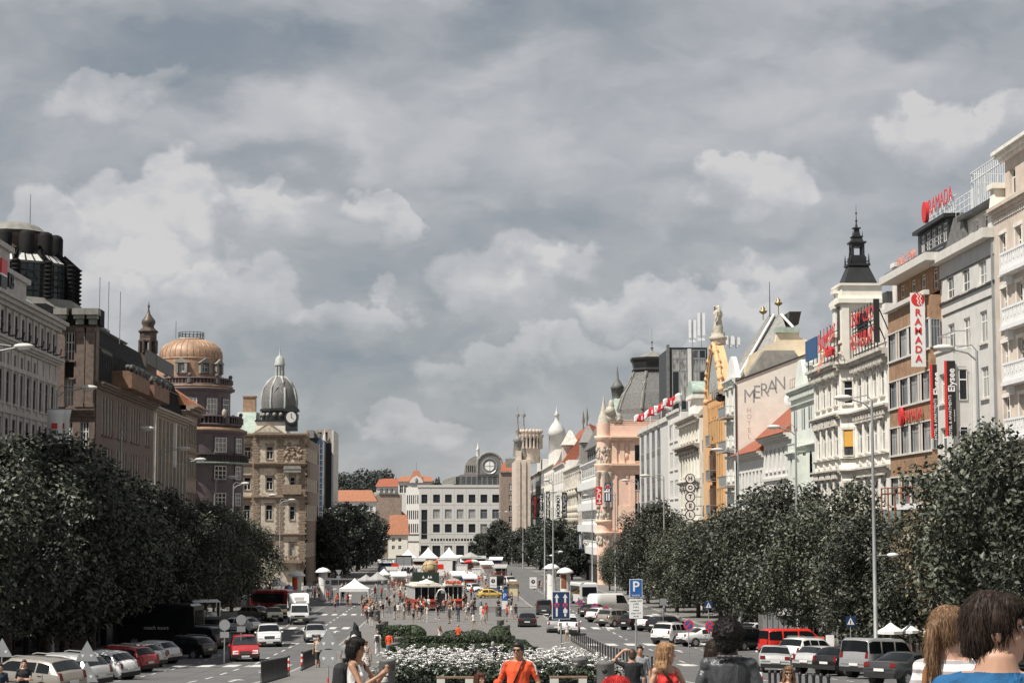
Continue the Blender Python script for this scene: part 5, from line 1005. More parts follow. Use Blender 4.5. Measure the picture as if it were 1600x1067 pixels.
t.lathe([(8.5*uq,dz2(571)),(8.5*uq,dz2(569)),(7.5*uq,dz2(567)),(7*uq,dz2(561)),(4.5*uq,dz2(557)),(1.5*uq,dz2(555)),(1*uq,dz2(549)),(.5*uq,dz2(545)),(.15*uq,dz2(530))],12,c=(dcx,dcy));b.part(t,'dome_lantern','dome_rib_grey')
kx,kz_=cu(455.5,652),cz(652);t=MB().prism([(kx+1.25*math.cos(a),kz_+1.35*math.sin(a))for a in[2*math.pi*k/24 for k in range(24)]],'y',-.7,1.5).box(kx-1.1,kx+1.1,-.5,1.6,kz_-2.5,kz_-.5).prism([(kx+1.45*math.cos(a),kz_+1.1+1.1*math.sin(a))for a in[math.pi*k/12 for k in range(13)]],'y',-.8,1.4);b.part(t,'clock_housing','black_metal');b.part(MB().prism([(kx+.93*math.cos(a),kz_+1.0*math.sin(a))for a in[2*math.pi*k/24 for k in range(24)]],'y',-.75,-.705),'clock_face','light_grey');b.part(MB().box(kx-.05,kx+.05,-.79,-.755,kz_-.1,kz_+.75).prism([(kx-.06,kz_+.06),(kx+.4,kz_-.42),(kx+.46,kz_-.36),(kx+.02,kz_+.12)],'y',-.79,-.756),'clock_hand','sign_black')
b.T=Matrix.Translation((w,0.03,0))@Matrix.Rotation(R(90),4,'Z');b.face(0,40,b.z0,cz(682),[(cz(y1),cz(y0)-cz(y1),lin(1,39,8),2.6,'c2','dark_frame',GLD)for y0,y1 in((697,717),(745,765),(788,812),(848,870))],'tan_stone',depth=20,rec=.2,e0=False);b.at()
# --- glass and dark office blocks beyond
YG=430.;A=onY(482,740,YG);b=Bld('blue_glass_house','narrow blue glass staircase house beside the clock house','building',Vector((A.x,YG,gz(YG))),0);gu=lambda px:onY(px,740,YG).x-A.x;g_=lambda py:onY(490,py,YG).z;blue=glassmat('blue_glass',(.06,.09,.14),(.17,.21,.28),.5,.12)
b.bx('core','black_metal',-8,gu(500),.3,30,b.z0,g_(684));b.bx('white_flank','cool_white',-.4,gu(486),-.2,.29,g_(704),g_(690));t=0
for i,(y0_,y1_)in enumerate(((712,733),(735,755),(757,777),(779,799),(801,821),(823,843))):
 b.win(gu(487.5),g_(y1_),gu(493)-gu(482),g_(y0_)-g_(y1_),'c2',.1,'steel',blue)
b.part(MB().prism([(gu(494),b.z0),(gu(506),b.z0),(gu(506),g_(692)),(gu(502),g_(683)),(gu(494),g_(697))],'y',-3.5,.29),'glass_stair',[blue]);t=MB()
for py in range(702,860,9):t.box(gu(494),gu(506),-3.58,-3.502,g_(py),g_(py)+.14)
for px in(494,500,505.5):t.box(gu(px),gu(px)+.14,-3.6,-3.51,b.z0,g_(694))
b.part(t,'glazing_bar','steel');b.part(MB().box(gu(480),gu(490),-.5,6,g_(684)+.01,g_(672)).box(gu(488),gu(498),2,8,g_(684)+.01,g_(676)),'roof_plant','lead')
YG=452.;A=onY(494,740,YG);b=Bld('dark_office','dark office slab with pale edge behind the blue glass house','building',Vector((A.x,YG,gz(YG))),0);gu=lambda px:onY(px,740,YG).x-A.x;g_=lambda py:onY(510,py,YG).z
b.face(gu(494),gu(518),b.z0,g_(671),[(g_(690),g_(675)-g_(690),[gu(499),gu(508)],1.0,'dark','dark_frame',GLD)],'old_stone',depth=25,rec=.2,sill=None);b.bx('dark_face','black_metal',gu(506),gu(518),-.2,-.003,b.z0,g_(692));b.bx('edge_fin','warm_grey',gu(518)+.01,gu(521),-.4,20,b.z0,g_(672));t=MB().lathe([(.45,g_(690)),(.3,g_(680)),(.05,g_(671))],8,c=(gu(507),-.8));b.part(t,'spike','warm_grey')
# ================================================================ FAR END
YE=780.;A=onY(634,800,YE);b=Bld('end_building','pale stone office building closing the far end of the square','building',Vector((A.x,YE,gz(YE))),0);eu=lambda px:onY(px,800,YE).x-A.x;ez=lambda py:onY(710,py,YE).z
cols=[eu(681.5+18.5*i)for i in range(6)]+[eu(774.5)];cols=[eu(x)for x in(682,700.5,719,737.5,756,774.5)]
b.face(eu(655),eu(787),b.z0,ez(761),[(ez(y1),ez(y0)-ez(y1),cols,2.75,'dark','dark_frame',GLD)for y0,y1 in((772.3,785),(818.3,831.5))]+[(ez(810),ez(795.3)-ez(810),cols,2.75,'c2','grey_frame',GLL)]+[(ez(845),ez(841)-ez(845),lin(eu(673),eu(785),24),.8,'dark','dark_frame',GLD),(b.z0+.3,ez(852)-b.z0-.3,[eu(x)for x in(664,682,700.5,719,737.5,756,774.5)],3.2,'c2','dark_frame',GLD)]+[(ez(y1),ez(y0)-ez(y1),[eu(663)],2.4,'c2','dark_frame',GLD)for y0,y1 in((772.3,786),(796,842))],'light_grey',depth=30,rec=.35,sill=None)
b.part(MB().box(eu(652),eu(787.5),-.25,30,ez(761)+.01,ez(757.5)),'parapet','warm_grey');t=MB()
for py in(788,813,834,848):t.box(eu(655),eu(787),-.05,-.003,ez(py)-.06,ez(py)+.06)
for i in range(7):t.box(eu(672.8+18.5*i)-.03,eu(672.8+18.5*i)+.03,-.05,-.004,b.z0,ez(762))
b.part(t,'panel_joint','grey_plaster')
b.T=Matrix.Translation((eu(655),0,0))@Matrix.Rotation(R(-38),4,'Z');L=(eu(655)-eu(634))/math.cos(R(38));b.T=Matrix.Translation((eu(634),L*math.sin(R(38)),0))@Matrix.Rotation(R(-38),4,'Z')
cc=lin(.2,L-.2,6)
b.face(0,L-.03,ez(834),ez(761),[(ez(y1),ez(y0)-ez(y1),cc,.62,'dark','dark_frame',GLD)for y0,y1 in((773,787),(797,811),(818,832))],'light_grey',rec=.2,sill=None,name='chamfer_wall');b.part(MB().box(0,L,.5,4,ez(845),ez(834)),'soffit_block','grey_plaster');b.face(0,L-.03,b.z0,ez(845),[],'warm_grey',y=1,sill=None,name='base_wall')
b.at()
# glazed hall roof of the house behind, with the round rose window
YR=800.;A=onY(688,750,YR);b=Bld('glazed_arcade','arched lead roofed glass hall with a round rose window above the end building','building',Vector((A.x,YR,gz(YR))),0);ru=lambda px:onY(px,750,YR).x-A.x;rz_=lambda py:onY(750,py,YR).z
b.part(MB().prism([(ru(690),b.z0),(ru(785),b.z0),(ru(785),rz_(741)),(ru(724),rz_(741)),(ru(718),rz_(742)),(ru(712),rz_(747)),(ru(709),rz_(753))],'y',0,40),'lower_hall','slate');t=0
for i in range(9):b.win(ru(716+i*8.2),rz_(757),1.9,rz_(744)-rz_(757),'grid',-.1,'grey_frame',GLD)
b.part(MB().prism([(ru(690),rz_(756)),(ru(712),rz_(756)),(ru(712),rz_(744)),(ru(704),rz_(746)),(ru(695),rz_(749)),(ru(691),rz_(752))],'y',-1,-.01),'side_vault','lead')
cxr,rr=ru(765),ru(784)-ru(765);zs=rz_(725);arc_=[(cxr+rr*math.cos(math.pi*k/16),zs+rr*math.sin(math.pi*k/16)*.95)for k in range(17)];b.part(MB().prism([(cxr+rr,rz_(741)+.01),*arc_,(cxr-rr,rz_(741)+.01)],'y',-.6,6),'arched_front','slate');t=MB();t.tube([(x,-.7,z)for x,z in[(cxr+rr,rz_(741)),*arc_,(cxr-rr,rz_(741))]],.45,6);b.part(t,'arch_rib','lead')
for q,(r0_,r1_)in enumerate(((3.1,2.75),(1.95,.0))):
 pts=28
 if r1_:b.part(MB().tube([(cxr+r0_*math.cos(2*math.pi*k/pts),-.72,rz_(728)+r0_*math.sin(2*math.pi*k/pts))for k in range(pts+1)],.2,5),'rose_ring','steel')
 else:b.part(MB().prism([(cxr+r0_*math.cos(2*math.pi*k/pts),rz_(728)+r0_*math.sin(2*math.pi*k/pts))for k in range(pts)],'y',-.75,-.61),'rose_window','cool_white')
b.part(MB().box(cxr-1.95,cxr+1.95,-.82,-.76,rz_(728)-.12,rz_(728)+.12).box(cxr-.12,cxr+.12,-.82,-.765,rz_(728)-1.95,rz_(728)+1.95),'rose_bar','grey_frame')
b.part(MB().prism([(ru(725)+0,rz_(741)+.02),(cxr-rr-.3,rz_(741)+.02),(cxr-rr-.3,rz_(712)),(ru(741),rz_(712.5)),(ru(733),rz_(717)),(ru(727),rz_(725))],'y',1,20),'barrel_vault','lead');b.part(MB().lathe([(.7,rz_(712)),(.7,rz_(702)),(.9,rz_(701)),(.3,rz_(698)),(.1,rz_(690))],8,c=(ru(747),6)),'vault_finial','cool_white')
for i in range(6):b.bx('vault_window',[GLD],ru(728+i*3.1),ru(729.6+i*3.1),.9,.99,rz_(737),rz_(727))
# small old houses left of the end building
def oldhouse(label,px0,px1,pyt,Y,m,rm,pyr,wins=(),ang=0,hip=.15,gable=False):
 A=onY(px0,800,Y);C=onY(px1,800,Y);b=Bld('old_house',label,'house',Vector((A.x,Y,gz(Y))),ang);w=C.x-A.x;z=lambda py:onY((px0+px1)/2,py,Y).z
 b.face(0,w,b.z0,z(pyt),[(z(y1),z(y0)-z(y1),[(x-px0)/(px1-px0)*w for x in xs],ww,'c2')for y0,y1,xs,ww in wins],m,depth=12,rec=.2,sill=None)
 if gable:b.part(MB().prism([(-.5,z(pyt)+.01),(w+.5,z(pyt)+.01),(w/2,z(pyr))],'y',-.4,12),'roof',rm)
 else:b.part(MB().frus(-.6,w+.6,-.8,12.6,z(pyt)+.01,w*hip,w*(1-hip),5,7,z(pyr)),'roof',rm)
 return b,w,z
oldhouse('cream house with an orange roof slope beside the end building',607,637,835,765,'cream','orange_tile',804,((840,846,(615,625),1.2),(852,858,(615,625),1.2)),hip=.04)
oldhouse('white house with a long orange roof above the left trees',512,587,783,740,'cool_white','orange_tile',765,((790,797,(574,580),1.3),),hip=.1)
oldhouse('cream gabled house with orange tiles behind the left trees',588,634,806,800,'cream','orange_tile',783,((812,820,(596,605),1.3),),gable=True)
oldhouse('pale flat house with grey band between the orange roofs',578,622,775,850,'tan_stone','lead',768,((778,788,(598,606),2.0),))
oldhouse('far cream house with a red mansard roof before the hill',592,626,755,1050,'cream','red_tile',747,())
t_,w_,z_=oldhouse('white corner house with a pointed orange turret roof and round gable',622,676,752,830,'cool_white','orange_tile',743.5,((758,770,(627,634),1.5),),hip=.06)
t_.part(MB().frus(w_*.3,w_*.75,-.6,6,z_(752),w_*.44,w_*.6,1.5,3,z_(735)),'turret_roof','orange_tile');t_.part(MB().prism([(w_*.35+x_,z_(754)+.01)for x_ in(-.5,w_*.38)]+[(w_*.66,z_(747)),(w_*.6,z_(745)),(w_*.53,z_(743)),(w_*.46,z_(745)),(w_*.4,z_(747))],'y',-1.2,-.61),'round_gable','cool_white');t_.part(MB().tube([(w_*.52,2,z_(736)),(w_*.52,2,z_(722))],.12,5),'finial','lead')
t_.part(MB().ball((w_*.53,-1.2,z_(750)),.9,8,sc=(.8,.3,1.2)),'oculus',[GLD])
oldhouse('far house with a pink red roof left of the turreted house',588,624,760,900,'cool_white','red_tile',748,((763,768,(596,604,612),1.3),),hip=.1)
# sawtooth skylights
p=onY(592,772,790);mb=MB();k=(623-592)/F*790/4
for i in range(4):mb.prism([(i*k,0),(i*k+k*.95,0),(i*k+k*.5,2.3)],'y',0,6)
r=empty('skylight_roof',(p.x,790,p.z),0,'row of grey sawtooth skylights between the orange roofs','skylight');mb.build('glazing',M['slate'],r);MB().box(-1,k*4+1,.5,9,gz(790)-p.z,-.01).build('base',M['tan_stone'],r)
# wooded hill
mb=MB();hs=[(380,790),(470,765),(525,748),(560,756),(590,752),(640,760),(700,768),(760,775),(900,790),(1050,800)];vs=[]
for j,(Y,kf)in enumerate(((1500,0.),(1620,.62),(1750,1.),(2100,1.05))):
 for px,py in hs:z0_=gz(Y)-1;v=onY(px,py,1750);vs.append((v.x*Y/1750,Y,z0_+(v.z-z0_)*kf))
n=len(hs);mb.add(vs,[(j*n+i,j*n+i+1,(j+1)*n+i+1,(j+1)*n+i)for j in range(3)for i in range(n-1)],0,True);dm('hill_green',(.045,.06,.05),.9,var=.3,scale=.05);tag(mb.build('hill',M['hill_green']),kind='structure')
# ================================================================ TREES
def leafmat(name,a,b,c,rough=.42):
 m=bpy.data.materials.new(name);m.use_nodes=True;p=m.node_tree.nodes['Principled BSDF'];h=NB(m.node_tree)
 gi=h.n('ShaderNodeNewGeometry').outputs['Random Per Island'];cr=h.n('ShaderNodeValToRGB');h.link(gi,cr.inputs[0])
 e=cr.color_ramp.elements;e[0].position=0;e[0].color=c4(a);e[1].position=.97;e[1].color=c4(b);x=e.new(1.);x.color=c4(c)
 oi=h.n('ShaderNodeObjectInfo').outputs['Random'];hs=h.n('ShaderNodeHueSaturation');h.link(cr.outputs[0],hs.inputs['Color']);h.link(h.smooth(oi,0,1,.66,1.4),hs.inputs['Value']);h.link(hs.outputs[0],p.inputs['Base Color'])
 p.inputs['Roughness'].default_value=rough;p.inputs['Specular IOR Level'].default_value=.42;M[name]=m
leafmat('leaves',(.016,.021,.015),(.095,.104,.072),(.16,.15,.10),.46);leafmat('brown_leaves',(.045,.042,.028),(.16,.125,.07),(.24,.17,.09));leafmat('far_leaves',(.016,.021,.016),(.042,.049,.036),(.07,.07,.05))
dm('bark',(.075,.062,.05),.9,var=.3,scale=4,bump=.4)
def crown_mesh(seed,n,mat_,leaf=.19,Rr=4.0,H=10.2,zb=1.2,nclump=26):
 "leaf sized faces scattered through clumps; unit tree about 11.6 m tall"
 r=random.Random(seed);vs=[];fs=[];cl=[]
 for k in range(nclump):
  t=(k+.5)/nclump;z=zb+H*(.10+.86*t);prof=math.sin(math.pi*min(1,max(.05,.14+.82*t)))**.62 if t<.55 else(1-((t-.55)/.45)**1.8*.85)
  a=k*2.399+r.uniform(-.5,.5);rad=Rr*prof*r.uniform(.45,.86);cr_=Rr*r.uniform(.26,.42)*(1 if t<.85 else.75)
  cl.append((rad*math.cos(a),rad*math.sin(a),z,cr_))
 cl+=[(0,0,zb+H*.45,Rr*.5),(0,0,zb+H*.7,Rr*.45),(0,0,zb+H*.22,Rr*.45)]
 wts=[c[3]**2 for c in cl];tot=sum(wts)
 for c,w in zip(cl,wts):
  m=int(n*w/tot)
  for i in range(m):
   u=r.uniform(-1,1);th=r.uniform(0,2*math.pi);q=math.sqrt(1-u*u);d=Vector((q*math.cos(th),q*math.sin(th),u));rr=c[3]*(r.random()**.30)*(1+.22*math.sin(5*th+3*u+c[0]));
   if r.random()<.06:rr*=1.22
   p=Vector((c[0],c[1],c[2]))+d*rr;p.z=c[2]+d.z*rr*.85
   nrm=(d*.7+Vector((r.uniform(-1,1),r.uniform(-1,1),r.uniform(-.2,1.2)))).normalized()
   t1=nrm.cross(Vector((r.uniform(-1,1),r.uniform(-1,1),r.uniform(-1,1)))).normalized();t2=nrm.cross(t1);s=leaf*r.uniform(.6,1.3)
   b=len(vs);vs+=[tuple(p-t1*s*.75),tuple(p+t2*s*.42+nrm*s*.1),tuple(p+t1*s*.75),tuple(p-t2*s*.42+nrm*s*.1)];fs.append((b,b+1,b+2,b+3))
 me=bpy.data.meshes.new('crown');me.from_pydata(vs,[],fs);me.materials.append(mat_);me.update();return me,cl
def trunk_mesh(seed,cl):
 r=random.Random(seed);t=MB();t.tube([(0,0,-.2),(.02,0,1.2),(.0,.05,2.6),(.05,0,5),(0,.05,7.5)],[.24,.2,.18,.13,.06],8)
 for c in cl[::2]:
  z0_=min(c[2]-.6,2.4+r.random()*3.5);t.tube([(0,0,z0_),(c[0]*.45,c[1]*.45,(z0_+c[2])/2+.2),(c[0]*.9,c[1]*.9,c[2])],[.09,.06,.025],5)
 return t.mesh('trunk',M['bark'])
PROTO={}
for k in range(4):
 me,cl=crown_mesh(20+k,15000,M['leaves']);PROTO[k]=(me,trunk_mesh(k,cl))
me,cl=crown_mesh(31,14000,M['brown_leaves']);PROTO['b']=(me,trunk_mesh(9,cl))
for k in range(2):
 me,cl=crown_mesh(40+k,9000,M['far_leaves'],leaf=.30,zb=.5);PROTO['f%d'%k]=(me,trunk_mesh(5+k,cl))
ORD=['first','second','third','fourth','fifth','sixth','seventh','eighth','ninth','tenth','eleventh','twelfth','thirteenth','fourteenth','fifteenth','sixteenth','seventeenth','eighteenth','nineteenth','twentieth','twenty-first','twenty-second','twenty-third','twenty-fourth','twenty-fifth','twenty-sixth','twenty-seventh','twenty-eighth','twenty-ninth','thirtieth']
def tree(X,Y,ztop,label,proto,rs=1.,group=None,name='street_tree'):
 g_=gz(Y)+.1;H=ztop-g_;o=empty(name,(X,Y,g_),rnd.uniform(0,6.28),label,'tree',group);me,tr=PROTO[proto];s=H/11.2
 c=link('crown',me,o);link('trunk',tr,o);o.scale=(s*rs,s*rs,s);return o
yt=lambda Y,py:(820-py)*Y/F
L1=[(88,668),(97,688),(105,690),(113,694),(121,684),(130,694),(140,722),(150,748),(161,762),(173,782),(186,792),(200,786),(215,792),(230,800),(244,815)]
for i,(Y,py)in enumerate(L1):tree(-25+rnd.uniform(-.6,.6),Y,yt(Y,py),'leafy dark street tree, %s from the camera in the left row by the parked cars'%ORD[i],i%4,1.08,'left row of street trees')
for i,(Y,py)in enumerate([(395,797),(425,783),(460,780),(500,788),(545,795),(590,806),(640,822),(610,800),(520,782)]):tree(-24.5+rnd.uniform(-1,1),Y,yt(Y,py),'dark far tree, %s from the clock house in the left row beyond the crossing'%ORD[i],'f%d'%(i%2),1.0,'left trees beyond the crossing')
R1=[(86,655),(94.5,672),(103,735),(112,798),(121,800),(131,757),(142,790),(154,757),(166,762),(180,795),(195,806),(210,815),(226,822),(242,786),(258,792),(276,822),(298,842),(322,856)]
for i,(Y,py)in enumerate(R1):tree(27.2+rnd.uniform(-.6,.6),Y,yt(Y,py),('brown tinged leafy street tree, %s from the camera in the right row' if i==2 else 'leafy dark street tree, %s from the camera in the right row before the bright facades')%ORD[i],'b' if i==2 else i%4,(1.15 if i in(3,4,10,11,12)else 1.02),'right row of street trees')
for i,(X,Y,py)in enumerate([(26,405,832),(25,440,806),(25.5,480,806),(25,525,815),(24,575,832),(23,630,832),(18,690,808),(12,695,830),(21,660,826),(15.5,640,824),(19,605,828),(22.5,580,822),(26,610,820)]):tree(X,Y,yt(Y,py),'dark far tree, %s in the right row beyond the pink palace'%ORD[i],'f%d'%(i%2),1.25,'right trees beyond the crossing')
# wood on the far hill: one mass of leaves
r=random.Random(77);vs=[];fs=[]
for k in range(150):
 px=r.uniform(505,790)if k>70 else r.uniform(515,615);Y=r.uniform(1540,1800);t_=(px-505)/285;top=742+(px-525)*.05 if px<545 else(752 if px<560 else 744 if px<605 else 764)
 p=onY(px,top+r.uniform(2,26),Y);rad=r.uniform(5,9)
 for i in range(260):
  d=Vector((r.gauss(0,1),r.gauss(0,1),r.gauss(0,1))).normalized()*rad*r.random()**.35;q=p+d;s=r.uniform(.5,1.1);t1=Vector((r.gauss(0,1),r.gauss(0,1),r.gauss(0,1))).normalized();t2=t1.cross(Vector((r.gauss(0,1),r.gauss(0,1),r.gauss(0,1)))).normalized();b_=len(vs)
  vs+=[tuple(q-t1*s),tuple(q+t2*s),tuple(q+t1*s),tuple(q-t2*s)];fs.append((b_,b_+1,b_+2,b_+3))
me=bpy.data.meshes.new('far_wood');me.from_pydata(vs,[],fs);leafmat('hazed_hill_leaves',(.06,.072,.068),(.11,.12,.108),(.14,.15,.13));me.materials.append(M['hazed_hill_leaves']);tag(link('far_wood',me),'far dark wood along the hill crest behind the orange roofs','wood',kind='stuff')  # leaf colours lightened and greyed to stand in for distance haze
tree(onY(683,760,830).x,830,yt(830,742),'small dark tree rising behind the end building parapet','f0',.5)
# ================================================================ VEHICLES
def paint(name,col,metal=.0,rough=.28):
 if name in M:return
 m=bpy.data.materials.new(name);m.use_nodes=True;p=m.node_tree.nodes['Principled BSDF'];h=NB(m.node_tree);P=h.n('ShaderNodeTexCoord').outputs['Object']
 h.link(h.mix(h.math('MULTIPLY',h.smooth(h.noise(P,2.5,5,.6).outputs[0],.4,.75),.25),c4(col),c4(tuple(x*.6+.03 for x in col))),p.inputs['Base Color'])
 p.inputs['Metallic'].default_value=metal;p.inputs['Roughness'].default_value=rough;p.inputs['Coat Weight'].default_value=.6;p.inputs['Coat Roughness'].default_value=.08;M[name]=m
for k,c_,me_ in(('silver',(.62,.62,.61),.35),('champagne',(.42,.385,.33),.5),('white_car',(.80,.80,.79),0),('black_car',(.012,.012,.013),0),('dark_grey_car',(.06,.062,.065),.3),('grey_car',(.38,.38,.385),.3),('red_car',(.42,.022,.022),0),('bright_red_car',(.62,.03,.02),0),('cream_car',(.70,.62,.40),0),('yellow_car',(.72,.48,.10),0),('dark_red_car',(.16,.012,.014),0),('blue_car',(.05,.12,.26),.2)):paint(k,c_,me_)
dm('rubber',(.018,.018,.018),.85,var=.2);dm('car_trim',(.02,.02,.021),.55,var=.1);dm('alloy',(.55,.55,.56),.35,.7,var=0);dm('plate',(.72,.72,.70),.5,var=0);dm('tail_red',(.15,.006,.006),.25,var=.1);dm('car_light',(.72,.73,.74),.12,.2,var=0)
CARGLASS=glassmat('car_glass',(.012,.014,.016),(.03,.034,.038),.3,.04)
STY={'hatch':(4.1,1.72,1.47,.92,[(0,.75),(.02,.98),(.06,1.06),(.17,1.42),(.30,1.47),(.52,1.45),(.74,.98),(.80,.94),(.95,.80),(.99,.66),(1,.5)],(.06,.17,.52,.74)),'wagon':(4.6,1.78,1.48,.92,[(0,.75),(.015,1.0),(.04,1.06),(.12,1.42),(.25,1.48),(.55,1.45),(.73,.98),(.78,.94),(.95,.78),(.99,.64),(1,.5)],(.04,.12,.55,.73)),'sedan':(4.8,1.82,1.45,.93,[(0,.72),(.012,.98),(.05,1.03),(.17,1.03),(.32,1.40),(.40,1.45),(.55,1.43),(.70,.98),(.76,.94),(.95,.78),(.99,.62),(1,.5)],(.17,.32,.55,.70)),'suv':(4.7,1.9,1.72,1.05,[(0,.85),(.015,1.1),(.04,1.18),(.10,1.62),(.20,1.72),(.55,1.69),(.71,1.14),(.76,1.10),(.95,.98),(.99,.82),(1,.6)],(.04,.10,.55,.71)),'mpv':(4.4,1.82,1.64,1.0,[(0,.8),(.015,1.06),(.04,1.14),(.11,1.55),(.22,1.64),(.52,1.61),(.78,1.03),(.83,.98),(.96,.80),(.99,.66),(1,.5)],(.04,.11,.52,.78)),'van':(5.0,1.95,1.98,1.12,[(0,.9),(.004,1.1),(.008,1.2),(.02,1.85),(.06,1.96),(.62,1.96),(.80,1.2),(.86,1.1),(.97,.9),(.99,.75),(1,.55)],(.008,.02,.62,.80)),'bigvan':(5.9,2.0,2.5,1.3,[(0,.9),(.004,1.2),(.008,1.4),(.02,2.35),(.06,2.5),(.68,2.5),(.82,1.45),(.87,1.3),(.97,1.05),(.99,.8),(1,.55)],(.008,.02,.68,.82)),'jeep':(4.2,1.85,1.85,1.12,[(0,.8),(.01,1.1),(.02,1.2),(.04,1.76),(.10,1.85),(.56,1.83),(.64,1.2),(.68,1.18),(.97,1.1),(.99,.9),(1,.6)],(.02,.04,.56,.64)),}
CARM={};V3=lambda*p:Vector(p)
def car_meshes(sty,pk):
 key=(sty,pk)
 if key in CARM:return CARM[key]
 L,Wd,H,belt,top,cab=STY[sty];hw=Wd/2;X=lambda f:(f-.5)*L
 def topz(f):
  for(a,za),(b_,zb)in zip(top,top[1:]):
   if f<=b_:return za+(zb-za)*(f-a)/max(1e-6,b_-a)
  return top[-1][1]
 fs_=sorted({f for f,_ in top}|{.03,.12,.2,.26,.36,.45,.6,.66,.88});sec=[];box=sty in('van','bigvan','jeep')
 for f in fs_:
  tz=topz(f);e=min(f,1-f);pin=1-.10*max(0,1-e/.10)**2;w=hw*pin;zb=.30 if.08<f<.92 else.30+.06*(1-min(e,.08)/.08);bz=min(belt+(.03 if f<.3 else 0),tz-.05)
  k=max(0.,min(1.,(tz-belt)/(H-belt)));wr=w*(.97-(.10 if box else.19)*k)
  sec.append([(w*.90,zb),(w*.985,zb+.16),(w,(zb+bz)/2+.06),(w*.975,bz),(wr,max(bz+.01,tz-.07*(.4+k))),(wr*.86,max(bz+.02,tz-.012)),(0,max(bz+.025,tz+.012))])
 mb=MB();n=len(sec[0]);m2=2*n-1;vs=[]
 for f,s in zip(fs_,sec):
  vs+=[(X(f),-y,z)for y,z in s]+[(X(f),y,z)for y,z in s[-2::-1]]
 q=[(i*m2+j,(i+1)*m2+j,(i+1)*m2+j+1,i*m2+j+1)for i in range(len(fs_)-1)for j in range(m2-1)]
 mb.add(vs,q,0,True);mb.add(vs[:m2],[tuple(range(m2))],0);mb.add(vs[-m2:],[tuple(range(m2))[::-1]],0)
 mb.add(vs,[(i*m2,i*m2+m2-1,(i+1)*m2+m2-1,(i+1)*m2)for i in range(len(fs_)-1)],1)
 axle=(X(.175 if not box else.2),X(.82 if not box else.83));wr_=.33 if sty in('suv','bigvan','jeep')else.31
 for x in axle:
  for s in(-1,1):mb.prism([(x+(wr_+.05)*math.cos(a),wr_+.02+(wr_+.05)*math.sin(a))for a in[2*math.pi*k/18 for k in range(18)]],'y',s*hw*.6,s*(hw+.004),1)
 zb_=.30;mb.box(X(0)-.03,X(0)+.25,-hw*.86,hw*.86,zb_+.02,zb_+.24,1);mb.box(X(1)-.22,X(1)+.03,-hw*.84,hw*.84,zb_,zb_+.17,1)
 for s in(-1,1):mb.box(X(.3),X(.7),s*hw-.03*s-.02,s*hw-.03*s+.02,zb_-.02,zb_+.06,1)
 def sk(f,j,t):
  for i in range(len(fs_)-1):
   if fs_[i]<=f<=fs_[i+1]+1e-9:break
  u=(f-fs_[i])/(fs_[i+1]-fs_[i]);P=lambda a:V3(X(f),sec[i][a][0]+(sec[i+1][a][0]-sec[i][a][0])*u,sec[i][a][1]+(sec[i+1][a][1]-sec[i][a][1])*u);a,b_=P(j),P(j+1);return a+(b_-a)*t
 for s in(-1,1):
  for f in(cab[1]+(cab[2]-cab[1])*.12,(cab[1]+cab[2])/2+.03,cab[2]+(cab[3]-cab[2])*.55):
   pts=[sk(f,0,.6),sk(f,1,.5),sk(f,2,.1),sk(f,2,.97)]
   for a,b_ in zip(pts,pts[1:]):mb.add([(a.x-.012,s*(a.y+.004),a.z),(a.x+.012,s*(a.y+.004),a.z),(b_.x+.012,s*(b_.y+.004),b_.z),(b_.x-.012,s*(b_.y+.004),b_.z)],[(0,1,2,3)],1)
  for f in(cab[1]+(cab[2]-cab[1])*.2,(cab[1]+cab[2])/2+.07):a=sk(f,2,.72);mb.box(a.x-.1,a.x+.1,s*a.y-.012,s*a.y+.018,a.z-.015,a.z+.015,1)
  for f in(.24,.34,.44,.54,.64):a,b_=sk(f,1,.55),sk(f+.1,1,.55);mb.add([(a.x,s*(a.y+.005),a.z-.025),(b_.x,s*(b_.y+.005),b_.z-.025),(b_.x,s*(b_.y+.005),b_.z+.02),(a.x,s*(a.y+.005),a.z+.02)],[(0,1,2,3)],1)
 mb.box(X(0)-.012,X(0)+.02,-hw*.80,hw*.80,.66,.675,1);mb.box(X(0)-.014,X(0)+.02,-.3,.3,.685,.70,1)
 R_={'body':mb.mesh('body',[M[pk],M['car_trim']])}
 # glazing follows the body skin, a little outside it
 def edge(f,side):
  i=min(range(len(fs_)),key=lambda q_:abs(fs_[q_]-f));return None
 def skin(f,j,t,off):
  for i in range(len(fs_)-1):
   if fs_[i]<=f<=fs_[i+1]+1e-9:break
  u=(f-fs_[i])/(fs_[i+1]-fs_[i]);P=lambda a:Vector((X(f),sec[i][a][0]+(sec[i+1][a][0]-sec[i][a][0])*u,sec[i][a][1]+(sec[i+1][a][1]-sec[i][a][1])*u));a,b_=P(j),P(j+1);return a+(b_-a)*t+Vector((0,off,off*.35))
 rb,rt,ft,fb=cab;nm=1 if sty=='jeep' else 1
 side={}
 pl=[rb+(rt-rb)*.55,(rt+ft)/2+.03,fb-(fb-ft)*.42];
 for s in(-1,1):
  g=MB()
  segs=[(rt-(rt-rb)*.1,pl[1]-.012),(pl[1]+.012,ft+(fb-ft)*.1)]if sty not in('wagon','suv','mpv','van','bigvan')else[(rt,rt+(ft-rt)*.3),(rt+(ft-rt)*.34,rt+(ft-rt)*.68),(rt+(ft-rt)*.72,ft+(fb-ft)*.12)]
  if sty=='bigvan':segs=segs[2:]
  for a,b_ in segs:
   k=3;v=[]
   for i in range(k+1):
    f=a+(b_-a)*i/k;lo,hi=skin(f,3,.10,.012),skin(f,3,.93,.012);v+=[(lo.x,s*lo.y,lo.z),(hi.x,s*hi.y,hi.z)]
   g.add(v,[(2*i,2*i+2,2*i+3,2*i+1)for i in range(k)],0,True)
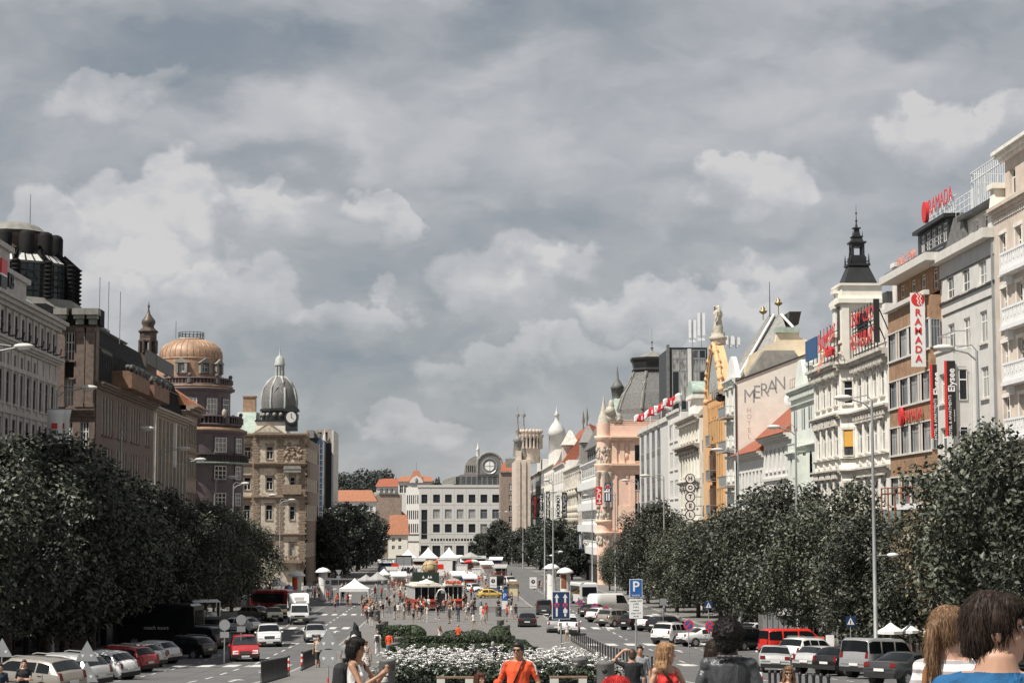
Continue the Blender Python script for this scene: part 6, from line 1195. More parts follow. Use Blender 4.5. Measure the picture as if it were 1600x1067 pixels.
  f0,f1=ft+(fb-ft)*.12,fb-(fb-ft)*.30;lo,hi,c_=skin(f0,3,.1,.012),skin(f0,3,.9,.012),skin(f1,3,.12,.012)
  g.add([(lo.x,s*lo.y,lo.z),(c_.x,s*c_.y,c_.z),(hi.x,s*hi.y,hi.z)],[(0,1,2)]);side[s]=g.mesh('side_window',CARGLASS)
 R_['side_window']=side
 def pane(f0,f1,sgn,nm_):
  g=MB();v=[];k=4
  for i in range(k+1):
   f=f0+(f1-f0)*i/k;p5,p4=skin(f,5,0,0),skin(f,4,.35,0);o=Vector((sgn*.012,0,.012));c_=skin(f,5,.98,0)
   v+=[Vector((p4.x,-p4.y,p4.z))+o,Vector((p5.x,-p5.y,p5.z))+o,Vector((c_.x,0,c_.z))+o,Vector((p5.x,p5.y,p5.z))+o,Vector((p4.x,p4.y,p4.z))+o]
  g.add(v,[(5*i+j,5*i+5+j,5*i+6+j,5*i+1+j)for i in range(k)for j in range(4)],0,True);return g.mesh(nm_,CARGLASS)
 R_['windscreen']=pane(ft+(fb-ft)*.08,fb-(fb-ft)*.08,1,'windscreen')
 if sty!='bigvan':R_['rear_window']=pane(rb+(rt-rb)*.12,rt-(rt-rb)*.05,-1,'rear_window')
 tl={};hl={};zt=topz(.02)if not box else 1.25;zf=topz(.95)
 for s in(-1,1):
  y=s*hw*.70;t=MB()
  if box or sty in('mpv','suv','hatch','wagon'):t.frus(X(0)-.012,X(.05),y-.09+.07*s,y+.09+.07*s,zt-.26,X(.02)-.012,X(.055),y-.07+.07*s,y+.07+.07*s,zt+(.02 if not box else.25))
  else:t.frus(X(0)-.012,X(.06),y-.13+.03*s,y+.15+.03*s,zt-.20,X(.012)-.01,X(.06),y-.13+.03*s,y+.15+.03*s,zt-.03)
  tl[s]=t.mesh('taillight',M['tail_red']);hl[s]=MB().frus(X(.93),X(1)+.004,y-.2,y+.17,zf-.26,X(.90),X(.97),y-.17,y+.17,zf-.04).mesh('headlight',M['car_light'])
 R_['taillight']=tl;R_['headlight']=hl
 R_['grille']=MB().frus(X(.96),X(1)+.012,-hw*.42,hw*.42,zf-.28,X(.95),X(.985),-hw*.42,hw*.42,zf-.08).mesh('grille',M['car_trim'])
 R_['plate']=(MB().box(X(0)-.045,X(0)-.02,-.26,.26,zb_+.30,zb_+.42).mesh('number_plate',M['plate']),MB().box(X(1)+.032,X(1)+.045,-.26,.26,zb_+.04,zb_+.15).mesh('number_plate',M['plate']))
 f=ft+(fb-ft)*.72;p=skin(f,3,.1,.0);R_['mirror']={s:MB().ball((p.x+.05,s*(p.y+.12),p.z+.04),.12,8,sc=(.6,.8,.7)).mesh('mirror',M[pk])for s in(-1,1)}
 R_['rail']=None
 if sty in('wagon','suv'):
  t=MB()
  for s in(-1,1):t.tube([(X(.16),s*hw*.66,H+.0),(X(.2),s*hw*.66,H+.06),(X(.5),s*hw*.66,H+.05),(X(.55),s*hw*.66,H-.01)],.022,5)
  R_['rail']=t.mesh('roof_rail',M['alloy'])
 ty=MB().lathe([(wr_*.70,-.09),(wr_*.95,-.10),(wr_,-.06),(wr_,.06),(wr_*.95,.10),(wr_*.70,.09)],20);ty.v=[Vector((v.x,v.z,v.y))for v in ty.v];R_['tyre']=ty.mesh('wheel',M['rubber'])
 rim=MB();rim.prism([(wr_*.72*math.cos(a),wr_*.72*math.sin(a))for a in[2*math.pi*k/20 for k in range(20)]],'y',-.07,.07,1)
 for k in range(7):
  a=2*math.pi*k/7;c_,s_=math.cos(a),math.sin(a)
  for sg in(-1,1):rim.add([(c_*.02-s_*.05,sg*.094,s_*.02+c_*.05),(c_*.02+s_*.05,sg*.094,s_*.02-c_*.05),(c_*wr_*.71+s_*.06,sg*.09,s_*wr_*.71-c_*.06),(c_*wr_*.71-s_*.06,sg*.09,s_*wr_*.71+c_*.06)],[(0,1,2,3)if sg<0 else(3,2,1,0)],0)
 R_['rim']=rim.mesh('rim',[M['alloy'],M['car_trim']]);R_['wheels']=[(x,s*(hw-.085),wr_+.005)for x in axle for s in(-1,1)];CARM[key]=R_;return R_
def car(sty,pk,X,Y,hdg,label,cat='car',name='parked_car',group=None):
 "hdg: heading as (x, y)"
 R_=car_meshes(sty,pk);e=gz(Y+.5)-gz(Y-.5);a=math.atan2(hdg[1],hdg[0]);o=empty(name,(X,Y,gz(Y)+.008),a,label,cat,group);o.rotation_mode='ZYX';pit=-math.atan(e)*math.sin(a);rol=math.atan(e)*math.cos(a);o.rotation_euler=(rol,pit,a)
 link('body',R_['body'],o);link('windscreen',R_['windscreen'],o);link('grille',R_['grille'],o)
 if 'rear_window' in R_:link('rear_window',R_['rear_window'],o)
 for s in(-1,1):link('side_window',R_['side_window'][s],o);link('taillight',R_['taillight'][s],o);link('headlight',R_['headlight'][s],o);link('mirror',R_['mirror'][s],o)
 for p in R_['plate']:link('number_plate',p,o)
 if R_['rail']:link('roof_rail',R_['rail'],o)
 for p in R_['wheels']:w=link('wheel',R_['tyre'],o);w.location=p;link('rim',R_['rim'],w)
 return o
def carpx(sty,pk,px,py,hdg,label,cat='car',name='parked_car',group=None):
 p=onG(px,py);p=onY(px,py,p.y+1.5);return car(sty,pk,p.x,p.y,hdg,label,cat,name,group)
GLP='cars parked at an angle along the left kerb';GRP='cars parked at an angle along the right kerb'
PL=(-.88,.47);PR=(.74,.67)
for sty,pk,px,py,lab in(('wagon','champagne',40,1086,'champagne estate car parked lowest at the left corner'),('wagon','silver',92,1074,'silver estate car with roof rails, second parked from the left corner'),('hatch','white_car',152,1062,'white hatchback parked beside the triangular sign'),('wagon','red_car',183,1050,'red estate car squeezed between the white hatchback and grey saloon'),('hatch','grey_car',206,1043,'grey hatchback parked before the white saloon'),('hatch','white_car',232,1037,'white hatchback with alloy wheels parked before the black estate'),('wagon','black_car',285,1028,'black estate car with silver wheels parked nearest the zebra'),('suv','black_car',308,1014,'black off-roader parked behind the black estate')):
 carpx(sty,pk,px,py,PL,lab,group=GLP)
carpx('suv','dark_red_car',296,1003,PL,'dark red off-roader whose roof shows above the black cars',group=GLP)
for sty,pk,px,py,h_,lab in(('mpv','red_car',382,1033,(.14,-.99),'red people carrier with bright headlights driving towards the zebra crossing'),('suv','white_car',420,1010,(.12,-.99),'white off-roader driving behind the red people carrier'),('hatch','silver',492,1004,(.12,-.99),'small silver car driving along the inner lane'),('hatch','cream_car',428,971,(.15,-.99),'cream taxi car driving behind the white off-roader'),('hatch','yellow_car',440,966,(.3,-.95),'yellow car half hidden behind the cream taxi'),('wagon','champagne',404,969,(.8,-.6),'pale estate car turning beside the cream taxi')):
 carpx(sty,pk,px,py,h_,lab,name='car')
carpx('wagon','white_car',368,990,PL,'white estate car parked beyond the round sign',group=GLP)
for sty,pk,px,py,h_,lab in(('sedan','silver',1210,1050,(.16,.99),'silver saloon seen from behind, parked nearest the sunglasses woman'),('suv','white_car',1268,1042,PR,'white off-roader parked between the silver saloon and grey hatchback'),('hatch','silver',1292,1053,PR,'grey hatchback with tall red lights parked by the white off-roader'),('hatch','black_car',1324,1056,PR,'black hatchback parked beside the silver van'),('sedan','dark_grey_car',1424,1072,PR,'dark saloon parked half behind the striped shirt woman'),('suv','black_car',1168,1016,PR,'black off-roader parked behind the leather jacket man'),('sedan','white_car',1106,1010,(.93,.36),'white sports saloon parked by the round no-parking signs'),('suv','white_car',1052,1006,(.55,.83),'small white off-roader with red lights, parked left of the signs'),('hatch','white_car',1024,986,PR,'white hatchback parked behind the parking sign post'),('wagon','black_car',1000,984,PR,'black estate car parked next to the white hatchback'),('wagon','black_car',1044,988,PR,'black estate car with open roof glare beyond the white off-roader'),('suv','champagne',966,979,PR,'beige off-roader parked beside the big white van'),('wagon','white_car',946,972,PR,'white estate car parked beyond the beige off-roader'),('sedan','silver',985,978,PR,'silver saloon parked between beige off-roader and parking sign'),('hatch','dark_grey_car',930,964,PR,'dark hatchback parked before the long white van'),('sedan','white_car',1180,1000,PR,'white saloon parked behind the red van')):
 carpx(sty,pk,px,py,h_,lab,group=GRP)
carpx('van','grey_car',1380,1060,PR,'silver grey van with dark rear glass parked by the tall lamp post','van','parked_van');carpx('van','bright_red_car',1246,1029,(.97,.24),'long red van parked behind the silver saloon','van','parked_van');carpx('bigvan','white_car',955,962,(.80,.60),'long white van parked among the right kerb cars','van','parked_van')
for sty,pk,px,py,h_,lab in(('sedan','black_car',824,981,(.05,1),'black saloon driving away beside the hedge'),('jeep','dark_grey_car',850,962,(.05,1),'dark off-roader with spare wheel driving away behind the blue sign'),('suv','grey_car',872,990,(.1,1),'grey off-roader waiting behind the blue lane sign'),('suv','white_car',889,992,(.1,1),'white pick-up shaped car seen right of the blue lane sign'),('hatch','yellow_car',768,936,(1,.1),'yellow car crossing on the cross street'),('hatch','white_car',741,926,(.4,-.9),'white car far off on the crossing'),('hatch','blue_car',790,930,(.9,.2),'pale blue car beside the yellow car'),('suv','white_car',797,915,(.2,-1),'white off-roader far along the right lane')):
 carpx(sty,pk,px,py,h_,lab,name='car')
 # white box truck
def boxtruck(px,py,hdg,label):
 p=onG(px,py);o=empty('box_truck',(p.x,p.y,p.z+.01),math.atan2(hdg[1],hdg[0]),label,'truck');w=.98
 MB().frus(1.3,3.1,-w*.92,w*.92,.5,1.3,2.95,-w*.92,w*.92,1.25).frus(1.3,2.93,-w*.92,w*.92,1.25,1.32,2.1,-w*.84,w*.84,2.1).box(-3,1.3,-w*.5,w*.5,.45,.72).build('cab',M['white_car'],o)
 MB().box(-3.1,1.27,-w-.05,w+.05,.74,3.0).frus(1.271,1.9,-w,w,2.15,1.271,1.5,-w,w,3.0).build('box_body',M['white_paint'],o);MB().add([(2.95,-.85,1.28),(2.95,.85,1.28),(2.14,.78,2.05),(2.14,-.78,2.05)],[(0,1,2,3)]).build('windscreen',CARGLASS,o)
 for s in(-1,1):MB().add([(1.45,s*.915,1.3),(2.7,s*.915,1.3),(2.15,s*.84,2.0),(1.45,s*.84,2.0)],[(0,1,2,3)]).build('side_window',CARGLASS,o);MB().box(2.9,3.12,s*.72-.16,s*.72+.16,.78,1.0).build('headlight',M['car_light'],o);MB().box(2.1,2.25,s*1.12-.1,s*1.12+.1,1.35,1.7).build('mirror',M['car_trim'],o)
 MB().box(2.9,3.16,-.88,.88,.42,.68).build('bumper',M['car_trim'],o);MB().box(2.98,3.13,-.5,.5,.82,.98).build('grille',M['car_trim'],o);MB().box(3.165,3.18,-.26,.26,.48,.6).build('number_plate',M['cream_car'],o);MB().box(1.92,1.96,-.5,.5,2.4,2.75).build('roof_board',M['cool_white'],o)
 R_=car_meshes('bigvan','white_car')
 for x in(-2,2.2):
  for s in(-1,1):q=link('wheel',R_['tyre'],o);q.location=(x,s*.86,.34);link('rim',R_['rim'],q)
 return o
boxtruck(466,974,(.12,-.99),'white box truck driving towards the viewer')
# coach, pallet lorry and dark red trailer on the left
def coach(X,Y,hdg,label,pk,L=11,W_=2.5,H=3.6,rows=1,name='coach',text=None):
 o=empty(name,(X,Y,gz(Y)+.01),math.atan2(hdg[1],hdg[0]),label,'bus');hw=W_/2
 MB().box(-L/2,L/2-.3,-hw,hw,.35,H-.15).frus(-L/2,L/2-.3,-hw,hw,H-.15,-L/2+.1,L/2-.5,-hw+.2,hw-.2,H).frus(L/2-.3,L/2,-hw,hw,.35,L/2-.3,L/2-.15,-hw,hw,H-.15).build('body',M[pk],o)
 MB().add([(L/2+.008,-hw+.12,1.1),(L/2+.008,hw-.12,1.1),(L/2-.13,hw-.15,H-.5),(L/2-.13,-hw+.15,H-.5)],[(0,1,2,3)]).build('windscreen',CARGLASS,o);MB().box(-L/2-.012,-L/2-.003,-hw+.2,hw-.2,1.5,H-.5).build('rear_window',CARGLASS,o)
 for s in(-1,1):
  MB().box(-L/2+.3,L/2-.8,s*hw-.008 if s<0 else hw+.002,s*hw-.002 if s<0 else hw+.008,H-1.55,H-.45).build('side_window',CARGLASS,o)
  if text:q=link('lettering',text_mesh(text,.42,.004,M['sign_white'],'lettering'),o);q.location=(0,s*(hw+.012),1.6);q.rotation_euler=(0,0,0 if s<0 else math.pi)
  MB().box(L/2-.05,L/2+.02,s*hw*.75-.2,s*hw*.75+.2,.6,.85).build('headlight',M['car_light'],o);MB().box(-L/2-.02,-L/2+.05,s*hw*.8-.12,s*hw*.8+.12,.7,1.3).build('taillight',M['tail_red'],o)
 R_=car_meshes('bigvan','white_car')
 for x in(-L*.28,L*.3):
  for s in(-1,1):q=link('wheel',R_['tyre'],o);q.location=(x,s*(hw-.12),.46);q.scale=(1.4,1.4,1.4);link('rim',R_['rim'],q)
 return o
coach(-22.0,150,(.98,-.2),'black coach with white lettering parked under the left trees','black_car',6.2,2.4,3.4,text='coach tours')
coach(-21.2,236,(.97,-.25),'dark red trailer body parked behind the taxis','dark_red_car',5,2.4,2.6,name='trailer')
coach(7.6,305,(0,1),'black van bus with white sign seen from behind on the far lane','black_car',6,2.3,3.0,name='van_bus');p=onG(912,943);coach(p.x,p.y,(.2,-1),'white tall van with wide windscreen behind the long white van','white_car',6,2.3,2.9,name='minibus')
o=empty('pallet_lorry',(-19.9,160,gz(160)),R(-80),'flatbed lorry stacked with white crates beside the black coach','truck');MB().box(-3,2.2,-1.1,1.1,.8,.95).build('flatbed',M['car_trim'],o);MB().box(2.25,3.6,-1.05,1.05,.5,2.3).build('cab',M['dark_grey_car'],o);MB().box(3.602,3.62,-.9,.9,1.3,2.1).build('windscreen',CARGLASS,o);t=MB()
for s in(-1,1):
 for x in(-2.9,2.1):t.box(x-.04,x+.04,s*1.05-.04,s*1.05+.04,.951,3.4)
t.box(-3,2.2,-1.1,1.1,3.4,3.46);t.build('canopy_frame',M['white_paint'],o);t=MB();rq=random.Random(5)
for k in range(26):t.ball((-2.5+4.4*rq.random(),-.9+1.8*rq.random(),1.5+.9*rq.random()),.3,7)
t.box(-2.6,1.9,-.95,.95,.96,1.5);t.build('load',M['white_plaster'],o);R_=car_meshes('bigvan','white_car')
for x in(-2,2.8):
 for s in(-1,1):q=link('wheel',R_['tyre'],o);q.location=(x,s*.9,.36);link('rim',R_['rim'],q)
 # ================================================================ PEOPLE
import numpy as np,mathutils
def cloth(name,col,**k):
 if name in M:return
 m=bpy.data.materials.new(name);m.use_nodes=True;p=m.node_tree.nodes['Principled BSDF'];h=NB(m.node_tree);P=h.n('ShaderNodeTexCoord').outputs['Object'];sk=name.startswith(('skin','hair','shoe'))
 nz=h.noise(h.vm('MULTIPLY',P,(1,1,.55)),7,4,.55,1.2).outputs[0];h.link(h.mix(h.smooth(nz,.3,.7),c4(tuple(x*(.9 if sk else.72)for x in col)),c4(tuple(min(1,x*1.1)for x in col))),p.inputs['Base Color']);p.inputs['Roughness'].default_value=.55 if sk else.85
 bp=h.n('ShaderNodeBump');bp.inputs['Strength'].default_value=.15 if sk else.9;bp.inputs['Distance'].default_value=.03;h.link(nz,bp.inputs['Height']);h.link(bp.outputs[0],p.inputs['Normal']);M[name]=m
for n_,c_ in(('skin',(.50,.29,.20)),('skin_tan',(.40,.21,.13)),('skin_dark',(.10,.055,.038)),('shirt_white',(.74,.73,.71)),('shirt_black',(.016,.017,.02)),('shirt_navy',(.02,.028,.05)),('shirt_orange',(.80,.10,.03)),('shirt_red',(.60,.035,.03)),('shirt_blue',(.012,.105,.25)),('shirt_grey',(.26,.27,.28)),('shirt_teal',(.10,.26,.34)),('shirt_pink',(.62,.32,.28)),('shirt_sand',(.50,.42,.32)),('jeans',(.05,.075,.13)),('trousers_dark',(.025,.025,.028)),('trousers_beige',(.45,.36,.26)),('trousers_white',(.70,.69,.67)),('shorts_grey',(.20,.20,.20)),('shoe_dark',(.03,.03,.03)),('shoe_white',(.65,.64,.62)),('hair_dark',(.016,.012,.010)),('hair_brown',(.055,.030,.018)),('hair_blond',(.36,.21,.10)),('hair_light_brown',(.20,.115,.062)),('hair_grey',(.32,.30,.28)),('bag_black',(.018,.018,.02)),('leather',(.055,.058,.062)),('strap_brown',(.22,.09,.03))):cloth(n_,c_)
M['leather'].node_tree.nodes['Principled BSDF'].inputs['Roughness'].default_value=.38
def hairmat(name,a,b_):
 m=bpy.data.materials.new(name);m.use_nodes=True;p=m.node_tree.nodes['Principled BSDF'];h=NB(m.node_tree);P=h.n('ShaderNodeTexCoord').outputs['Object']
 n_=h.noise(h.vm('MULTIPLY',P,(95,95,7)),1.0,4,.6).outputs[0];h.link(h.mix(h.smooth(n_,.32,.68),c4(a),c4(b_)),p.inputs['Base Color']);p.inputs['Roughness'].default_value=.6;p.inputs['Specular IOR Level'].default_value=.3
 bp=h.n('ShaderNodeBump');bp.inputs['Strength'].default_value=.7;bp.inputs['Distance'].default_value=.006;h.link(n_,bp.inputs['Height']);h.link(bp.outputs[0],p.inputs['Normal']);M[name]=m
hairmat('strand_dark',(.005,.004,.004),(.016,.013,.011));hairmat('strand_brown',(.008,.005,.004),(.045,.026,.017));hairmat('strand_blond',(.20,.105,.05),(.52,.32,.17));hairmat('strand_honey',(.09,.05,.027),(.34,.205,.115));hairmat('strand_red',(.05,.018,.012),(.17,.065,.04))
m=bpy.data.materials.new('striped_shirt');m.use_nodes=True;h=NB(m.node_tree);P=h.n('ShaderNodeTexCoord').outputs['Object'];w_=h.n('ShaderNodeTexWave',wave_type='BANDS',bands_direction='Z');h.link(P,w_.inputs[0]);w_.inputs['Scale'].default_value=5.5;w_.inputs['Distortion'].default_value=.4
h.link(h.mix(h.smooth(w_.outputs[1],.62,.85),(.76,.74,.72,1),(.36,.33,.34,1)),m.node_tree.nodes['Principled BSDF'].inputs['Base Color']);m.node_tree.nodes['Principled BSDF'].inputs['Roughness'].default_value=.85;M['striped_shirt']=m
m=bpy.data.materials.new('patterned_dress');m.use_nodes=True;h=NB(m.node_tree);P=h.n('ShaderNodeTexCoord').outputs['Object'];v_=h.n('ShaderNodeTexVoronoi');h.link(P,v_.inputs[0]);v_.inputs['Scale'].default_value=14
h.link(h.mix(h.smooth(v_.outputs[0],.3,.45),(.03,.03,.035,1),(.62,.55,.50,1)),m.node_tree.nodes['Principled BSDF'].inputs['Base Color']);M['patterned_dress']=m
def remesh(mb,vox,sm=3,fac=.5):
 me=mb.mesh('t',[])if False else bpy.data.meshes.new('t');me.from_pydata([tuple(v)for v in mb.v],[],mb.f);bm=bmesh.new();bm.from_mesh(me);bmesh.ops.recalc_face_normals(bm,faces=bm.faces);bm.to_mesh(me);bm.free()
 o=bpy.data.objects.new('t',me);COL.objects.link(o);r_=o.modifiers.new('r','REMESH');r_.mode='VOXEL';r_.voxel_size=vox;r_.use_smooth_shade=True;s_=o.modifiers.new('s','SMOOTH');s_.iterations=sm;s_.factor=fac
 out=bpy.data.meshes.new_from_object(o.evaluated_get(bpy.context.evaluated_depsgraph_get()));bpy.data.objects.remove(o);bpy.data.meshes.remove(me)
 out.polygons.foreach_set('use_smooth',[True]*len(out.polygons));return out
V=Vector
def loft(mb,rings,n=16):
 "rings: (centre, rx, ry)"
 vs=[];fs=[]
 for c,rx,ry in rings:
  for k in range(n):a=2*math.pi*k/n;vs.append((c[0]+rx*math.cos(a),c[1]+ry*math.sin(a),c[2]))
 for i in range(len(rings)-1):
  for k in range(n):fs.append((i*n+k,i*n+(k+1)%n,(i+1)*n+(k+1)%n,(i+1)*n+k))
 mb.add(vs,fs+[tuple(range(n))[::-1],tuple(range((len(rings)-1)*n,len(rings)*n))])
def hand(mb,w,d,nrm,curl=.5,thumb=1,k=1.):
 d=V(d).normalized();nrm=(V(nrm)-d*V(nrm).dot(d)).normalized();s=d.cross(nrm)
 mb.tube([w,w+d*.045*k,w+d*.09*k],[.026*k,.034*k,.034*k],8);mb.tube([w+d*.06*k-s*.022*k,w+d*.06*k+s*.022*k],.02*k,6)
 for i in range(4):
  p=w+d*(.088 if i in(1,2)else.08)*k+s*(i-1.5)*.02*k;L=(.036,.041,.038,.03)[i]*k;a=0;pts=[p-d*.02*k,p]
  for j in range(3):a+=curl*(.5+.35*j)*(1+.12*i);dd=d*math.cos(a)+nrm*math.sin(a);p=p+dd*L*(1,.75,.6)[j];pts.append(p)
  mb.tube(pts,[.0105*k,.0105*k,.01*k,.009*k,.0075*k],6);mb.ball(pts[-1],.0078*k,6)
 b0=w+d*.03*k-s*.025*k*thumb;td=(d*.6-s*.7*thumb+nrm*.45).normalized();mb.tube([b0,b0+td*.04*k,b0+td*.04*k+(td*.5+d*.6+nrm*.4*curl).normalized()*.03*k],[.014*k,.012*k,.009*k],6)
def pose(**k):
 J=dict(hip=V((0,0,.92)),waist=V((0,.0,1.08)),chest=V((0,.0,1.30)),neck=V((0,.012,1.48)),head=V((0,-.012,1.625)),yaw=0.,nod=0.,sh=[V((-.18,.0,1.415)),V((.18,.0,1.415))],el=[V((-.235,.03,1.13)),V((.235,.03,1.13))],wr=[V((-.245,-.06,.88)),V((.245,-.06,.88))],hj=[V((-.088,0,.90)),V((.088,0,.90))],kn=[V((-.10,-.02,.50)),V((.10,-.02,.50))],an=[V((-.105,.03,.085)),V((.105,.03,.085))],hd=[None,None],curl=.45,fem=False,hem=None,toe=[V((0,-.15,-.055)),V((0,-.15,-.055))])
 for a,b_ in k.items():
  if isinstance(b_,dict):
   for i,q in b_.items():J[a][i]=V(q)
  else:J[a]=V(b_)if isinstance(b_,tuple)else b_
 return J
def build_body(J,vox=.012,fat=1.,sleeves='short',legs='long',top_hem=.93,neckz=1.47,fingers=True,skirt=None,arm_f=1.,straps=False):
 mb=MB();f=fat;fem=J['fem'];hip,wa,ch,ne=J['hip'],J['waist'],J['chest'],J['neck'];sw=.86 if fem else 1.
 L=lambda a,b_,t:a+(b_-a)*t
 loft(mb,[(hip+V((0,0,-.10)),.10*f,.085*f),(hip+V((0,.005,-.03)),.165*f,.115*f),(hip+V((0,.005,.04)),.165*f,.11*f),(wa,(.122 if fem else.148)*f,.093*f),(L(wa,ch,.6),.15*f*sw,.105*f),(ch+V((0,-.008,.02)),.168*f*sw,.112*f),(L(ch,ne,.62),.165*f*sw,.092*f),(L(ch,ne,.82),.115*f*sw,.078*f),(ne+V((0,0,-.005)),(.066 if fem else.078)*min(f,1.12),.07),(ne+V((0,0,.06)),.053 if fem else.062*min(f,1.12),.062),(J['head']+V((0,.01,-.06)),.05,.055)])
 if fem:
  for s_ in(-1,1):mb.ball(ch+V((s_*.07,-.085,-.02)),.062,10)
 for i in(0,1):
  sh,el,wr,hj,kn,an=(J[k][i]for k in('sh','el','wr','hj','kn','an'));sh=V((sh.x*sw,sh.y,sh.z));a_=(.84 if fem else 1.)*arm_f
  mb.tube([L(ne,sh,.2)+V((0,0,-.035)),L(ne,sh,.65)+V((0,0,-.012)),sh,L(sh,el,.35),el,L(el,wr,.3),wr],[.05,.052+.006*a_,.056*a_,.047*a_,.037*a_,.039*a_,.026*a_],10);mb.ball(sh,.054*a_,10);mb.ball(el,.037*a_,8)
  dirv=(wr-el).normalized();inn=V((-1 if i else 1,-.2,0))
  if fingers:
   hd=J['hd'][i];hand(mb,wr,hd[0]if hd else dirv,hd[1]if hd else inn,J['curl'],1 if i==0 else-1)
  else:mb.tube([wr,wr+dirv*.09,wr+dirv*.17],[.03,.036,.018],6)
  mb.tube([hj,L(hj,kn,.3),kn,L(kn,an,.3),an],[.088*f,.08*f,.054,.054,.036],10);toe=an+J['toe'][i];mb.tube([an+V((0,.05,-.045)),an+V((0,0,-.03)),L(an,toe,.6)+V((0,0,-.01)),toe],[.036,.042,.038,.026],8)
 if skirt:loft(mb,[(V((hip.x,hip.y,skirt)),.24,.20),(V((hip.x,hip.y,skirt+.02)),.24,.20),(hip+V((0,0,0)),.18,.125),(wa,.13,.10)])
 Rm=Matrix.Rotation(J['yaw'],3,'Z')@Matrix.Rotation(J['nod'],3,'X');hc=J['head'];H_=lambda*p:hc+Rm@V(p)
 hb=MB();hb.ball((0,.008,.012),1,18,sc=(.075,.096,.112));hb.ball((0,-.028,-.05),1,14,sc=(.058,.066,.066));hb.ball((0,-.072,-.096),.025,8,sc=(1.2,.9,.8));hb.tube([(0,-.088,.018),(0,-.104,-.012),(0,-.117,-.032)],[.009,.012,.015],8);hb.ball((0,-.104,-.035),.017,8,sc=(1.25,.8,.7))
 for s_ in(-1,1):hb.ball((s_*.077,.012,-.012),1,8,sc=(.012,.022,.033));hb.ball((s_*.032,-.08,.032),1,8,sc=(.028,.014,.009));hb.ball((s_*.042,-.058,-.028),1,8,sc=(.024,.026,.022))
 hb.ball((0,-.09,-.064),1,8,sc=(.026,.012,.009));hb.ball((0,-.088,-.076),1,8,sc=(.02,.012,.008));hb.tube([(0,.02,-.12),(0,.018,-.03)],.052,8)
 for v,fc in((hb.v,hb.f),):mb.add([H_(*p)for p in v],fc)
 me=remesh(mb,vox,2 if vox>.015 else 8 if vox<.0095 else 5,.5)
 n=len(me.polygons);C=np.empty(n*3);me.polygons.foreach_get('center',C);C=C.reshape(-1,3)
 segs=[('torso',ch+V((0,0,.03)),wa,.15),('torso',L(ch,ne,.7)+V((-.1,0,0)),L(ch,ne,.7)+V((.1,0,0)),.085),('hip',hip+V((0,0,-.05)),hip+V((0,0,.03)),.15),('neck',ne+V((0,0,.02)),ne+V((0,0,.06)),.055),('head',hc+V((0,0,.03)),hc+V((0,0,-.03)),.09)]
 for i in(0,1):
  sh=V((J['sh'][i].x*sw,J['sh'][i].y,J['sh'][i].z));el,wr,hj,kn,an=(J[k][i]for k in('el','wr','hj','kn','an'));cut=L(sh,el,.72 if not fem else.5)
  segs+=[('sleeve',sh,cut,.055),('arm',cut,el,.04),('fore',el,wr,.035),('hand',wr,wr+(wr-el).normalized()*.17,.03),('thigh',hj,L(hj,kn,.85),.08),('knee',L(hj,kn,.85),L(kn,an,.3),.055),('shin',L(kn,an,.3),an+V((0,0,.06)),.045),('foot',an,an+J['toe'][i],.04)]
  if J['hd'][i]:segs.append(('hand',wr,wr+V(J['hd'][i][0]).normalized()*.18,.03))
 best=np.full(n,9.);lab=np.zeros(n,int);names=sorted({s_[0]for s_ in segs})
 for nm,a,b_,r_ in segs:
  a=np.array(a);d=np.array(b_)-a;t=np.clip(((C-a)@d)/max(1e-9,d@d),0,1);q=np.linalg.norm(C-(a+t[:,None]*d),axis=1)-r_;k=q<best;best[k]=q[k];lab[k]=names.index(nm)
 mp={'torso':1,'hip':2,'neck':0,'head':0,'sleeve':1 if sleeves!='none' else 0,'arm':1 if sleeves=='long' else 0,'fore':1 if sleeves=='long' else 0,'hand':0,'thigh':2,'knee':2 if legs=='long' else 0,'shin':2 if legs=='long' else 0,'foot':3}
 mi=np.array([mp[q]for q in names])[lab];isn=lambda*q:np.isin(lab,[names.index(x)for x in q]);tz=isn('torso','hip')
 mi[tz&(C[:,2]>top_hem)]=1;mi[tz&(C[:,2]<=top_hem)]=2
 nk=isn('torso','neck','sleeve','head')&(np.hypot(C[:,0]-ne.x,C[:,1]-ne.y)<.12);mi[nk&(C[:,2]>neckz+.12*(C[:,1]-ne.y))]=0;mi[isn('neck')&(C[:,2]<=neckz+.12*(C[:,1]-ne.y))]=1
 if sleeves=='none':up=isn('torso')&(C[:,2]>ch.z+.05)&(np.abs(np.abs(C[:,0]-ch.x)-.085)>.032);mi[up&(C[:,2]>ch.z+(.10 if straps else.14))]=0
 if skirt:sk=(C[:,2]>skirt-.02)&(C[:,2]<top_hem+.02)&isn('torso','hip','thigh','knee','shin');mi[sk]=1
 me.polygons.foreach_set('material_index',mi.astype(np.int32));return me,H_
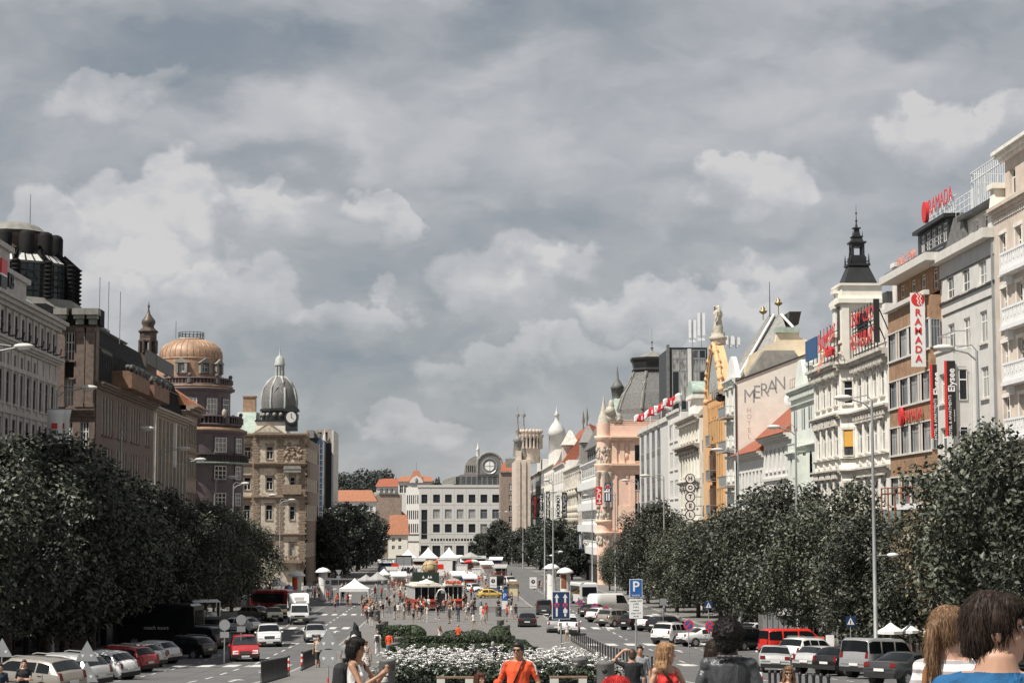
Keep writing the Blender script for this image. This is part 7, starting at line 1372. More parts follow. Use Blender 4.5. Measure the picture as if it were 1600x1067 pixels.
def hair_mesh(style,H_,vox=.012):
 hb=MB()
 def cap(k=1.,front=.035,low=-.02):
  vs=[];n=18
  hb.ball((0,.022,.03),1,18,sc=(.086*k,.100*k,.108*k));hb.ball((0,.055,-.015),1,14,sc=(.078*k,.07*k,.085*k));hb.ball((0,-.03,.085),1,14,sc=(.072*k,.066*k,.045*k))
  for s_ in(-1,1):hb.ball((s_*.07*k,.01,.03),1,8,sc=(.022,.04,.05))
 if style in('short','short_thick'):cap(1.0 if style=='short' else 1.05)
 if style=='afro':hb.ball((0,.03,.05),1,18,sc=(.122,.128,.125));hb.ball((0,.07,-.03),1,12,sc=(.095,.075,.085));rq=random.Random(2);[hb.ball((.112*math.sin(a)*math.cos(e),.03+.118*math.cos(a)*math.cos(e),.05+.115*math.sin(e)),.022,6)for a,e in((rq.uniform(0,6.28),rq.uniform(-.2,1.4))for _ in range(46))]
 if style in('long','long_wavy'):
  cap(1.06)
  for k in range(13):
   a=R(-115+230*k/12);x,y=.082*math.sin(a),.02+.088*math.cos(a);w_=.014 if style=='long_wavy' else.004;hb.tube([(x,y,.02),(x*1.12+w_,y*1.1,-.08),(x*1.22-w_,y*1.12+.008,-.17),(x*1.2+w_,y*1.05+.01,-.25),(x*1.1,y+.01,-.31)],[.024,.026,.026,.022,.01],7)
 if style=='bob':
  cap(1.08)
  for k in range(11):
   a=R(-110+220*k/10);x,y=.084*math.sin(a),.02+.09*math.cos(a);hb.tube([(x,y,.03),(x*1.08,y*1.06,-.05),(x*1.02,y,-.115)],[.026,.028,.018],7)
 if style=='pony':
  cap(1.0);hb.ball((0,.105,.035),.028,10);hb.tube([(0,.10,.036),(0,.135,.03),(0,.15,-.04),(.005,.145,-.13),(.0,.13,-.22),(0,.115,-.29)],[.022,.03,.036,.038,.030,.008],10)
 if style=='bun':cap(1.0);hb.ball((0,.10,.075),.045,10)
 if style=='cap':hb.ball((0,.01,.055),1,16,sc=(.092,.108,.082));hb.tube([(0,-.08,.045),(0,-.15,.03)],[.075,.05],10)
 out=MB();out.add([H_(*p)for p in hb.v],hb.f);me=remesh(out,vox,2,.4);c_=H_(0,.02,.03)
 if vox>.0115:return me
 nz_=mathutils.noise.noise;af=style=='afro';rr_=random.Random(8);mv=[(v.co.copy(),v.normal.copy())for v in me.vertices]
 for v in me.vertices:
  n_=nz_(v.co*42)*.014+nz_(v.co*95)*.008 if af else nz_(V((v.co.x*75,v.co.y*75,v.co.z*9)))*(.0045 if style!='short' else.003);v.co+=v.normal*n_
 st=MB()
 q_={'short_thick':.42,'short':.0,'pony':.7,'bob':.55}.get(style,1.)
 for _ in range((1700 if not af else 1500)if q_ else 0):
  p,n_=rr_.choice(mv);pts=[p];d=V((rr_.uniform(-.3,.3),rr_.uniform(-.3,.3),-1));d=(d-n_*d.dot(n_))
  if af:
   d=n_+V((rr_.uniform(-1,1),rr_.uniform(-1,1),rr_.uniform(-1,1)))*.8;pts=[p+n_*.0,p+d*.012,p+d*.02+V((rr_.uniform(-1,1),rr_.uniform(-1,1),rr_.uniform(-1,1)))*.008]
  elif d.length>.05:
   d.normalize();w_=rr_.uniform(-.004,.010);k_=rr_.uniform(.012,.028)*q_;pts=[p+n_*.001]+[p+d*k_*j+n_*(w_*j*.5+.002)-V((0,0,.0015*j*j))for j in(1,2,3)]
  if len(pts)>1:st.tube(pts,[.0010]*(len(pts)-1)+[.0004],3,0,False)
 bm=bmesh.new();bm.from_mesh(me);m2=st.mesh('s',[]);bm.from_mesh(m2);bm.to_mesh(me);bm.free();bpy.data.meshes.remove(m2);me.polygons.foreach_set('use_smooth',[True]*len(me.polygons));return me
def dress(o,mats):
 for i,k in enumerate(mats):
  if len(o.material_slots)>i:o.material_slots[i].link='OBJECT';o.material_slots[i].material=M[k]
SLOTS=('skin','shirt_white','jeans','shoe_dark')
def slotify(me):
 for k in SLOTS:me.materials.append(M[k])
 me.name='person';return me
def person(me,hm,X,Y,face,h,mats,hair,label,group=None,z=None):
 "face: direction the person looks at, (x, y)"
 o=link('person',me);o.location=(X,Y,gz(Y)+.13 if z is None else z);o.rotation_euler=(0,0,math.atan2(face[1],face[0])+math.pi/2);o.scale=(h/1.745,)*3;dress(o,mats);tag(o,label,'person',group)
 if hm:c=link('hair',hm,o);c.material_slots[0].link='OBJECT';c.material_slots[0].material=M[hair]
 return o
def hmesh(style,H_,vox=.012):me=hair_mesh(style,H_,vox);me.name='hair';me.materials.append(M['hair_dark']);return me
# ---- individual people near the camera
def hero(label,px,topy,Y,face,mats,hair,style,J,vox=.011,h=None,z=None,**kw):
 t=onY(px,topy,Y);g_=(gz(Y)+.02)if z is None else z;h=h or(t.z-g_);me,H_=build_body(J,vox,**kw);hm=hmesh(style,H_,vox*.9)if style else None
 o=person(slotify(me),hm,t.x,Y,face,h*(1.0 if style not in('afro',)else.965),mats,hair,label,None,g_);return o,H_
def child(o,name,mb,m,vox=None):
 if vox:me=remesh(mb,vox,2);me.name=name;me.materials.append(M[m]);return link(name,me,o)
 return mb.build(name,M[m],o)
def sunglasses(o,H_):
 t=MB()
 for s_ in(-1,1):t.ball((s_*.033,-.098,.012),1,10,sc=(.031,.010,.022));t.tube([(s_*.062,-.088,.018),(s_*.082,-.02,.018),(s_*.082,.02,.012)],.004,5)
 t.tube([(-.01,-.105,.018),(.01,-.105,.018)],.004,5);t.v=[H_(*p)for p in t.v];t.build('sunglasses',M['sign_black'],o)
def eyes(o,H_,brow='hair_brown'):
 for s_ in(-1,1):
  t=MB();t.ball((s_*.032,-.087,.012),1,8,sc=(.014,.006,.006));t.v=[H_(*p)for p in t.v];t.build('eye',M['shirt_white'],o);t=MB();t.ball((s_*.032,-.092,.012),1,8,sc=(.006,.003,.006));t.v=[H_(*p)for p in t.v];t.build('iris',M['hair_dark'],o);t=MB().tube([(s_*.016,-.096,.030),(s_*.034,-.096,.036),(s_*.052,-.082,.032)],.004,5);t.v=[H_(*p)for p in t.v];t.build('eyebrow',M[brow],o)
 t=MB();t.ball((0,-.101,-.067),1,10,sc=(.024,.006,.008));t.v=[H_(*p)for p in t.v];t.build('mouth',M['shirt_pink'],o)
 # man in the blue T-shirt, very near
o,H_=hero('man in a bright blue T-shirt, very near, looking to the right',1555,931,6.7,(.25,.97),('skin','shirt_blue','jeans','shoe_dark'),'strand_brown','short_thick',pose(yaw=-1.42),.007,neckz=1.475,fat=1.06)
eyes(o,H_)
o,H_=hero('woman with a honey blond ponytail in a white striped shirt',1482,949,10.2,(.42,.9),('skin','striped_shirt','jeans','shoe_dark'),'strand_honey','pony',pose(yaw=-.5,fem=True),.008,neckz=1.46,sleeves='long',fat=1.12,arm_f=1.15)
t=MB();t.ball((0,.108,.036),.034,10,sc=(1,.8,.5));t.v=[H_(*p)for p in t.v];t.build('hair_tie',M['sign_black'],o);t=MB().tube([(.115,.125,1.15),(.118,.125,1.3),(.115,.09,1.405),(.11,.02,1.445),(.11,-.06,1.40),(.1,-.12,1.2)],.016,6);t.build('bag_strap',M['strap_brown'],o)
o,H_=hero('man with a thick dark afro in a black leather jacket, seen from behind',1138,963,15.6,(.1,.99),('skin_dark','leather','trousers_dark','shoe_dark'),'strand_dark','afro',pose(yaw=-.2,wr={0:(-.27,-.10,.88),1:(.27,-.1,.88)},el={0:(-.275,.03,1.13),1:(.275,.03,1.13)}),.009,sleeves='long',fat=1.14,arm_f=1.2,neckz=1.50)
t=MB();[t.tube([(x*.92,.10-.35*x*x,1.475),(x,.12-.35*x*x,1.50)],.02,6)for x in(-.09,-.045,0,.045,.09)];child(o,'collar',t,'leather',.01)
o,H_=hero('woman in a red sleeveless top with long wavy blond hair',1040,1005,23.2,(.42,-.9),('skin','shirt_red','jeans','shoe_dark'),'strand_blond','long_wavy',pose(fem=True,yaw=.75,sh={1:(.185,.0,1.40)},el={1:(.30,-.02,1.16),0:(-.22,.03,1.13)},wr={1:(.46,-.10,.99),0:(-.23,-.02,.9)}),.010,sleeves='none',neckz=1.40,straps=True)
eyes(o,H_,'hair_light_brown');t=MB().tube([(-.10,-.10,1.42),(-.02,-.165,1.30),(.08,-.15,1.12),(.15,-.10,.98)],.012,6);t.build('bag_strap',M['bag_black'],o)
o,H_=hero('brown haired woman holding up her arm behind the leather jacket man',1117,1001,22.4,(.75,-.66),('skin','shirt_black','jeans','shoe_dark'),'strand_brown','long',pose(fem=True,yaw=.35,el={0:(-.33,-.16,1.24)},wr={0:(-.13,-.27,1.40)},hd=[((.5,-.1,.85),(.5,-.5,0)),None]),.010,sleeves='none',neckz=1.42)
eyes(o,H_)
o,H_=hero('man in a black T-shirt with one hand raised to his head',988,1014,41,(.05,1),('skin','shirt_black','jeans','shoe_dark'),'hair_brown','short',pose(el={1:(.40,.02,1.52)},wr={1:(.19,.03,1.72)},hd=[None,((-.8,.1,.25),(-.3,-.2,-.8))]),.012,fat=1.1)
o,H_=hero('man in a white and grey shirt standing behind the parking sign post',1000,1008,52,(-.1,-1),('skin_tan','shirt_grey','jeans','shoe_dark'),'hair_dark','short',pose(),.014)
o,H_=hero('man in an orange-red sports shirt with sunglasses facing the viewer',810,1003,31,(-.18,-.98),('skin_tan','shirt_orange','jeans','shoe_white'),'hair_dark','short',pose(yaw=-.2,el={0:(-.30,.04,1.15),1:(.30,.04,1.15)},wr={0:(-.335,-.05,.92),1:(.335,-.05,.92)},hip=(0,-.03,.92),waist=(0,-.04,1.08)),.010,fat=1.16,arm_f=1.12)
sunglasses(o,H_);t=MB();[t.tube([(s_*.135,-.01+dy_,1.475),(s_*.205,.0+dy_,1.455),(s_*.262,.01+dy_,1.38),(s_*.288,.02+dy_,1.26)],.009,5)for s_ in(-1,1)for dy_ in(-.025,0,.025)];t.build('sleeve_stripes',M['shirt_white'],o);MB().tube([(.10,-.06,1.49),(.06,-.135,1.40),(-.02,-.16,1.2),(-.12,-.155,1.0)],.013,6).build('bag_strap',M['bag_black'],o)
o,H_=hero('grey haired man in a navy shirt and beige trousers facing the white flowers',770,1002,92,(.1,1),('skin','shirt_navy','trousers_beige','shoe_dark'),'hair_grey','short',pose(),.016,fat=1.1)
o,H_=hero('girl with long brown red hair low in the picture beside the orange shirt man',750,1051,30,(.35,-.93),('skin','shirt_orange','jeans','shoe_dark'),'strand_red','long',pose(fem=True,yaw=.3),.011);eyes(o,H_)
o,H_=hero('person in an orange top crouching low beside the brown haired girl',778,1061,27,(.2,1),('skin','shirt_orange','jeans','shoe_dark'),'shirt_orange','cap',pose(),.014)
o,H_=hero('child in a wide red cap at the bottom edge',963,1058,11,(.1,1),('skin','shirt_red','jeans','shoe_dark'),'shirt_red','cap',pose(),.012)
o,H_=hero('dark haired woman in a white tank top holding up a phone, with backpack',556,997,25,(.93,-.36),('skin_tan','shirt_white','jeans','shoe_dark'),'strand_dark','bob',pose(fem=True,nod=.12,sh={0:(-.19,-.02,1.41),1:(.19,-.02,1.41)},el={0:(-.21,-.18,1.16),1:(.21,-.2,1.17)},wr={0:(-.10,-.37,1.30),1:(.05,-.38,1.33)},hd=[((.35,-.65,.5),(.8,.3,0)),((-.3,-.6,.6),(-.8,.2,0))],curl=.8),.009,sleeves='none',neckz=1.43,straps=True)
t=MB().frus(-.15,.15,.10,.30,.95,-.13,.13,.11,.25,1.40).ball((0,.2,1.38),.13,10,sc=(1,.7,.5));child(o,'backpack',t,'bag_black',.018);t=MB();[t.tube([(s_*.11,.10,1.36),(s_*.115,.02,1.455),(s_*.115,-.07,1.40),(s_*.12,-.09,1.25),(s_*.13,.05,1.05)],.014,6)for s_ in(-1,1)];t.build('strap',M['bag_black'],o);t=MB().box(-.06,.06,-.515,-.503,1.36,1.44);t.build('phone',M['sign_black'],o)
o,H_=hero('woman in sunglasses with brown wavy hair before the right bollards',1232,1041,29,(-.12,-.99),('skin','shirt_red','jeans','shoe_dark'),'strand_honey','long_wavy',pose(fem=True),.010,sleeves='none',neckz=1.4);sunglasses(o,H_)
o,H_=hero('man in a black T-shirt with folded arms by the left parked cars',38,1030,53,(.2,-.97),('skin','shirt_black','jeans','shoe_dark'),'hair_brown','short',pose(el={0:(-.25,-.02,1.13),1:(.25,-.02,1.13)},wr={0:(.05,-.20,1.15),1:(-.05,-.22,1.18)}),.013,fat=1.05)
o,H_=hero('person in a dark blue shirt cut by the left frame edge',1,1036,50,(.1,-1),('skin','shirt_navy','jeans','shoe_dark'),'hair_dark','short',pose(),.014)
o,H_=hero('fair haired woman in a patterned sleeveless dress on the median path',572,1000,98,(.1,1),('skin','patterned_dress','trousers_white','shoe_white'),'hair_blond','bun',pose(fem=True),.016,sleeves='none',skirt=.55,legs='short')
o,H_=hero('man in a grey T-shirt with a black bag walking on the median path',541,999,97,(.05,1),('skin','shirt_grey','trousers_dark','shoe_dark'),'hair_brown','short',pose(),.016,fat=1.1);MB().ball((-.24,.1,1.0),.17,8,sc=(.6,.9,1.2)).build('bag',M['bag_black'],o)
WALK=dict(kn={0:(-.09,-.16,.52),1:(.09,.06,.49)},an={0:(-.09,-.20,.10),1:(.09,.30,.16)},el={0:(-.24,.10,1.14),1:(.24,-.04,1.13)},wr={0:(-.25,.10,.90),1:(.25,-.20,.92)})
o,H_=hero('man in white carrying a black backpack, walking away on the path',590,985,134,(.05,1),('skin','shirt_white','trousers_white','shoe_dark'),'hair_grey','short',pose(**WALK),.018);MB().frus(-.14,.14,.1,.28,1.02,-.12,.12,.1,.24,1.4).build('backpack',M['bag_black'],o)
o,H_=hero('man in an orange-red shirt and pale jeans walking beside the hedge',608,986,128,(.3,.95),('skin','shirt_orange','shirt_teal','shoe_white'),'hair_dark','short',pose(**WALK),.018);MB().ball((-.2,.05,1.0),.13,8,sc=(.7,.8,1.1)).build('bag',M['bag_black'],o)
o,H_=hero('person in black clothes on the path beyond the backpack man',593,968,150,(.2,1),('skin','shirt_black','trousers_dark','shoe_dark'),'hair_dark','short',pose(**WALK),.018)
o,H_=hero('bare armed walker in black shorts on the roadside behind the triangle sign',497,993,112,(.1,-1),('skin','shirt_sand','trousers_dark','shoe_dark'),'hair_brown','short',pose(**WALK),.018,sleeves='none',legs='short')
o,H_=hero('hooded person in a wide black cape with a pointed hood',556,975,118,(0,1),('skin','shirt_black','trousers_dark','shoe_dark'),None,None,pose(),.018,sleeves='long');t=MB();loft(t,[(V((0,0,.75)),.30,.26),(V((0,0,.95)),.29,.24),(V((0,0,1.3)),.25,.19),(V((0,0,1.5)),.14,.13),(V((0,0,1.66)),.12,.13),(V((.05,.03,1.80)),.045,.05),(V((.08,.04,1.88)),.01,.01)]);child(o,'cape',t,'shirt_black',.025);MB().ball((.06,.27,1.12),.2,10,sc=(.75,.45,1.15)).build('bag',M['shirt_white'],o)
# ---- smaller figures farther down the square
POSES=[('standing',pose()),('walking',pose(**WALK)),('hands in front',pose(wr={0:(-.08,-.2,1.06),1:(.08,-.2,1.06)},el={0:(-.25,.02,1.14),1:(.25,.02,1.14)})),('one arm up',pose(el={0:(-.3,-.1,1.3)},wr={0:(-.15,-.28,1.45)}))]
PR_=[]
for i,(pn,J)in enumerate(POSES):
 for fem,sl,lg,st in((False,'short','long','short'),(False,'short','short','short'),(True,'none','short','long'),(True,'short','long','bob')):
  J['fem']=fem;me,H_=build_body(J,.026,sleeves=sl,legs=lg,fingers=False);slotify(me);PR_.append((me,hmesh(st,H_,.024),pn,sl,lg,st))
SH=['shirt_white']*5+['shirt_black']*4+['shirt_navy','shirt_navy','shirt_orange','shirt_red','shirt_teal','shirt_grey','shirt_grey','shirt_pink','shirt_sand']
CN={'shirt_white':'white','shirt_black':'black','shirt_navy':'navy','shirt_orange':'orange','shirt_red':'red','shirt_teal':'pale blue','shirt_grey':'grey','shirt_pink':'pink','shirt_sand':'sand','jeans':'jeans','trousers_dark':'black trousers','trousers_beige':'beige trousers','trousers_white':'white trousers','shorts_grey':'grey shorts'}
HN={'hair_dark':'black','hair_brown':'brown','hair_blond':'blond','hair_grey':'grey','hair_light_brown':'light brown'}
rq=random.Random(21)
def someone(px,py,where,group,face=None,sh=None,pr=None,z=None,tr=None):
 p=onG(px,py);me,hm,pn,sl,lg,st=PR_[rq.randrange(len(PR_))if pr is None else pr];sh=sh or rq.choice(SH);tr=tr or rq.choice(['jeans','trousers_dark','trousers_beige','trousers_white','shorts_grey']);hr=rq.choice(list(HN));a=rq.uniform(0,6.28)if face is None else math.atan2(face[1],face[0]);trn=CN[tr]if lg=='long' else('shorts' if st=='short' else 'short skirt')
 lab='person with %s %s hair, %s top and %s%s %s'%({'short':'short','long':'long','bob':'chin-length'}[st],HN[hr],CN[sh],trn,'',where);lab=' '.join(lab.split())
 return person(me,hm,p.x,p.y,(math.cos(a),math.sin(a)),rq.uniform(1.6,1.84),(rq.choice(['skin','skin','skin_tan']),sh,tr,rq.choice(['shoe_dark','shoe_white'])),hr,lab,group,gz(p.y)+.13 if z is None else z)
for x0,x1,y0,y1,n_,wh,gp in((565,705,950,974,78,'before the tram cafe','crowd before the tram cafe'),(700,800,944,980,28,'by the clipped hedge ball','people around the hedge balls'),(470,545,928,944,22,'at the left crossing','people at the left crossing'),(520,548,944,958,4,'crossing the left road','people crossing the left road'),(826,872,917,926,10,'on the right kerb','people along the right kerb'),(600,800,903,922,60,'among the far stalls','crowd among the far stalls'),(585,665,918,945,40,'beside the green screen','people beside the green screen'),(720,800,920,940,14,'near the yellow car','people near the yellow car'),(420,470,925,940,6,'under the left trees','people under the left trees'),(60,130,985,1004,5,'in left tree shade','people in the shade on the left pavement'),(1255,1345,985,1002,7,'on the shaded pavement','people in the shade on the right pavement')):
 for k in range(n_):someone(rq.uniform(x0,x1),rq.uniform(y0,y1),wh,gp)
for px,py,sh,f_,wh in((573,978,'shirt_black',(0,1),'walking with the couple'),(580,982,'shirt_black',(0,1),'as nearer of the couple'),(583,966,'shirt_white',(0,1),'beyond the couple'),(799,968,'shirt_white',(.5,.8),'beside the parking post'),(806,969,'shirt_black',(.5,.8),'left of the black saloon'),(687,1014,'shirt_white',(-.3,1),'at the flower bed edge'),(716,1012,'shirt_orange',(.6,.8),'bending at the flower bed'),(740,986,'shirt_white',(0,1),'inside the hedge'),(886,1007,'shirt_white',(-.2,1),'under the blue lane sign'),(1268,993,'shirt_red',(0,-1),'before the cafe awning'),(1286,993,'shirt_orange',(0,-1),'beside the red menu board'),(1142,985,'shirt_sand',(0,-1),'between the trees'),(695,958,'shirt_navy',(0,1),'in the middle of the crowd')):
 someone(px,py,wh,None,f_,sh)
 # ================================================================ STREET FURNITURE, STALLS AND PLANTING
def thing_at(name,X,Y,label,cat,rz=0,group=None,dz=.13):return empty(name,(X,Y,gz(Y)+dz),R(rz),label,cat,group)
# ---- lamps
def street_lamp(px,pyt,X,armpx,label,low=False):
 Y=X*F/(px-700);t=onY(px,pyt,Y);g_=gz(Y)+.1;H=t.z-g_;o=empty('street_lamp',(t.x,Y,g_),0,label,'street lamp','tall street lamps along the square');arm=(armpx-px)*Y/F;s=1 if arm>0 else-1
 MB().tube([(0,0,0),(0,0,1.4),(0,0,1.45),(0,0,H*.6),(0,0,H)],[.17,.16,.12,.095,.07],10).build('pole',M['galv'],o)
 MB().tube([(0,0,H-.5),(s*.45,0,H-.12),(arm*.8,0,H+.12)],[.05,.05,.04],6).tube([(0,0,H),(s*.25,0,H+.3),(arm*.55,0,H+.16)],.03,5).build('arm',M['galv'],o)
 MB().ball((arm*.9,0,H+.16),1,12,sc=(abs(arm)*.14+.3,.24,.17)).build('lamp_head',M['warm_grey'],o);MB().ball((arm*.9,0,H+.08),1,10,sc=(abs(arm)*.1+.2,.18,.14)).build('lamp_bowl',M['sign_white'],o)
 if low:z=onY(px,low,Y).z-g_;MB().tube([(0,0,z),(.9,0,z+.05)],.035,6).build('low_arm',M['galv'],o);MB().ball((1.0,0,z+.04),1,10,sc=(.34,.2,.13)).build('low_lamp_head',M['sign_white'],o)
 return o
for i,(px,pt,ap)in enumerate(((-14,545,42),(90,609,143),(190,672,233),(252,703,290),(285,720,316),(337,747,366),(365,757,385),(407,775,428),(438,782,458),(538,790,553),(570,800,580))):street_lamp(px,pt,-26.2,ap,'tall grey street lamp with single arm, %s from the camera on the left side'%ORD[i])
for i,(px,pt,ap,X,lo)in enumerate(((1526,548,1468,26.5,False),(1362,626,1312,22.6,868),(1243,670,1205,26.5,False),(1153,705,1117,26.5,False),(1037,745,1004,25.5,False),(997,752,975,25.5,False),(961,770,946,25.5,False),(925,775,914,25.0,False),(864,752,853,14,862),(851,770,866,14,868),(817,790,808,20,False),(800,800,790,20,False),(787,800,780,20,False))):street_lamp(px,pt,X,ap,'tall grey street lamp with single arm, %s from the camera on the right side'%ORD[i],lo)
# ---- bollards
def bollard(X,Y,label,group,h=1.0,striped=False):
 o=thing_at('bollard',X,Y,label,'bollard',0,group)
 MB().lathe([(.075,0),(.075,.08),(.05,.1),(.045,h-.12),(.06,h-.1),(.06,h-.05),(.03,h)],10).build('post',M['black_metal'],o)
 if striped:MB().lathe([(.062,h*.45),(.062,h*.6)],10).lathe([(.062,h*.75),(.062,h*.88)],10).build('white_band',M['sign_white'],o);MB().lathe([(.064,h*.6),(.064,h*.75)],10).lathe([(.064,h*.3),(.064,h*.45)],10).build('red_band',M['sign_red'],o)
proto_b=None
def brow(X,ys,label,group,h=1.0):
 first=None
 for y in ys:
  if first is None:bollard(X,y,label,group,h);first=[o for o in COL.objects if o.name.startswith('bollard')][-1]
  else:c=copy_tree(first);c.location=(X,y,gz(y)+.13)
brow(10.15,[107.5+2.15*i for i in range(25)],'black iron bollard in the long row along the right median edge','bollards along the right median edge');brow(10.15,[51.5+1.05*i for i in range(10)],'black iron bollard in the near row below the silver saloon','near bollards by the right lane');brow(10.15,[94,96.2,98.4,100.6,102.8],'black iron bollard by the parking sign post','bollards by the parking sign')
brow(-8.0,[84+.62*i for i in range(22)],'black iron bollard in the close near row on the left median edge','near bollards on the left median edge');brow(-8.0,[108+.8*i for i in range(24)],'black iron bollard in the close row beside the triangle sign','bollards beside the triangle sign')
for X,Y,lab in((-8.0,98.2,'red and white banded post ending the near left bollard row'),(-8.0,107,'red and white banded post starting the farther left bollard row'),(10.15,106,'red and white banded post ending the long right bollard row'),(10.15,62.6,'red and white banded post near the silver van')):bollard(X,Y,lab,None,1.05,True)
# ---- bins
dm('bin_grey',(.13,.125,.12),.7,var=.2,streak=.2)
def bin_(px,pyt,Y,label,r=.31):
 a,b_=20.,260.
 for _ in range(50):
  Y=(a+b_)/2
  if onY(px,pyt,Y).z-gz(Y)-.13>1.1:a=Y
  else:b_=Y
 t=onY(px,pyt,Y);g_=gz(Y)+.13;h=t.z-g_;o=empty('litter_bin',(t.x,Y,g_),0,label,'litter bin','grey litter bins along the median')
 MB().lathe([(r*.95,0),(r,.05),(r,h-.1),(r*1.03,h-.08),(r*1.03,h),(r*.7,h+.02),(.01,h+.03)],16).build('drum',M['bin_grey'],o);MB().ball((-.05,-r*.98,h*.72),.09,10,sc=(1.2,.3,1)).build('opening',M['sign_black'],o);MB().box(-.03,.05,-r-.008,-r+.02,h*.45,h*.53).build('sticker',M['sign_white'],o)
for px,pt,Y,lab in((605,1030,85,'large grey litter bin by the woman with the phone'),(905,1028,85,'grey litter bin at the right end of the flower bed'),(946,1034,80,'nearest grey litter bin on the right with a white sticker'),(618,1004,118,'grey litter bin beside the hedge, past the large one'),(623,995,131,'grey litter bin before the tall hedge block'),(601,970,150,'grey litter bin beyond the man with backpack'),(621,975,146,'grey litter bin by the clipped hedge block'),(589,953,182,'farthest grey litter bin on the left path'),(782,968,150,'grey litter bin beside the right hedge ball'),(791,976,140,'low grey litter bin right of the hedge ball'),(779,947,175,'grey litter bin below the small parking sign')):bin_(px,pt,Y,lab,.33)
for px,py,Y,lab in((597,1056,70,'pale round topped stone post beside the large bin'),(626,1015,105,'pale cylinder post at the flower bed corner')):
 t=onY(px,py,Y);g_=gz(Y)+.13;h=t.z-g_;o=empty('stone_post',(t.x,Y,g_),0,lab,'post');MB().lathe([(.2,0),(.2,h-.1),(.16,h-.02),(.02,h)],12).build('shaft',M['warm_grey'],o);MB().lathe([(.205,h*.6),(.205,h*.7)],12).build('band',M['bin_grey'],o)
 # ---- planting
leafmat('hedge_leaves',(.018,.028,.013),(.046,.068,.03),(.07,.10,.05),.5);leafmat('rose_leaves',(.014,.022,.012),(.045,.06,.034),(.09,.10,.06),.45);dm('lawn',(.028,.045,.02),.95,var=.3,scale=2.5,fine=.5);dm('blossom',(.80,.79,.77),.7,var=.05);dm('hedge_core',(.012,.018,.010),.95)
def leafbox(name,label,cat,x0,x1,y0,y1,h,n,seed,leaf=.09,group=None,ball=False,matn='hedge_leaves',dz=.13):
 r=random.Random(seed);cx,cy=(x0+x1)/2,(y0+y1)/2;o=empty(name,(cx,cy,gz(cy)+dz),0,label,cat,group);w,d=(x1-x0)/2,(y1-y0)/2;vs=[];fs=[];sl=lambda y:gz(cy+y)-gz(cy)
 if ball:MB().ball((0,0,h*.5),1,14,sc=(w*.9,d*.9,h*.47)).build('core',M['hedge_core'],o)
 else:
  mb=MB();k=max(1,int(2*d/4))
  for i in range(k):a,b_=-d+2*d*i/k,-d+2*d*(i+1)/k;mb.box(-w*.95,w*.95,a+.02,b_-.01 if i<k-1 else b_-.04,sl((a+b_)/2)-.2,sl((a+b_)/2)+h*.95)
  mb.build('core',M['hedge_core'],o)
 for i in range(n):
  if ball:q=V((r.gauss(0,1),r.gauss(0,1),r.gauss(0,1))).normalized();p=V((q.x*w,q.y*d,h*.5+q.z*h*.5));nn=q
  else:
   f=r.random();at,af=2*w*2*d,2*w*h;tot=at+2*af+2*2*d*h;f*=tot;x,y,z=r.uniform(-w,w),r.uniform(-d,d),r.uniform(0,h)
   if f<at:z=h;nn=V((0,0,1))
   elif f<at+af*1.0:y=-d;nn=V((0,-1,0))
   elif f<at+2*af:y=d;nn=V((0,1,0))
   else:x=w*r.choice((-1,1));nn=V((1 if x>0 else-1,0,0))
   p=V((x,y,z+sl(y)))+nn*r.uniform(-.04,.05)
  nn=(nn+V((r.uniform(-1,1),r.uniform(-1,1),r.uniform(-.5,1)))*.8).normalized();t1=nn.cross(V((r.uniform(-1,1),r.uniform(-1,1),r.uniform(-1,1)))).normalized();t2=nn.cross(t1);s=leaf*r.uniform(.6,1.3);b_=len(vs);vs+=[tuple(p-t1*s),tuple(p+t2*s*.6),tuple(p+t1*s),tuple(p-t2*s*.6)];fs.append((b_,b_+1,b_+2,b_+3))
 me=bpy.data.meshes.new('foliage');me.from_pydata(vs,[],fs);me.materials.append(M[matn]);link('foliage',me,o);return o
HG='clipped dark hedges of the median garden'
leafbox('hedge','low clipped hedge directly behind the white flowers','hedge',-3.3,5.3,113.5,115.0,1.05,5200,1,group=HG);leafbox('hedge','wide clipped hedge block across the middle of the garden','hedge',-3.2,5.0,121,128,.95,8000,2,group=HG);leafbox('hedge','clipped hedge strip at the far side of the garden','hedge',-3.3,4.8,139,142,1.0,4200,3,.10,HG);leafbox('hedge','clipped hedge strip along the left garden edge','hedge',-3.6,-2.7,115.3,138.6,.95,4200,4,group=HG);leafbox('hedge','clipped hedge strip along the right garden edge','hedge',4.6,5.5,115.3,138.6,.85,4200,5,group=HG)
leafbox('hedge','tall clipped hedge block with a rounded top at the left garden corner','hedge',-4.9,-2.9,146,151,1.5,4200,6,group=HG);leafbox('topiary_ball','round clipped hedge ball at the right garden corner','hedge',3.1,4.9,149,151.4,1.5,3600,7,ball=True);leafbox('topiary_ball','wide clipped hedge mound beside the tall hedge block','hedge',-4.0,-1.7,152,155,1.5,4200,8,ball=True)
leafbox('shrub','loose grassy shrub in front of the tram cafe','shrub',1.2,3.2,158,160,.9,1500,9,.12,ball=True,matn='rose_leaves');leafbox('shrub','low green shrub below the crowd','shrub',-.4,1.6,160,163,.8,1500,10,.12,ball=True,matn='rose_leaves')
sheet('lawn',-3.6,5.5,113,142,.15,M['lawn'])
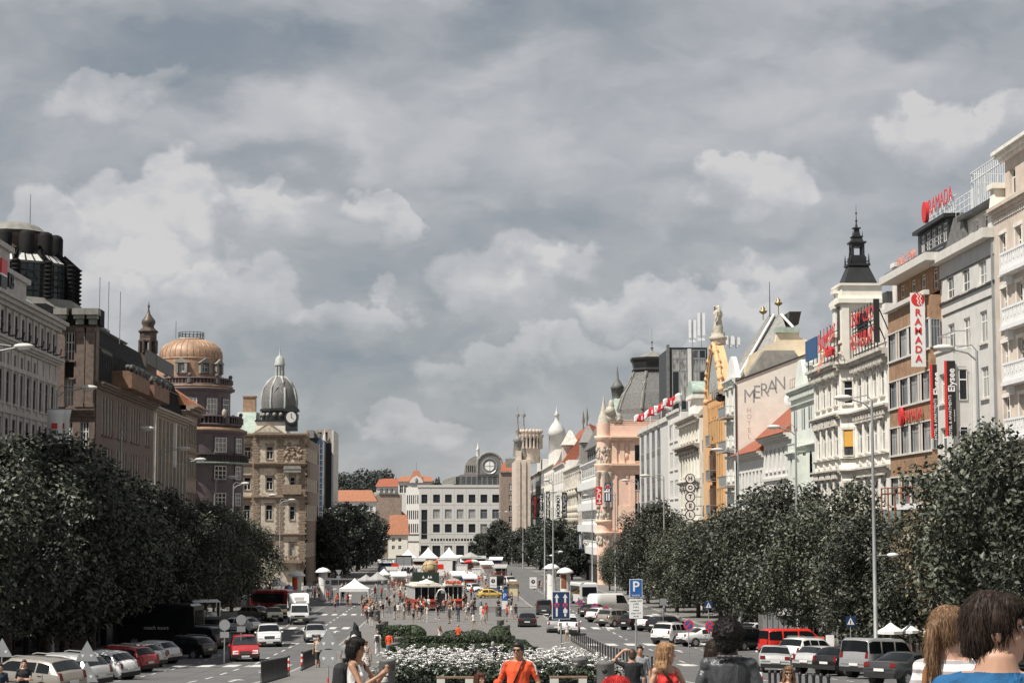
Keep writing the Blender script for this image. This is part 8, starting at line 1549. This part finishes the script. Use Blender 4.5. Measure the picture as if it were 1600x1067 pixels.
# white rose bed
x0,x1,y0,y1=-2.7,7.1,81.,111.;o=empty('flower_bed',((x0+x1)/2,y0,gz(y0)+.13),0,'long bed of white roses in full bloom across the median','flower bed');ox,oy,oz=o.location;r=random.Random(12);vs=[];fs=[];bv=[];bf=[];bushes=[]
for i in range(120):bushes.append((r.uniform(x0,x1),y0+.5+(y1-y0-1)*r.random()**1.1,r.uniform(.6,1.0),r.uniform(.8,1.35)))
for i in range(26):bushes.append((x0+(x1-x0)*i/25,y0+.6+.3*r.random(),.6,r.uniform(.85,1.2)))
def leaf_(p,s,nn):
 t1=nn.cross(V((r.uniform(-1,1),r.uniform(-1,1),r.uniform(-1,1)))).normalized();t2=nn.cross(t1);b_=len(vs);vs.extend([tuple(p-t1*s),tuple(p+t2*s*.55),tuple(p+t1*s),tuple(p-t2*s*.55)]);fs.append((b_,b_+1,b_+2,b_+3))
for bx_,by_,br_,bh_ in bushes:
 g_=gz(by_)+.13
 for k in range(150):
  d=V((r.gauss(0,1),r.gauss(0,1),r.gauss(0,1))).normalized()*r.random()**.4;p=V((bx_+d.x*br_,by_+d.y*br_,g_+bh_*.52+d.z*bh_*.5));leaf_(p-o.location,r.uniform(.05,.10),(d+V((0,0,.6))).normalized())
 for k in range(int(7*br_*bh_)+2):
  a=r.uniform(0,6.28);e=r.random()**.8;q=V((math.cos(a)*math.sqrt(1-e*e),math.sin(a)*math.sqrt(1-e*e),e));c_=V((bx_+q.x*br_*1.02,by_+q.y*br_*1.02,g_+bh_*.52+q.z*bh_*.56))-o.location
  for m_ in range(r.randint(1,3)):
   cc=c_+V((r.uniform(-.1,.1),r.uniform(-.1,.1),r.uniform(-.05,.08)));s=r.uniform(.065,.11)
   for j in range(5):
    an=j*1.257+r.random();b_=len(bv);up=V((math.cos(an),math.sin(an),.55));bv.extend([tuple(cc),tuple(cc+V((math.cos(an-.6),math.sin(an-.6),.5))*s),tuple(cc+up*s*1.35),tuple(cc+V((math.cos(an+.6),math.sin(an+.6),.5))*s)]);bf.append((b_,b_+1,b_+2,b_+3))
for nm,v_,f_,mt in(('foliage',vs,fs,'rose_leaves'),('blossoms',bv,bf,'blossom')):me=bpy.data.meshes.new(nm);me.from_pydata(v_,[],f_);me.materials.append(M[mt]);link(nm,me,o)
mb=MB();n=12
for i in range(n):a,b_=y0+(y1-y0)*i/n,y0+(y1-y0)*(i+1)/n;mb.box(x0-ox-.3,x1-ox+.3,a-oy,b_-oy-.01,gz((a+b_)/2)-oz-.2,gz((a+b_)/2)-oz+.22)
mb.build('soil',M['hedge_core'],o)
# ---- benches
dm('bench_wood',(.20,.125,.08),.7,var=.25,scale=6)
for px,Y,lab in((711,77,'timber slat bench on concrete blocks left of the orange shirt man'),(888,77,'timber slat bench on concrete blocks by the right bins')):
 p=onY(px,1060,Y);o=thing_at('bench',p.x,Y,lab,'bench');t=MB()
 for i in range(4):t.box(-.75,.75,-.26+i*.13,-.16+i*.13,.42,.47)
 t.build('seat',M['bench_wood'],o);MB().box(-.72,-.4,-.25,.25,0,.415).box(.4,.72,-.25,.25,0,.415).build('base',M['warm_grey'],o)
 # ---- road signs
def sign_base(name,px,pyc,Y,label,cat='road sign',group=None,rz=0,h=None,r=.03):
 p=onY(px,pyc,Y);g_=gz(Y)+.12;o=empty(name,(p.x,Y,g_),R(rz),label,cat,group);z=p.z-g_;MB().tube([(0,.03,0),(0,.03,h or z+.35)],r,8).build('pole',M['galv'],o);return o,z
def ngon(r_,n=28,a0=0):return[(r_*math.cos(2*math.pi*k/n+a0),r_*math.sin(2*math.pi*k/n+a0))for k in range(n)]
def flat(o,name,pts,z,y,m,t=.004):return MB().prism([(a,b_+z)for a,b_ in pts],'y',y-t,y).build(name,M[m],o)
def arrow_pts(x,zb,zt,w=.05,hw=.13):return[(x-w,zb),(x+w,zb),(x+w,zt-.22),(x+hw,zt-.22),(x,zt),(x-hw,zt-.22),(x-w,zt-.22)]
o,z=sign_base('lane_sign',876.5,945,106,'large blue lane sign with two white arrows and red rings',h=2.6,r=.05);k=106/F;hw,hh=14*k,21.5*k;MB().prism([(-hw,z-hh),(hw,z-hh),(hw,z+hh),(-hw,z+hh)],'y',-.02,.0).build('panel',M['sign_white'],o);MB().prism([(-hw+.04,z-hh+.04),(hw-.04,z-hh+.04),(hw-.04,z+hh-.04),(-hw+.04,z+hh-.04)],'y',-.03,-.021).build('face',M['sign_navy'],o)
for s_ in(-1,1):flat(o,'arrow',arrow_pts(s_*hw*.47,z-hh*.8,z+hh*.82),0,-.032,'sign_white');flat(o,'ring',ngon(.13),z+.02,-.038,'sign_red');o2=MB().prism([(a+s_*hw*.47,b_+z+.02)for a,b_ in ngon(.13)],'y',-.046,-.038)
for c in[c for c in o.children if c.name.startswith('ring')]:bpy.data.objects.remove(c)
for s_ in(-1,1):MB().prism([(a+s_*hw*.47,b_+z)for a,b_ in ngon(.14)],'y',-.044,-.0365).build('ring',M['sign_red'],o);MB().prism([(a+s_*hw*.47,b_+z)for a,b_ in ngon(.085)],'y',-.05,-.0445).build('ring_centre',M['sign_blue'],o)
MB().box(hw*.25,hw*.7,-.045,-.0365,z-hh*.55,z-hh*.3).build('truck_mark',M['sign_white'],o)
o,z=sign_base('parking_sign',993.5,918.5,90,'blue parking sign with a white P above a white text plate',r=.045);k=90/F;hw,hh=10*k,14*k;MB().box(-hw,hw,-.02,0,z-hh,z+hh).build('panel',M['sign_white'],o);MB().box(-hw+.025,hw-.025,-.028,-.021,z-hh+.025,z+hh-.025).build('face',M['sign_blue'],o)
q=link('letter_p',text_mesh('P',.66,.004,M['sign_white'],'letter_p',bold=.01),o);q.location=(0,-.034,z+.06);q=link('lettering',text_mesh('RESERVÉ',.10,.003,M['sign_white'],'lettering'),o);q.location=(0,-.034,z-hh+.08)
z2=z-31.5*k;MB().box(-hw*1.05,hw*1.05,-.02,0,z2-15*k,z2+15*k).build('text_plate',M['sign_white'],o)
for i,t_ in enumerate(('vozidla ÚMČ','a PČR','7-19 h','ostatní','mimo 19-7','Po-Pá')):q=link('lettering',text_mesh(t_,.105,.002,M['sign_black'],'lettering'),o);q.location=(0,-.024,z2+.35-.14*i)
def round_no_parking(px,py,Y,label,cross=False):
 o,z=sign_base('no_parking_sign',px,py,Y,label,group='round red and blue no-parking signs');r_=.34;flat(o,'rim',ngon(r_),z,0,'sign_red',.02);flat(o,'face',ngon(r_*.78),z,-.021,'sign_blue');
 for a in((45,)if not cross else(45,-45)):c,s_=math.cos(R(a)),math.sin(R(a));flat(o,'bar',[(c*u-s_*v,s_*u+c*v)for u,v in((-r_*.8,-.045),(r_*.8,-.045),(r_*.8,.045),(-r_*.8,.045))],z,-.026-.004*(a<0),'sign_red')
 return o,z
for px,py,Y,lab,c in((1076,976,128,'round no-parking sign nearest the afro haired man, single red bar',False),(1109.5,978.5,128,'round no-stopping sign with crossed red bars by the white sports saloon',True),(906,941,215,'round no-parking sign farthest off, by the long white van front',False),(929.5,947,205,'round no-parking sign in the middle of the far three',False),(946.5,951.5,195,'round no-stopping sign nearest of the far three',True)):round_no_parking(px,py,Y,lab,c)
for px,py,Y,lab in((1107,945,150,'blue square crossing sign under the right trees'),(1329,970,118,'dark blue square crossing sign before the cafe awning'),(1036,940,170,'pale square sign back under the right trees')):
 o,z=sign_base('crossing_sign',px,py,Y,lab);MB().box(-.3,.3,-.02,0,z-.3,z+.3).build('panel',M['sign_navy' if px>1040 else 'galv'],o)
 if px>1040:MB().prism([(-.22,z-.2),(.22,z-.2),(0,z+.22)],'y',-.026,-.021).build('triangle',M['sign_white'],o);MB().box(-.03,.03,-.032,-.027,z-.16,z+.06).build('walker',M['sign_black'],o)
p=onY(788.5,936,205);o,z=sign_base('parking_sign',788.5,931,205,'small blue parking sign above a white plate in the crowd');MB().box(-.3,.3,-.02,0,z-.45,z+.45).build('panel',M['sign_blue'],o);q=link('letter_p',text_mesh('P',.75,.004,M['sign_white'],'letter_p'),o);q.location=(0,-.025,z);MB().box(-.3,.3,-.02,0,z-1.35,z-.5).build('plate',M['sign_white'],o)
tri=lambda s_:[(-s_/2,-s_*.29),(s_/2,-s_*.29),(0,s_*.58)]
def sign_back(px,py,Y,label,parts):
 o,z=sign_base('traffic_sign',px,py,Y,label,r=.035)
 for nm,dz,sz in parts:
  pts=tri(sz)if nm=='triangle_back' else ngon(sz/2)
  flat(o,nm,pts,z+dz,.0,'galv',.012);flat(o,'edge',[(a*1.03,b_*1.03)for a,b_ in pts],z+dz,.012,'steel',.01)
  for s_ in(-.17,.17):MB().prism([(s_-.07,z+dz+.0),(s_+.07,z+dz+.0),(s_,z+dz-.12)],'y',-.016,-.0125).build('clamp_mark',M['sign_white'],o)
 MB().lathe([(.04,.35),(.04,.5)],8,c=(0,.03)).build('red_band',M['sign_red'],o)
sign_back(136,1022,78,'pair of grey triangular sign backs on one post by the left cars',(('triangle_back',0,.92),('triangle_back',-.82,.92)));sign_back(513,1003,74,'grey triangular sign back above a round one by the left bollards',(('triangle_back',0,.95),('disc_back',-.56,.66)));sign_back(3,1016,84,'grey triangular sign back at the left frame edge',(('triangle_back',0,.9),))
for px,py,Y,lab in((377,968,128,'round grey sign back with plate beside the black coach'),(351,976,122,'round grey sign back left of the other round one'),(592,919,250,'round grey sign back beside the far white parasol')):
 o,z=sign_base('traffic_sign',px,py,Y,lab);flat(o,'disc_back',ngon(.34),z,0,'steel',.012);MB().box(-.28,.28,-.012,0,z-.78,z-.42).build('plate_back',M['steel'],o)
for px,py,Y,lab in((529,893,300,'grey inverted triangle sign at the far left crossing'),(484,913,270,'grey inverted triangle sign beside the orange advert column')):
 o,z=sign_base('traffic_sign',px,py,Y,lab);flat(o,'triangle_back',[(-.5,.3),(.5,.3),(0,-.55)],z,0,'steel',.012);MB().box(-.3,.3,-.012,0,z-1.0,z-.6).build('plate_back',M['steel'],o)
for px,py,Y,w_,lab in((512,911,262,.9,'white notice board with a dark round emblem at the left crossing'),(770.5,909,262,.95,'white notice board with a dark round emblem before the black van bus'),(833,910,262,.95,'white notice board with a dark round emblem on the right kerb')):
 p=onY(px,py,Y);o=thing_at('notice_board',p.x,Y,lab,'notice board');z=p.z-o.location.z;MB().box(-w_/2,w_/2,-.04,.04,z-.75,z+.75).build('panel',M['sign_white'],o);flat(o,'emblem',ngon(.27),z+.15,-.045,'sign_black');flat(o,'emblem_mark',[(-.06,-.1),(.12,0),(-.02,.14)],z+.15,-.051,'sign_white');MB().box(-w_*.4,w_*.4,-.046,-.041,z-.5,z-.42).build('text_bar',M['steel'],o);MB().box(-w_/2+.02,-w_/2+.1,-.02,.02,0,z-.751).box(w_/2-.1,w_/2-.02,-.02,.02,0,z-.751).build('legs',M['steel'],o)
p=onY(452,922,250);o=thing_at('road_board',p.x,250,'dark grey back of a large road board on posts','road sign');MB().box(-.5,.5,-.03,.03,.8,2.6).build('panel',M['banner_blue'],o);MB().box(-.4,-.32,.04,.1,0,2.5).box(.32,.4,.04,.1,0,2.5).build('posts',M['steel'],o)
# ---- advert columns
def advert(px,pyt,Y,label,poster,r=.62):
 t=onY(px,pyt,Y);o=thing_at('advert_column',t.x,Y,label,'advert column');h=t.z-o.location.z
 MB().lathe([(r*1.1,0),(r*1.1,.3),(r,.35),(r,h-.7)],18).build('column',M['warm_grey'],o);MB().lathe([(r*1.75,h-.72),(r*1.8,h-.62),(r*1.5,h-.4),(r*.9,h-.15),(.02,h)],18).build('cap',M['sign_white'],o);t=MB();n=10
 for i in range(n):a0,a1=R(-150+70*i/n),R(-150+70*(i+1)/n);t.quad((r*1.02*math.cos(a0),r*1.02*math.sin(a0),h*.45),(r*1.02*math.cos(a1),r*1.02*math.sin(a1),h*.45),(r*1.02*math.cos(a1),r*1.02*math.sin(a1),h-.9),(r*1.02*math.cos(a0),r*1.02*math.sin(a0),h-.9))
 t.build('poster',M[poster],o)
advert(464,891,255,'advert column with pale mushroom cap and orange poster','shirt_orange');advert(505,886,275,'taller advert column with pale mushroom cap at the dark trees','sign_white');advert(862,880,262,'white advert column with domed cap on the right kerb','sign_white');advert(883,886,250,'dark advert column with a rusty poster beside the white one','rust')
# ---- tents, parasols and stalls
dm('canvas',(.78,.77,.75),.85,var=.04);dm('canvas_grey',(.34,.34,.33),.85,var=.1)
def pagoda(px,pyp,pye,wpx,Y,label,m='canvas',walls=True):
 c=onY(px,pye,Y);k=Y/F;w_=wpx*k/2;o=thing_at('tent',c.x,Y,label,'tent',0);ze=c.z-o.location.z;zp=onY(px,pyp,Y).z-o.location.z;n=6;mb=MB();rings=[]
 for i in range(n+1):t_=i/n;rings.append((w_*(1-t_)**1.35+.03,ze+(zp-ze)*t_))
 vs=[];fs=[]
 for q,z in rings:vs+=[(-q,-q,z),(q,-q,z),(q,q,z),(-q,q,z)]
 for i in range(n):fs+=[(4*i+j,4*i+(j+1)%4,4*i+4+(j+1)%4,4*i+4+j)for j in range(4)]
 mb.add(vs,fs);mb.box(-w_,w_,-w_-.01,-w_+.01,ze-.35,ze-.002).box(-w_,w_,w_-.01,w_+.01,ze-.35,ze-.002);mb.build('roof',M[m],o);t=MB()
 for sx_ in(-1,1):
  for sy_ in(-1,1):t.box(sx_*(w_-.06)-.05,sx_*(w_-.06)+.05,sy_*(w_-.06)-.05,sy_*(w_-.06)+.05,0,ze-.002)
 t.build('poles',M['white_paint'],o)
 if walls:MB().box(-w_*.9,w_*.9,w_*.8,w_*.85,0,ze-.4).build('back_wall',M['canvas'],o);MB().box(-w_*.8,w_*.8,-w_*.7,-w_*.4,0,1.0).build('counter',M['sign_white'],o)
 return o
pagoda(637.5,857,870.5,27,560,'left white pagoda tent before the end building');pagoda(669,854,870.5,30,560,'middle white pagoda tent before the end building');pagoda(701.5,854,870.5,29,560,'right white pagoda tent before the end building');pagoda(554,903,919,45,258,'large white market tent at the left crossing',walls=False)
def parasol(px,pyp,pye,wpx,Y,label,m='canvas',n=8,name='parasol',gr=None):
 c=onY(px,pye,Y);k=Y/F;w_=wpx*k/2;o=thing_at(name,c.x,Y,label,'parasol',0,gr);ze=c.z-o.location.z;zp=onY(px,pyp,Y).z-o.location.z;MB().lathe([(w_,ze-.16),(w_,ze),(w_*.5,ze+(zp-ze)*.45),(.02,zp)],n,smooth=False).build('canopy',M[m],o);MB().tube([(0,0,0),(0,0,zp+.1)],.04,6).build('pole',M['steel'],o);MB().lathe([(.4,0),(.4,.1),(.05,.12)],10).build('base',M['bin_grey'],o)
for px,a,b_,w_,Y,lab,m_ in((590,893,905,34,262,'grey market parasol right of the white tent','canvas_grey'),(572,897,906,30,285,'grey parasol behind the white tent','canvas_grey'),(600,888,897,22,300,'pale parasol in the dark beyond the grey ones','canvas'),(435,903,913,28,275,'white parasol under the left trees','canvas'),(735,862,870,34,520,'grey parasol right of the pagoda tents','canvas_grey'),(1392,972,985,42,101,'white cafe parasol under the right trees behind the silver van','canvas'),(1422,974,984,30,104,'smaller white cafe parasol beside the larger one','canvas'),(1455,976,986,24,106,'white cafe parasol left of the ponytail woman','canvas')):parasol(px,a,b_,w_,Y,lab,m_)
o=thing_at('kiosk',onY(1226,970,152).x,152,'grey slatted kiosk with a pale sloped canopy under the right trees','kiosk');t=MB()
for i in range(9):t.box(-1.9+i*.42,-1.55+i*.42,-1,-.95,0,2.3)
t.build('slatted_front',M['galv'],o);MB().box(-1.9,1.9,-.94,1.2,0,2.25).build('cabin',M['bin_grey'],o);MB().frus(-.8,1.6,-1.3,1.4,2.3,-.4,1.3,-.6,.9,2.85).build('canopy',M['canvas_grey'],o)
o=thing_at('menu_board',onY(1280,990,118).x,118,'red and white menu boards before the shaded cafe','menu board');MB().box(-.3,.3,-.05,0,.3,1.6).build('red_board',M['shirt_orange'],o);MB().box(.4,.9,-.05,0,.3,1.7).build('white_board',M['sign_white'],o)
# tram cafe on the median
dm('tram_cream',(.70,.66,.58),.5,var=.08,streak=.15);dm('tram_red',(.30,.05,.035),.45,var=.12,streak=.15)
def tramcar(X,Y,L,W_,label,open_side,rz=0):
 o=thing_at('tram_cafe',X,Y,label,'cafe',rz);MB().box(-W_/2,W_/2,0,L,.3,1.25).build('lower_body',M['tram_red'],o);MB().box(-W_/2-.15,W_/2+.15,-.35,L+.35,2.75,2.92).box(-W_/2*.8,W_/2*.8,-.1,L,2.92,3.15).build('roof',M['tram_cream'],o);t=MB()
 for i in range(7):
  for s_ in(-1,1):t.box(s_*W_/2-.05,s_*W_/2+.05,i*L/6-.05,i*L/6+.05,1.251,2.749)
 for i in range(1,4):t.box(-W_/2+i*W_/4-.04,-W_/2+i*W_/4+.04,-.05,.03,1.251,2.749)
 t.build('posts',M['white_paint'],o);MB().box(-W_/2+.1,W_/2-.1,.15,L-.15,1.26,2.7).build('windows',CARGLASS,o);MB().lathe([(1.0,3.15),(.9,3.4),(.3,3.55),(.1,3.7)],12,c=(-.1,.8)).build('roof_vent',M['canvas'],o);MB().box(-W_/2-.02,W_/2+.02,-.12,-.02,1.0,1.24).build('red_sill',M['shirt_orange'],o);return o
c=onY(669,940,236);tramcar(c.x,236,8,3.4,'cream and red old tram cafe with white roof in the median',True,8);c2=onY(708,940,238);o=tramcar(c2.x,238,8,2.3,'second cream tram cafe with the arched red sign',False,0)
q=MB().prism([(1.05*math.cos(a),3.05+.75*math.sin(a))for a in[math.pi*k/10 for k in range(11)]],'y',-.5,-.42);q.build('sign_board',M['tram_cream'],o);q=link('lettering',text_mesh('TRAMVAJ',.5,.02,M['shirt_orange'],'lettering',bold=.02),o);q.location=(0,-.53,3.28)
o=thing_at('arched_gate',onY(689.5,945,228).x,228,'white arched entrance frame before the tram cafe','gate');MB().tube([(-.55,0,0),(-.55,0,2.1),(-.3,0,2.55),(0,0,2.65),(.3,0,2.55),(.55,0,2.1),(.55,0,0)],.08,8).build('arch',M['white_paint'],o);MB().box(-.45,.45,.06,.1,.1,2.2).build('door',M['sign_black'],o)
# street ball court and event stands
dm('ball_gold',(.47,.35,.20),.5,var=.12,scale=3);c=onY(672,887,424);o=empty('giant_basketball',(c.x,424,gz(424)),0,'giant golden basketball with dark seams lettered 3X3','basketball');k=424/F;r_=12.5*k;zc=c.z-gz(424);MB().ball((0,0,zc),r_,28).build('ball',M['ball_gold'],o);t=MB()
for ax in(0,1,2):t.tube([V(((r_+.01)*math.cos(a),(r_+.01)*math.sin(a)*(.35 if ax==1 else.35),zc))if ax==0 else V(((r_+.01)*math.cos(a)*(.5 if ax==2 else 1),-(r_+.01)*abs(math.sqrt(max(0,1-(math.cos(a)*(.5 if ax==2 else 1))**2-(math.sin(a)*(1 if ax==2 else.45))**2))),zc+(r_+.01)*math.sin(a)*(1 if ax==2 else.45)))for a in[math.pi*2*i/36 for i in range(37)]][:37],.05,4)if ax else None
t.build('seams',M['sign_black'],o);q=link('lettering',text_mesh('3X3',.95,.03,M['sign_black'],'lettering',bold=.02),o);q.location=(.3,-r_-.02,zc-.75);MB().lathe([(r_*.6,0),(r_*.6,max(.05,zc-r_*.8))],16).build('plinth',M['sign_black'],o)
c=onY(665,910,330);o=thing_at('screen_wall',c.x,330,'dark green screen wall with white marks above the crowd','screen');dm('dark_green_panel',(.014,.028,.018),.7);MB().box(-2.3,2.3,0,.2,.6,2.9).build('panel',M['dark_green_panel'],o);[MB().prism([(x-.2,1.9),(x+.2,1.9),(x,2.35)],'y',-.02,-.003).build('white_mark',M['sign_white'],o)for x in(-.4,.5,.9)];MB().box(-2.2,-2.1,.05,.15,0,.6).box(2.1,2.2,.05,.15,0,.6).build('legs',M['steel'],o)
c=onY(655,897,430);o=thing_at('event_banner',c.x,430,'long white event banner with black zigzags and a round emblem','banner');MB().box(-6.2,6.2,0,.15,.3,2.5).build('panel',M['sign_white'],o);t=MB();rz_=random.Random(4)
for i in range(16):x=-4.2+i*.28;t.add([(x,-.01,.5+rz_.random()*.5),(x+.25,-.01,.6+rz_.random()*.4),(x+.5,-.01,1.6+rz_.random()*.8),(x+.2,-.01,1.5+rz_.random()*.8)],[(0,1,2,3)])
t.build('zigzag',M['sign_black'],o);flat(o,'emblem',ngon(.55),1.5,-.012,'steel');flat(o,'emblem_core',ngon(.42),1.5,-.018,'sign_white');MB().box(-6.2,-4.6,-.03,-.003,1.9,2.9).box(3.4,5.4,-.03,-.003,1.7,2.8).build('red_end',M['sign_red'],o)
for px,py,Y,w_,h_,lab,m_ in((631,880,540,4.4,3.4,'black event container under the left pagoda tent','sign_black'),(696,893,440,3.4,3.6,'white event van body with double doors right of the basketball','sign_white'),(722,886,480,2.6,1.8,'white stall box beyond the event van','sign_white'),(745,915,420,2.0,1.9,'small white stall cabinet beside the black van bus','sign_white')):
 c=onY(px,py,Y);o=thing_at('event_box',c.x,Y,lab,'stall');MB().box(-w_/2,w_/2,0,2,.2,h_).build('cabin',M[m_],o);MB().box(-w_/2+.15,-.04,-.04,-.003,.4,h_-.3).box(.04,w_/2-.15,-.04,-.003,.4,h_-.3).build('doors',M['steel' if m_=='sign_black' else 'canvas'],o);MB().box(-w_/2-.1,w_/2+.1,-.1,2.1,h_+.002,h_+.12).build('roof',M[m_],o)
for px,py,Y,lab in((690,876.5,500,'red and white inflatable tube banner left among the stalls'),(737,877,500,'red and white inflatable tube banner under the grey parasol'),(728,896,430,'red and white inflatable tube banner low by the black van bus')):
 c=onY(px,py,Y);o=thing_at('inflatable_banner',c.x,Y,lab,'banner');z=c.z-o.location.z;MB().tube([(-2.1,0,z-.25),(-1.2,0,z-.05),(0,0,z+.1)],[.12,.42,.5],10).build('red_half',M['sign_red'],o);MB().tube([(.01,0,z+.1),(1.2,0,z),(2.0,0,z-.2)],[.5,.42,.15],10).build('white_half',M['sign_white'],o);MB().tube([(-1,0,0),(-1,0,z-.3)],.05,6).tube([(1,0,0),(1,0,z-.3)],.05,6).build('stand',M['steel'],o)
c=onY(709.5,895,400);o=thing_at('advert_tower',c.x,400,'slim black advert tower behind the tram cafe sign','advert tower');MB().frus(-.35,.35,0,.5,0,-.3,.3,.05,.45,4.0).build('shaft',M['sign_black'],o);MB().box(-.6,.6,-.1,.6,4.0,4.25).build('cap',M['tram_cream'],o)
c=onY(802,910,270);o=thing_at('info_board',c.x,270,'pale yellow map board with a dark roof on the right kerb','notice board');MB().box(-.6,.6,-.05,.05,.7,2.3).build('panel',M['cream_car'],o);MB().frus(-.9,.9,-.3,.3,2.35,-.7,.7,-.1,.1,2.75).build('roof',M['bench_wood'],o);MB().box(-.75,-.61,-.08,.08,0,2.34).box(.61,.75,-.08,.08,0,2.34).build('posts',M['bench_wood'],o)
ADJ=['tall','low','wide','narrow','pale','grey','open','closed','striped']
for i,(px,py,Y,w_,h_,m_)in enumerate(((608,900,400,3,2.4,'canvas_grey'),(622,906,350,2.6,2.3,'canvas'),(603,888,500,4,2.6,'canvas'),(655,882,540,3.2,2.4,'canvas_grey'),(713,872,600,4,2.6,'canvas'),(730,884,520,3.4,2.5,'canvas'),(748,878,580,4,2.6,'canvas_grey'),(760,888,480,3,2.4,'canvas'),(775,880,560,3.6,2.5,'canvas'),(782,893,430,2.6,2.4,'canvas_grey'),(716,905,360,2.4,2.2,'canvas'),(733,908,340,2.2,2.1,'canvas'))):
 c=onY(px,py,Y);o=thing_at('market_stall',c.x,Y,'%s market stall with sloped canvas top, %s from the left among the far stalls'%('grey' if m_=='canvas_grey' else 'white',ORD[i]),'market stall',rnd.uniform(-12,12));MB().add([(-w_/2-.2,-1.3,h_-.35),(w_/2+.2,-1.3,h_-.35),(w_/2+.2,1.2,h_+.35),(-w_/2-.2,1.2,h_+.35),(-w_/2-.2,-1.3,h_-.55),(w_/2+.2,-1.3,h_-.55)],[(0,1,2,3),(4,5,1,0)]).build('awning',M[m_],o);MB().box(-w_/2,w_/2,-.6,.6,0,.95).build('counter',M[('sign_white','tram_red','bench_wood','canvas')[i%4]],o);MB().box(-w_/2,w_/2,1.0,1.08,0,h_+.2).build('back_panel',M[('sign_black','canvas','banner_blue')[i%3]],o);t=MB();rg=random.Random(i)
 for k in range(9):x=-w_/2+.2+(w_-.4)*k/8;t.cbox(x,-.2,.96+.12,.22,.3,.2+.25*rg.random())
 t.build('goods',M[('shirt_red','shirt_sand','shirt_teal','shirt_orange')[i%4]],o);MB().box(-w_/2-.05,-w_/2+.03,-1.2,-1.12,0,h_-.36).box(w_/2-.03,w_/2+.05,-1.2,-1.12,0,h_-.36).build('posts',M['steel'],o)
 # white bank flags on poles at the left
for px,X_,lab in((88,0,'white hanging bank banner with a red square, nearer the brown house'),(99,1,'white hanging bank banner with a red square, farther right')):
 Y=128+6*X_;t=onY(px,640,Y);b_=onY(px-4,697,Y);o=empty('hanging_banner',(t.x,Y,b_.z),R(0),lab,'banner');h=t.z-b_.z;n=8;vs=[]
 for i in range(n+1):f=i/n;x=.75*f*.0;vs+=[(-.75+.28*f+.05*math.sin(f*5),.06*math.sin(f*6),h*f),(.35+.22*f+.05*math.sin(f*5+1),.06*math.sin(f*6+1),h*f)]
 MB().add(vs,[(2*i,2*i+1,2*i+3,2*i+2)for i in range(n)],0,True).build('cloth',M['canvas'],o).modifiers.new('t','SOLIDIFY').thickness=.01;MB().box(-.28,.12,-.13,-.11,h*.48,h*.63).build('red_square',M['red_sign'],o);q=link('lettering',text_mesh('KB',.5,.004,M['sign_black'],'lettering'),o);q.location=(-.1,-.13,h*.36);MB().tube([(-.6,.08,h+.05),(.7,.08,h+.05)],.035,6).build('bar',M['steel'],o)
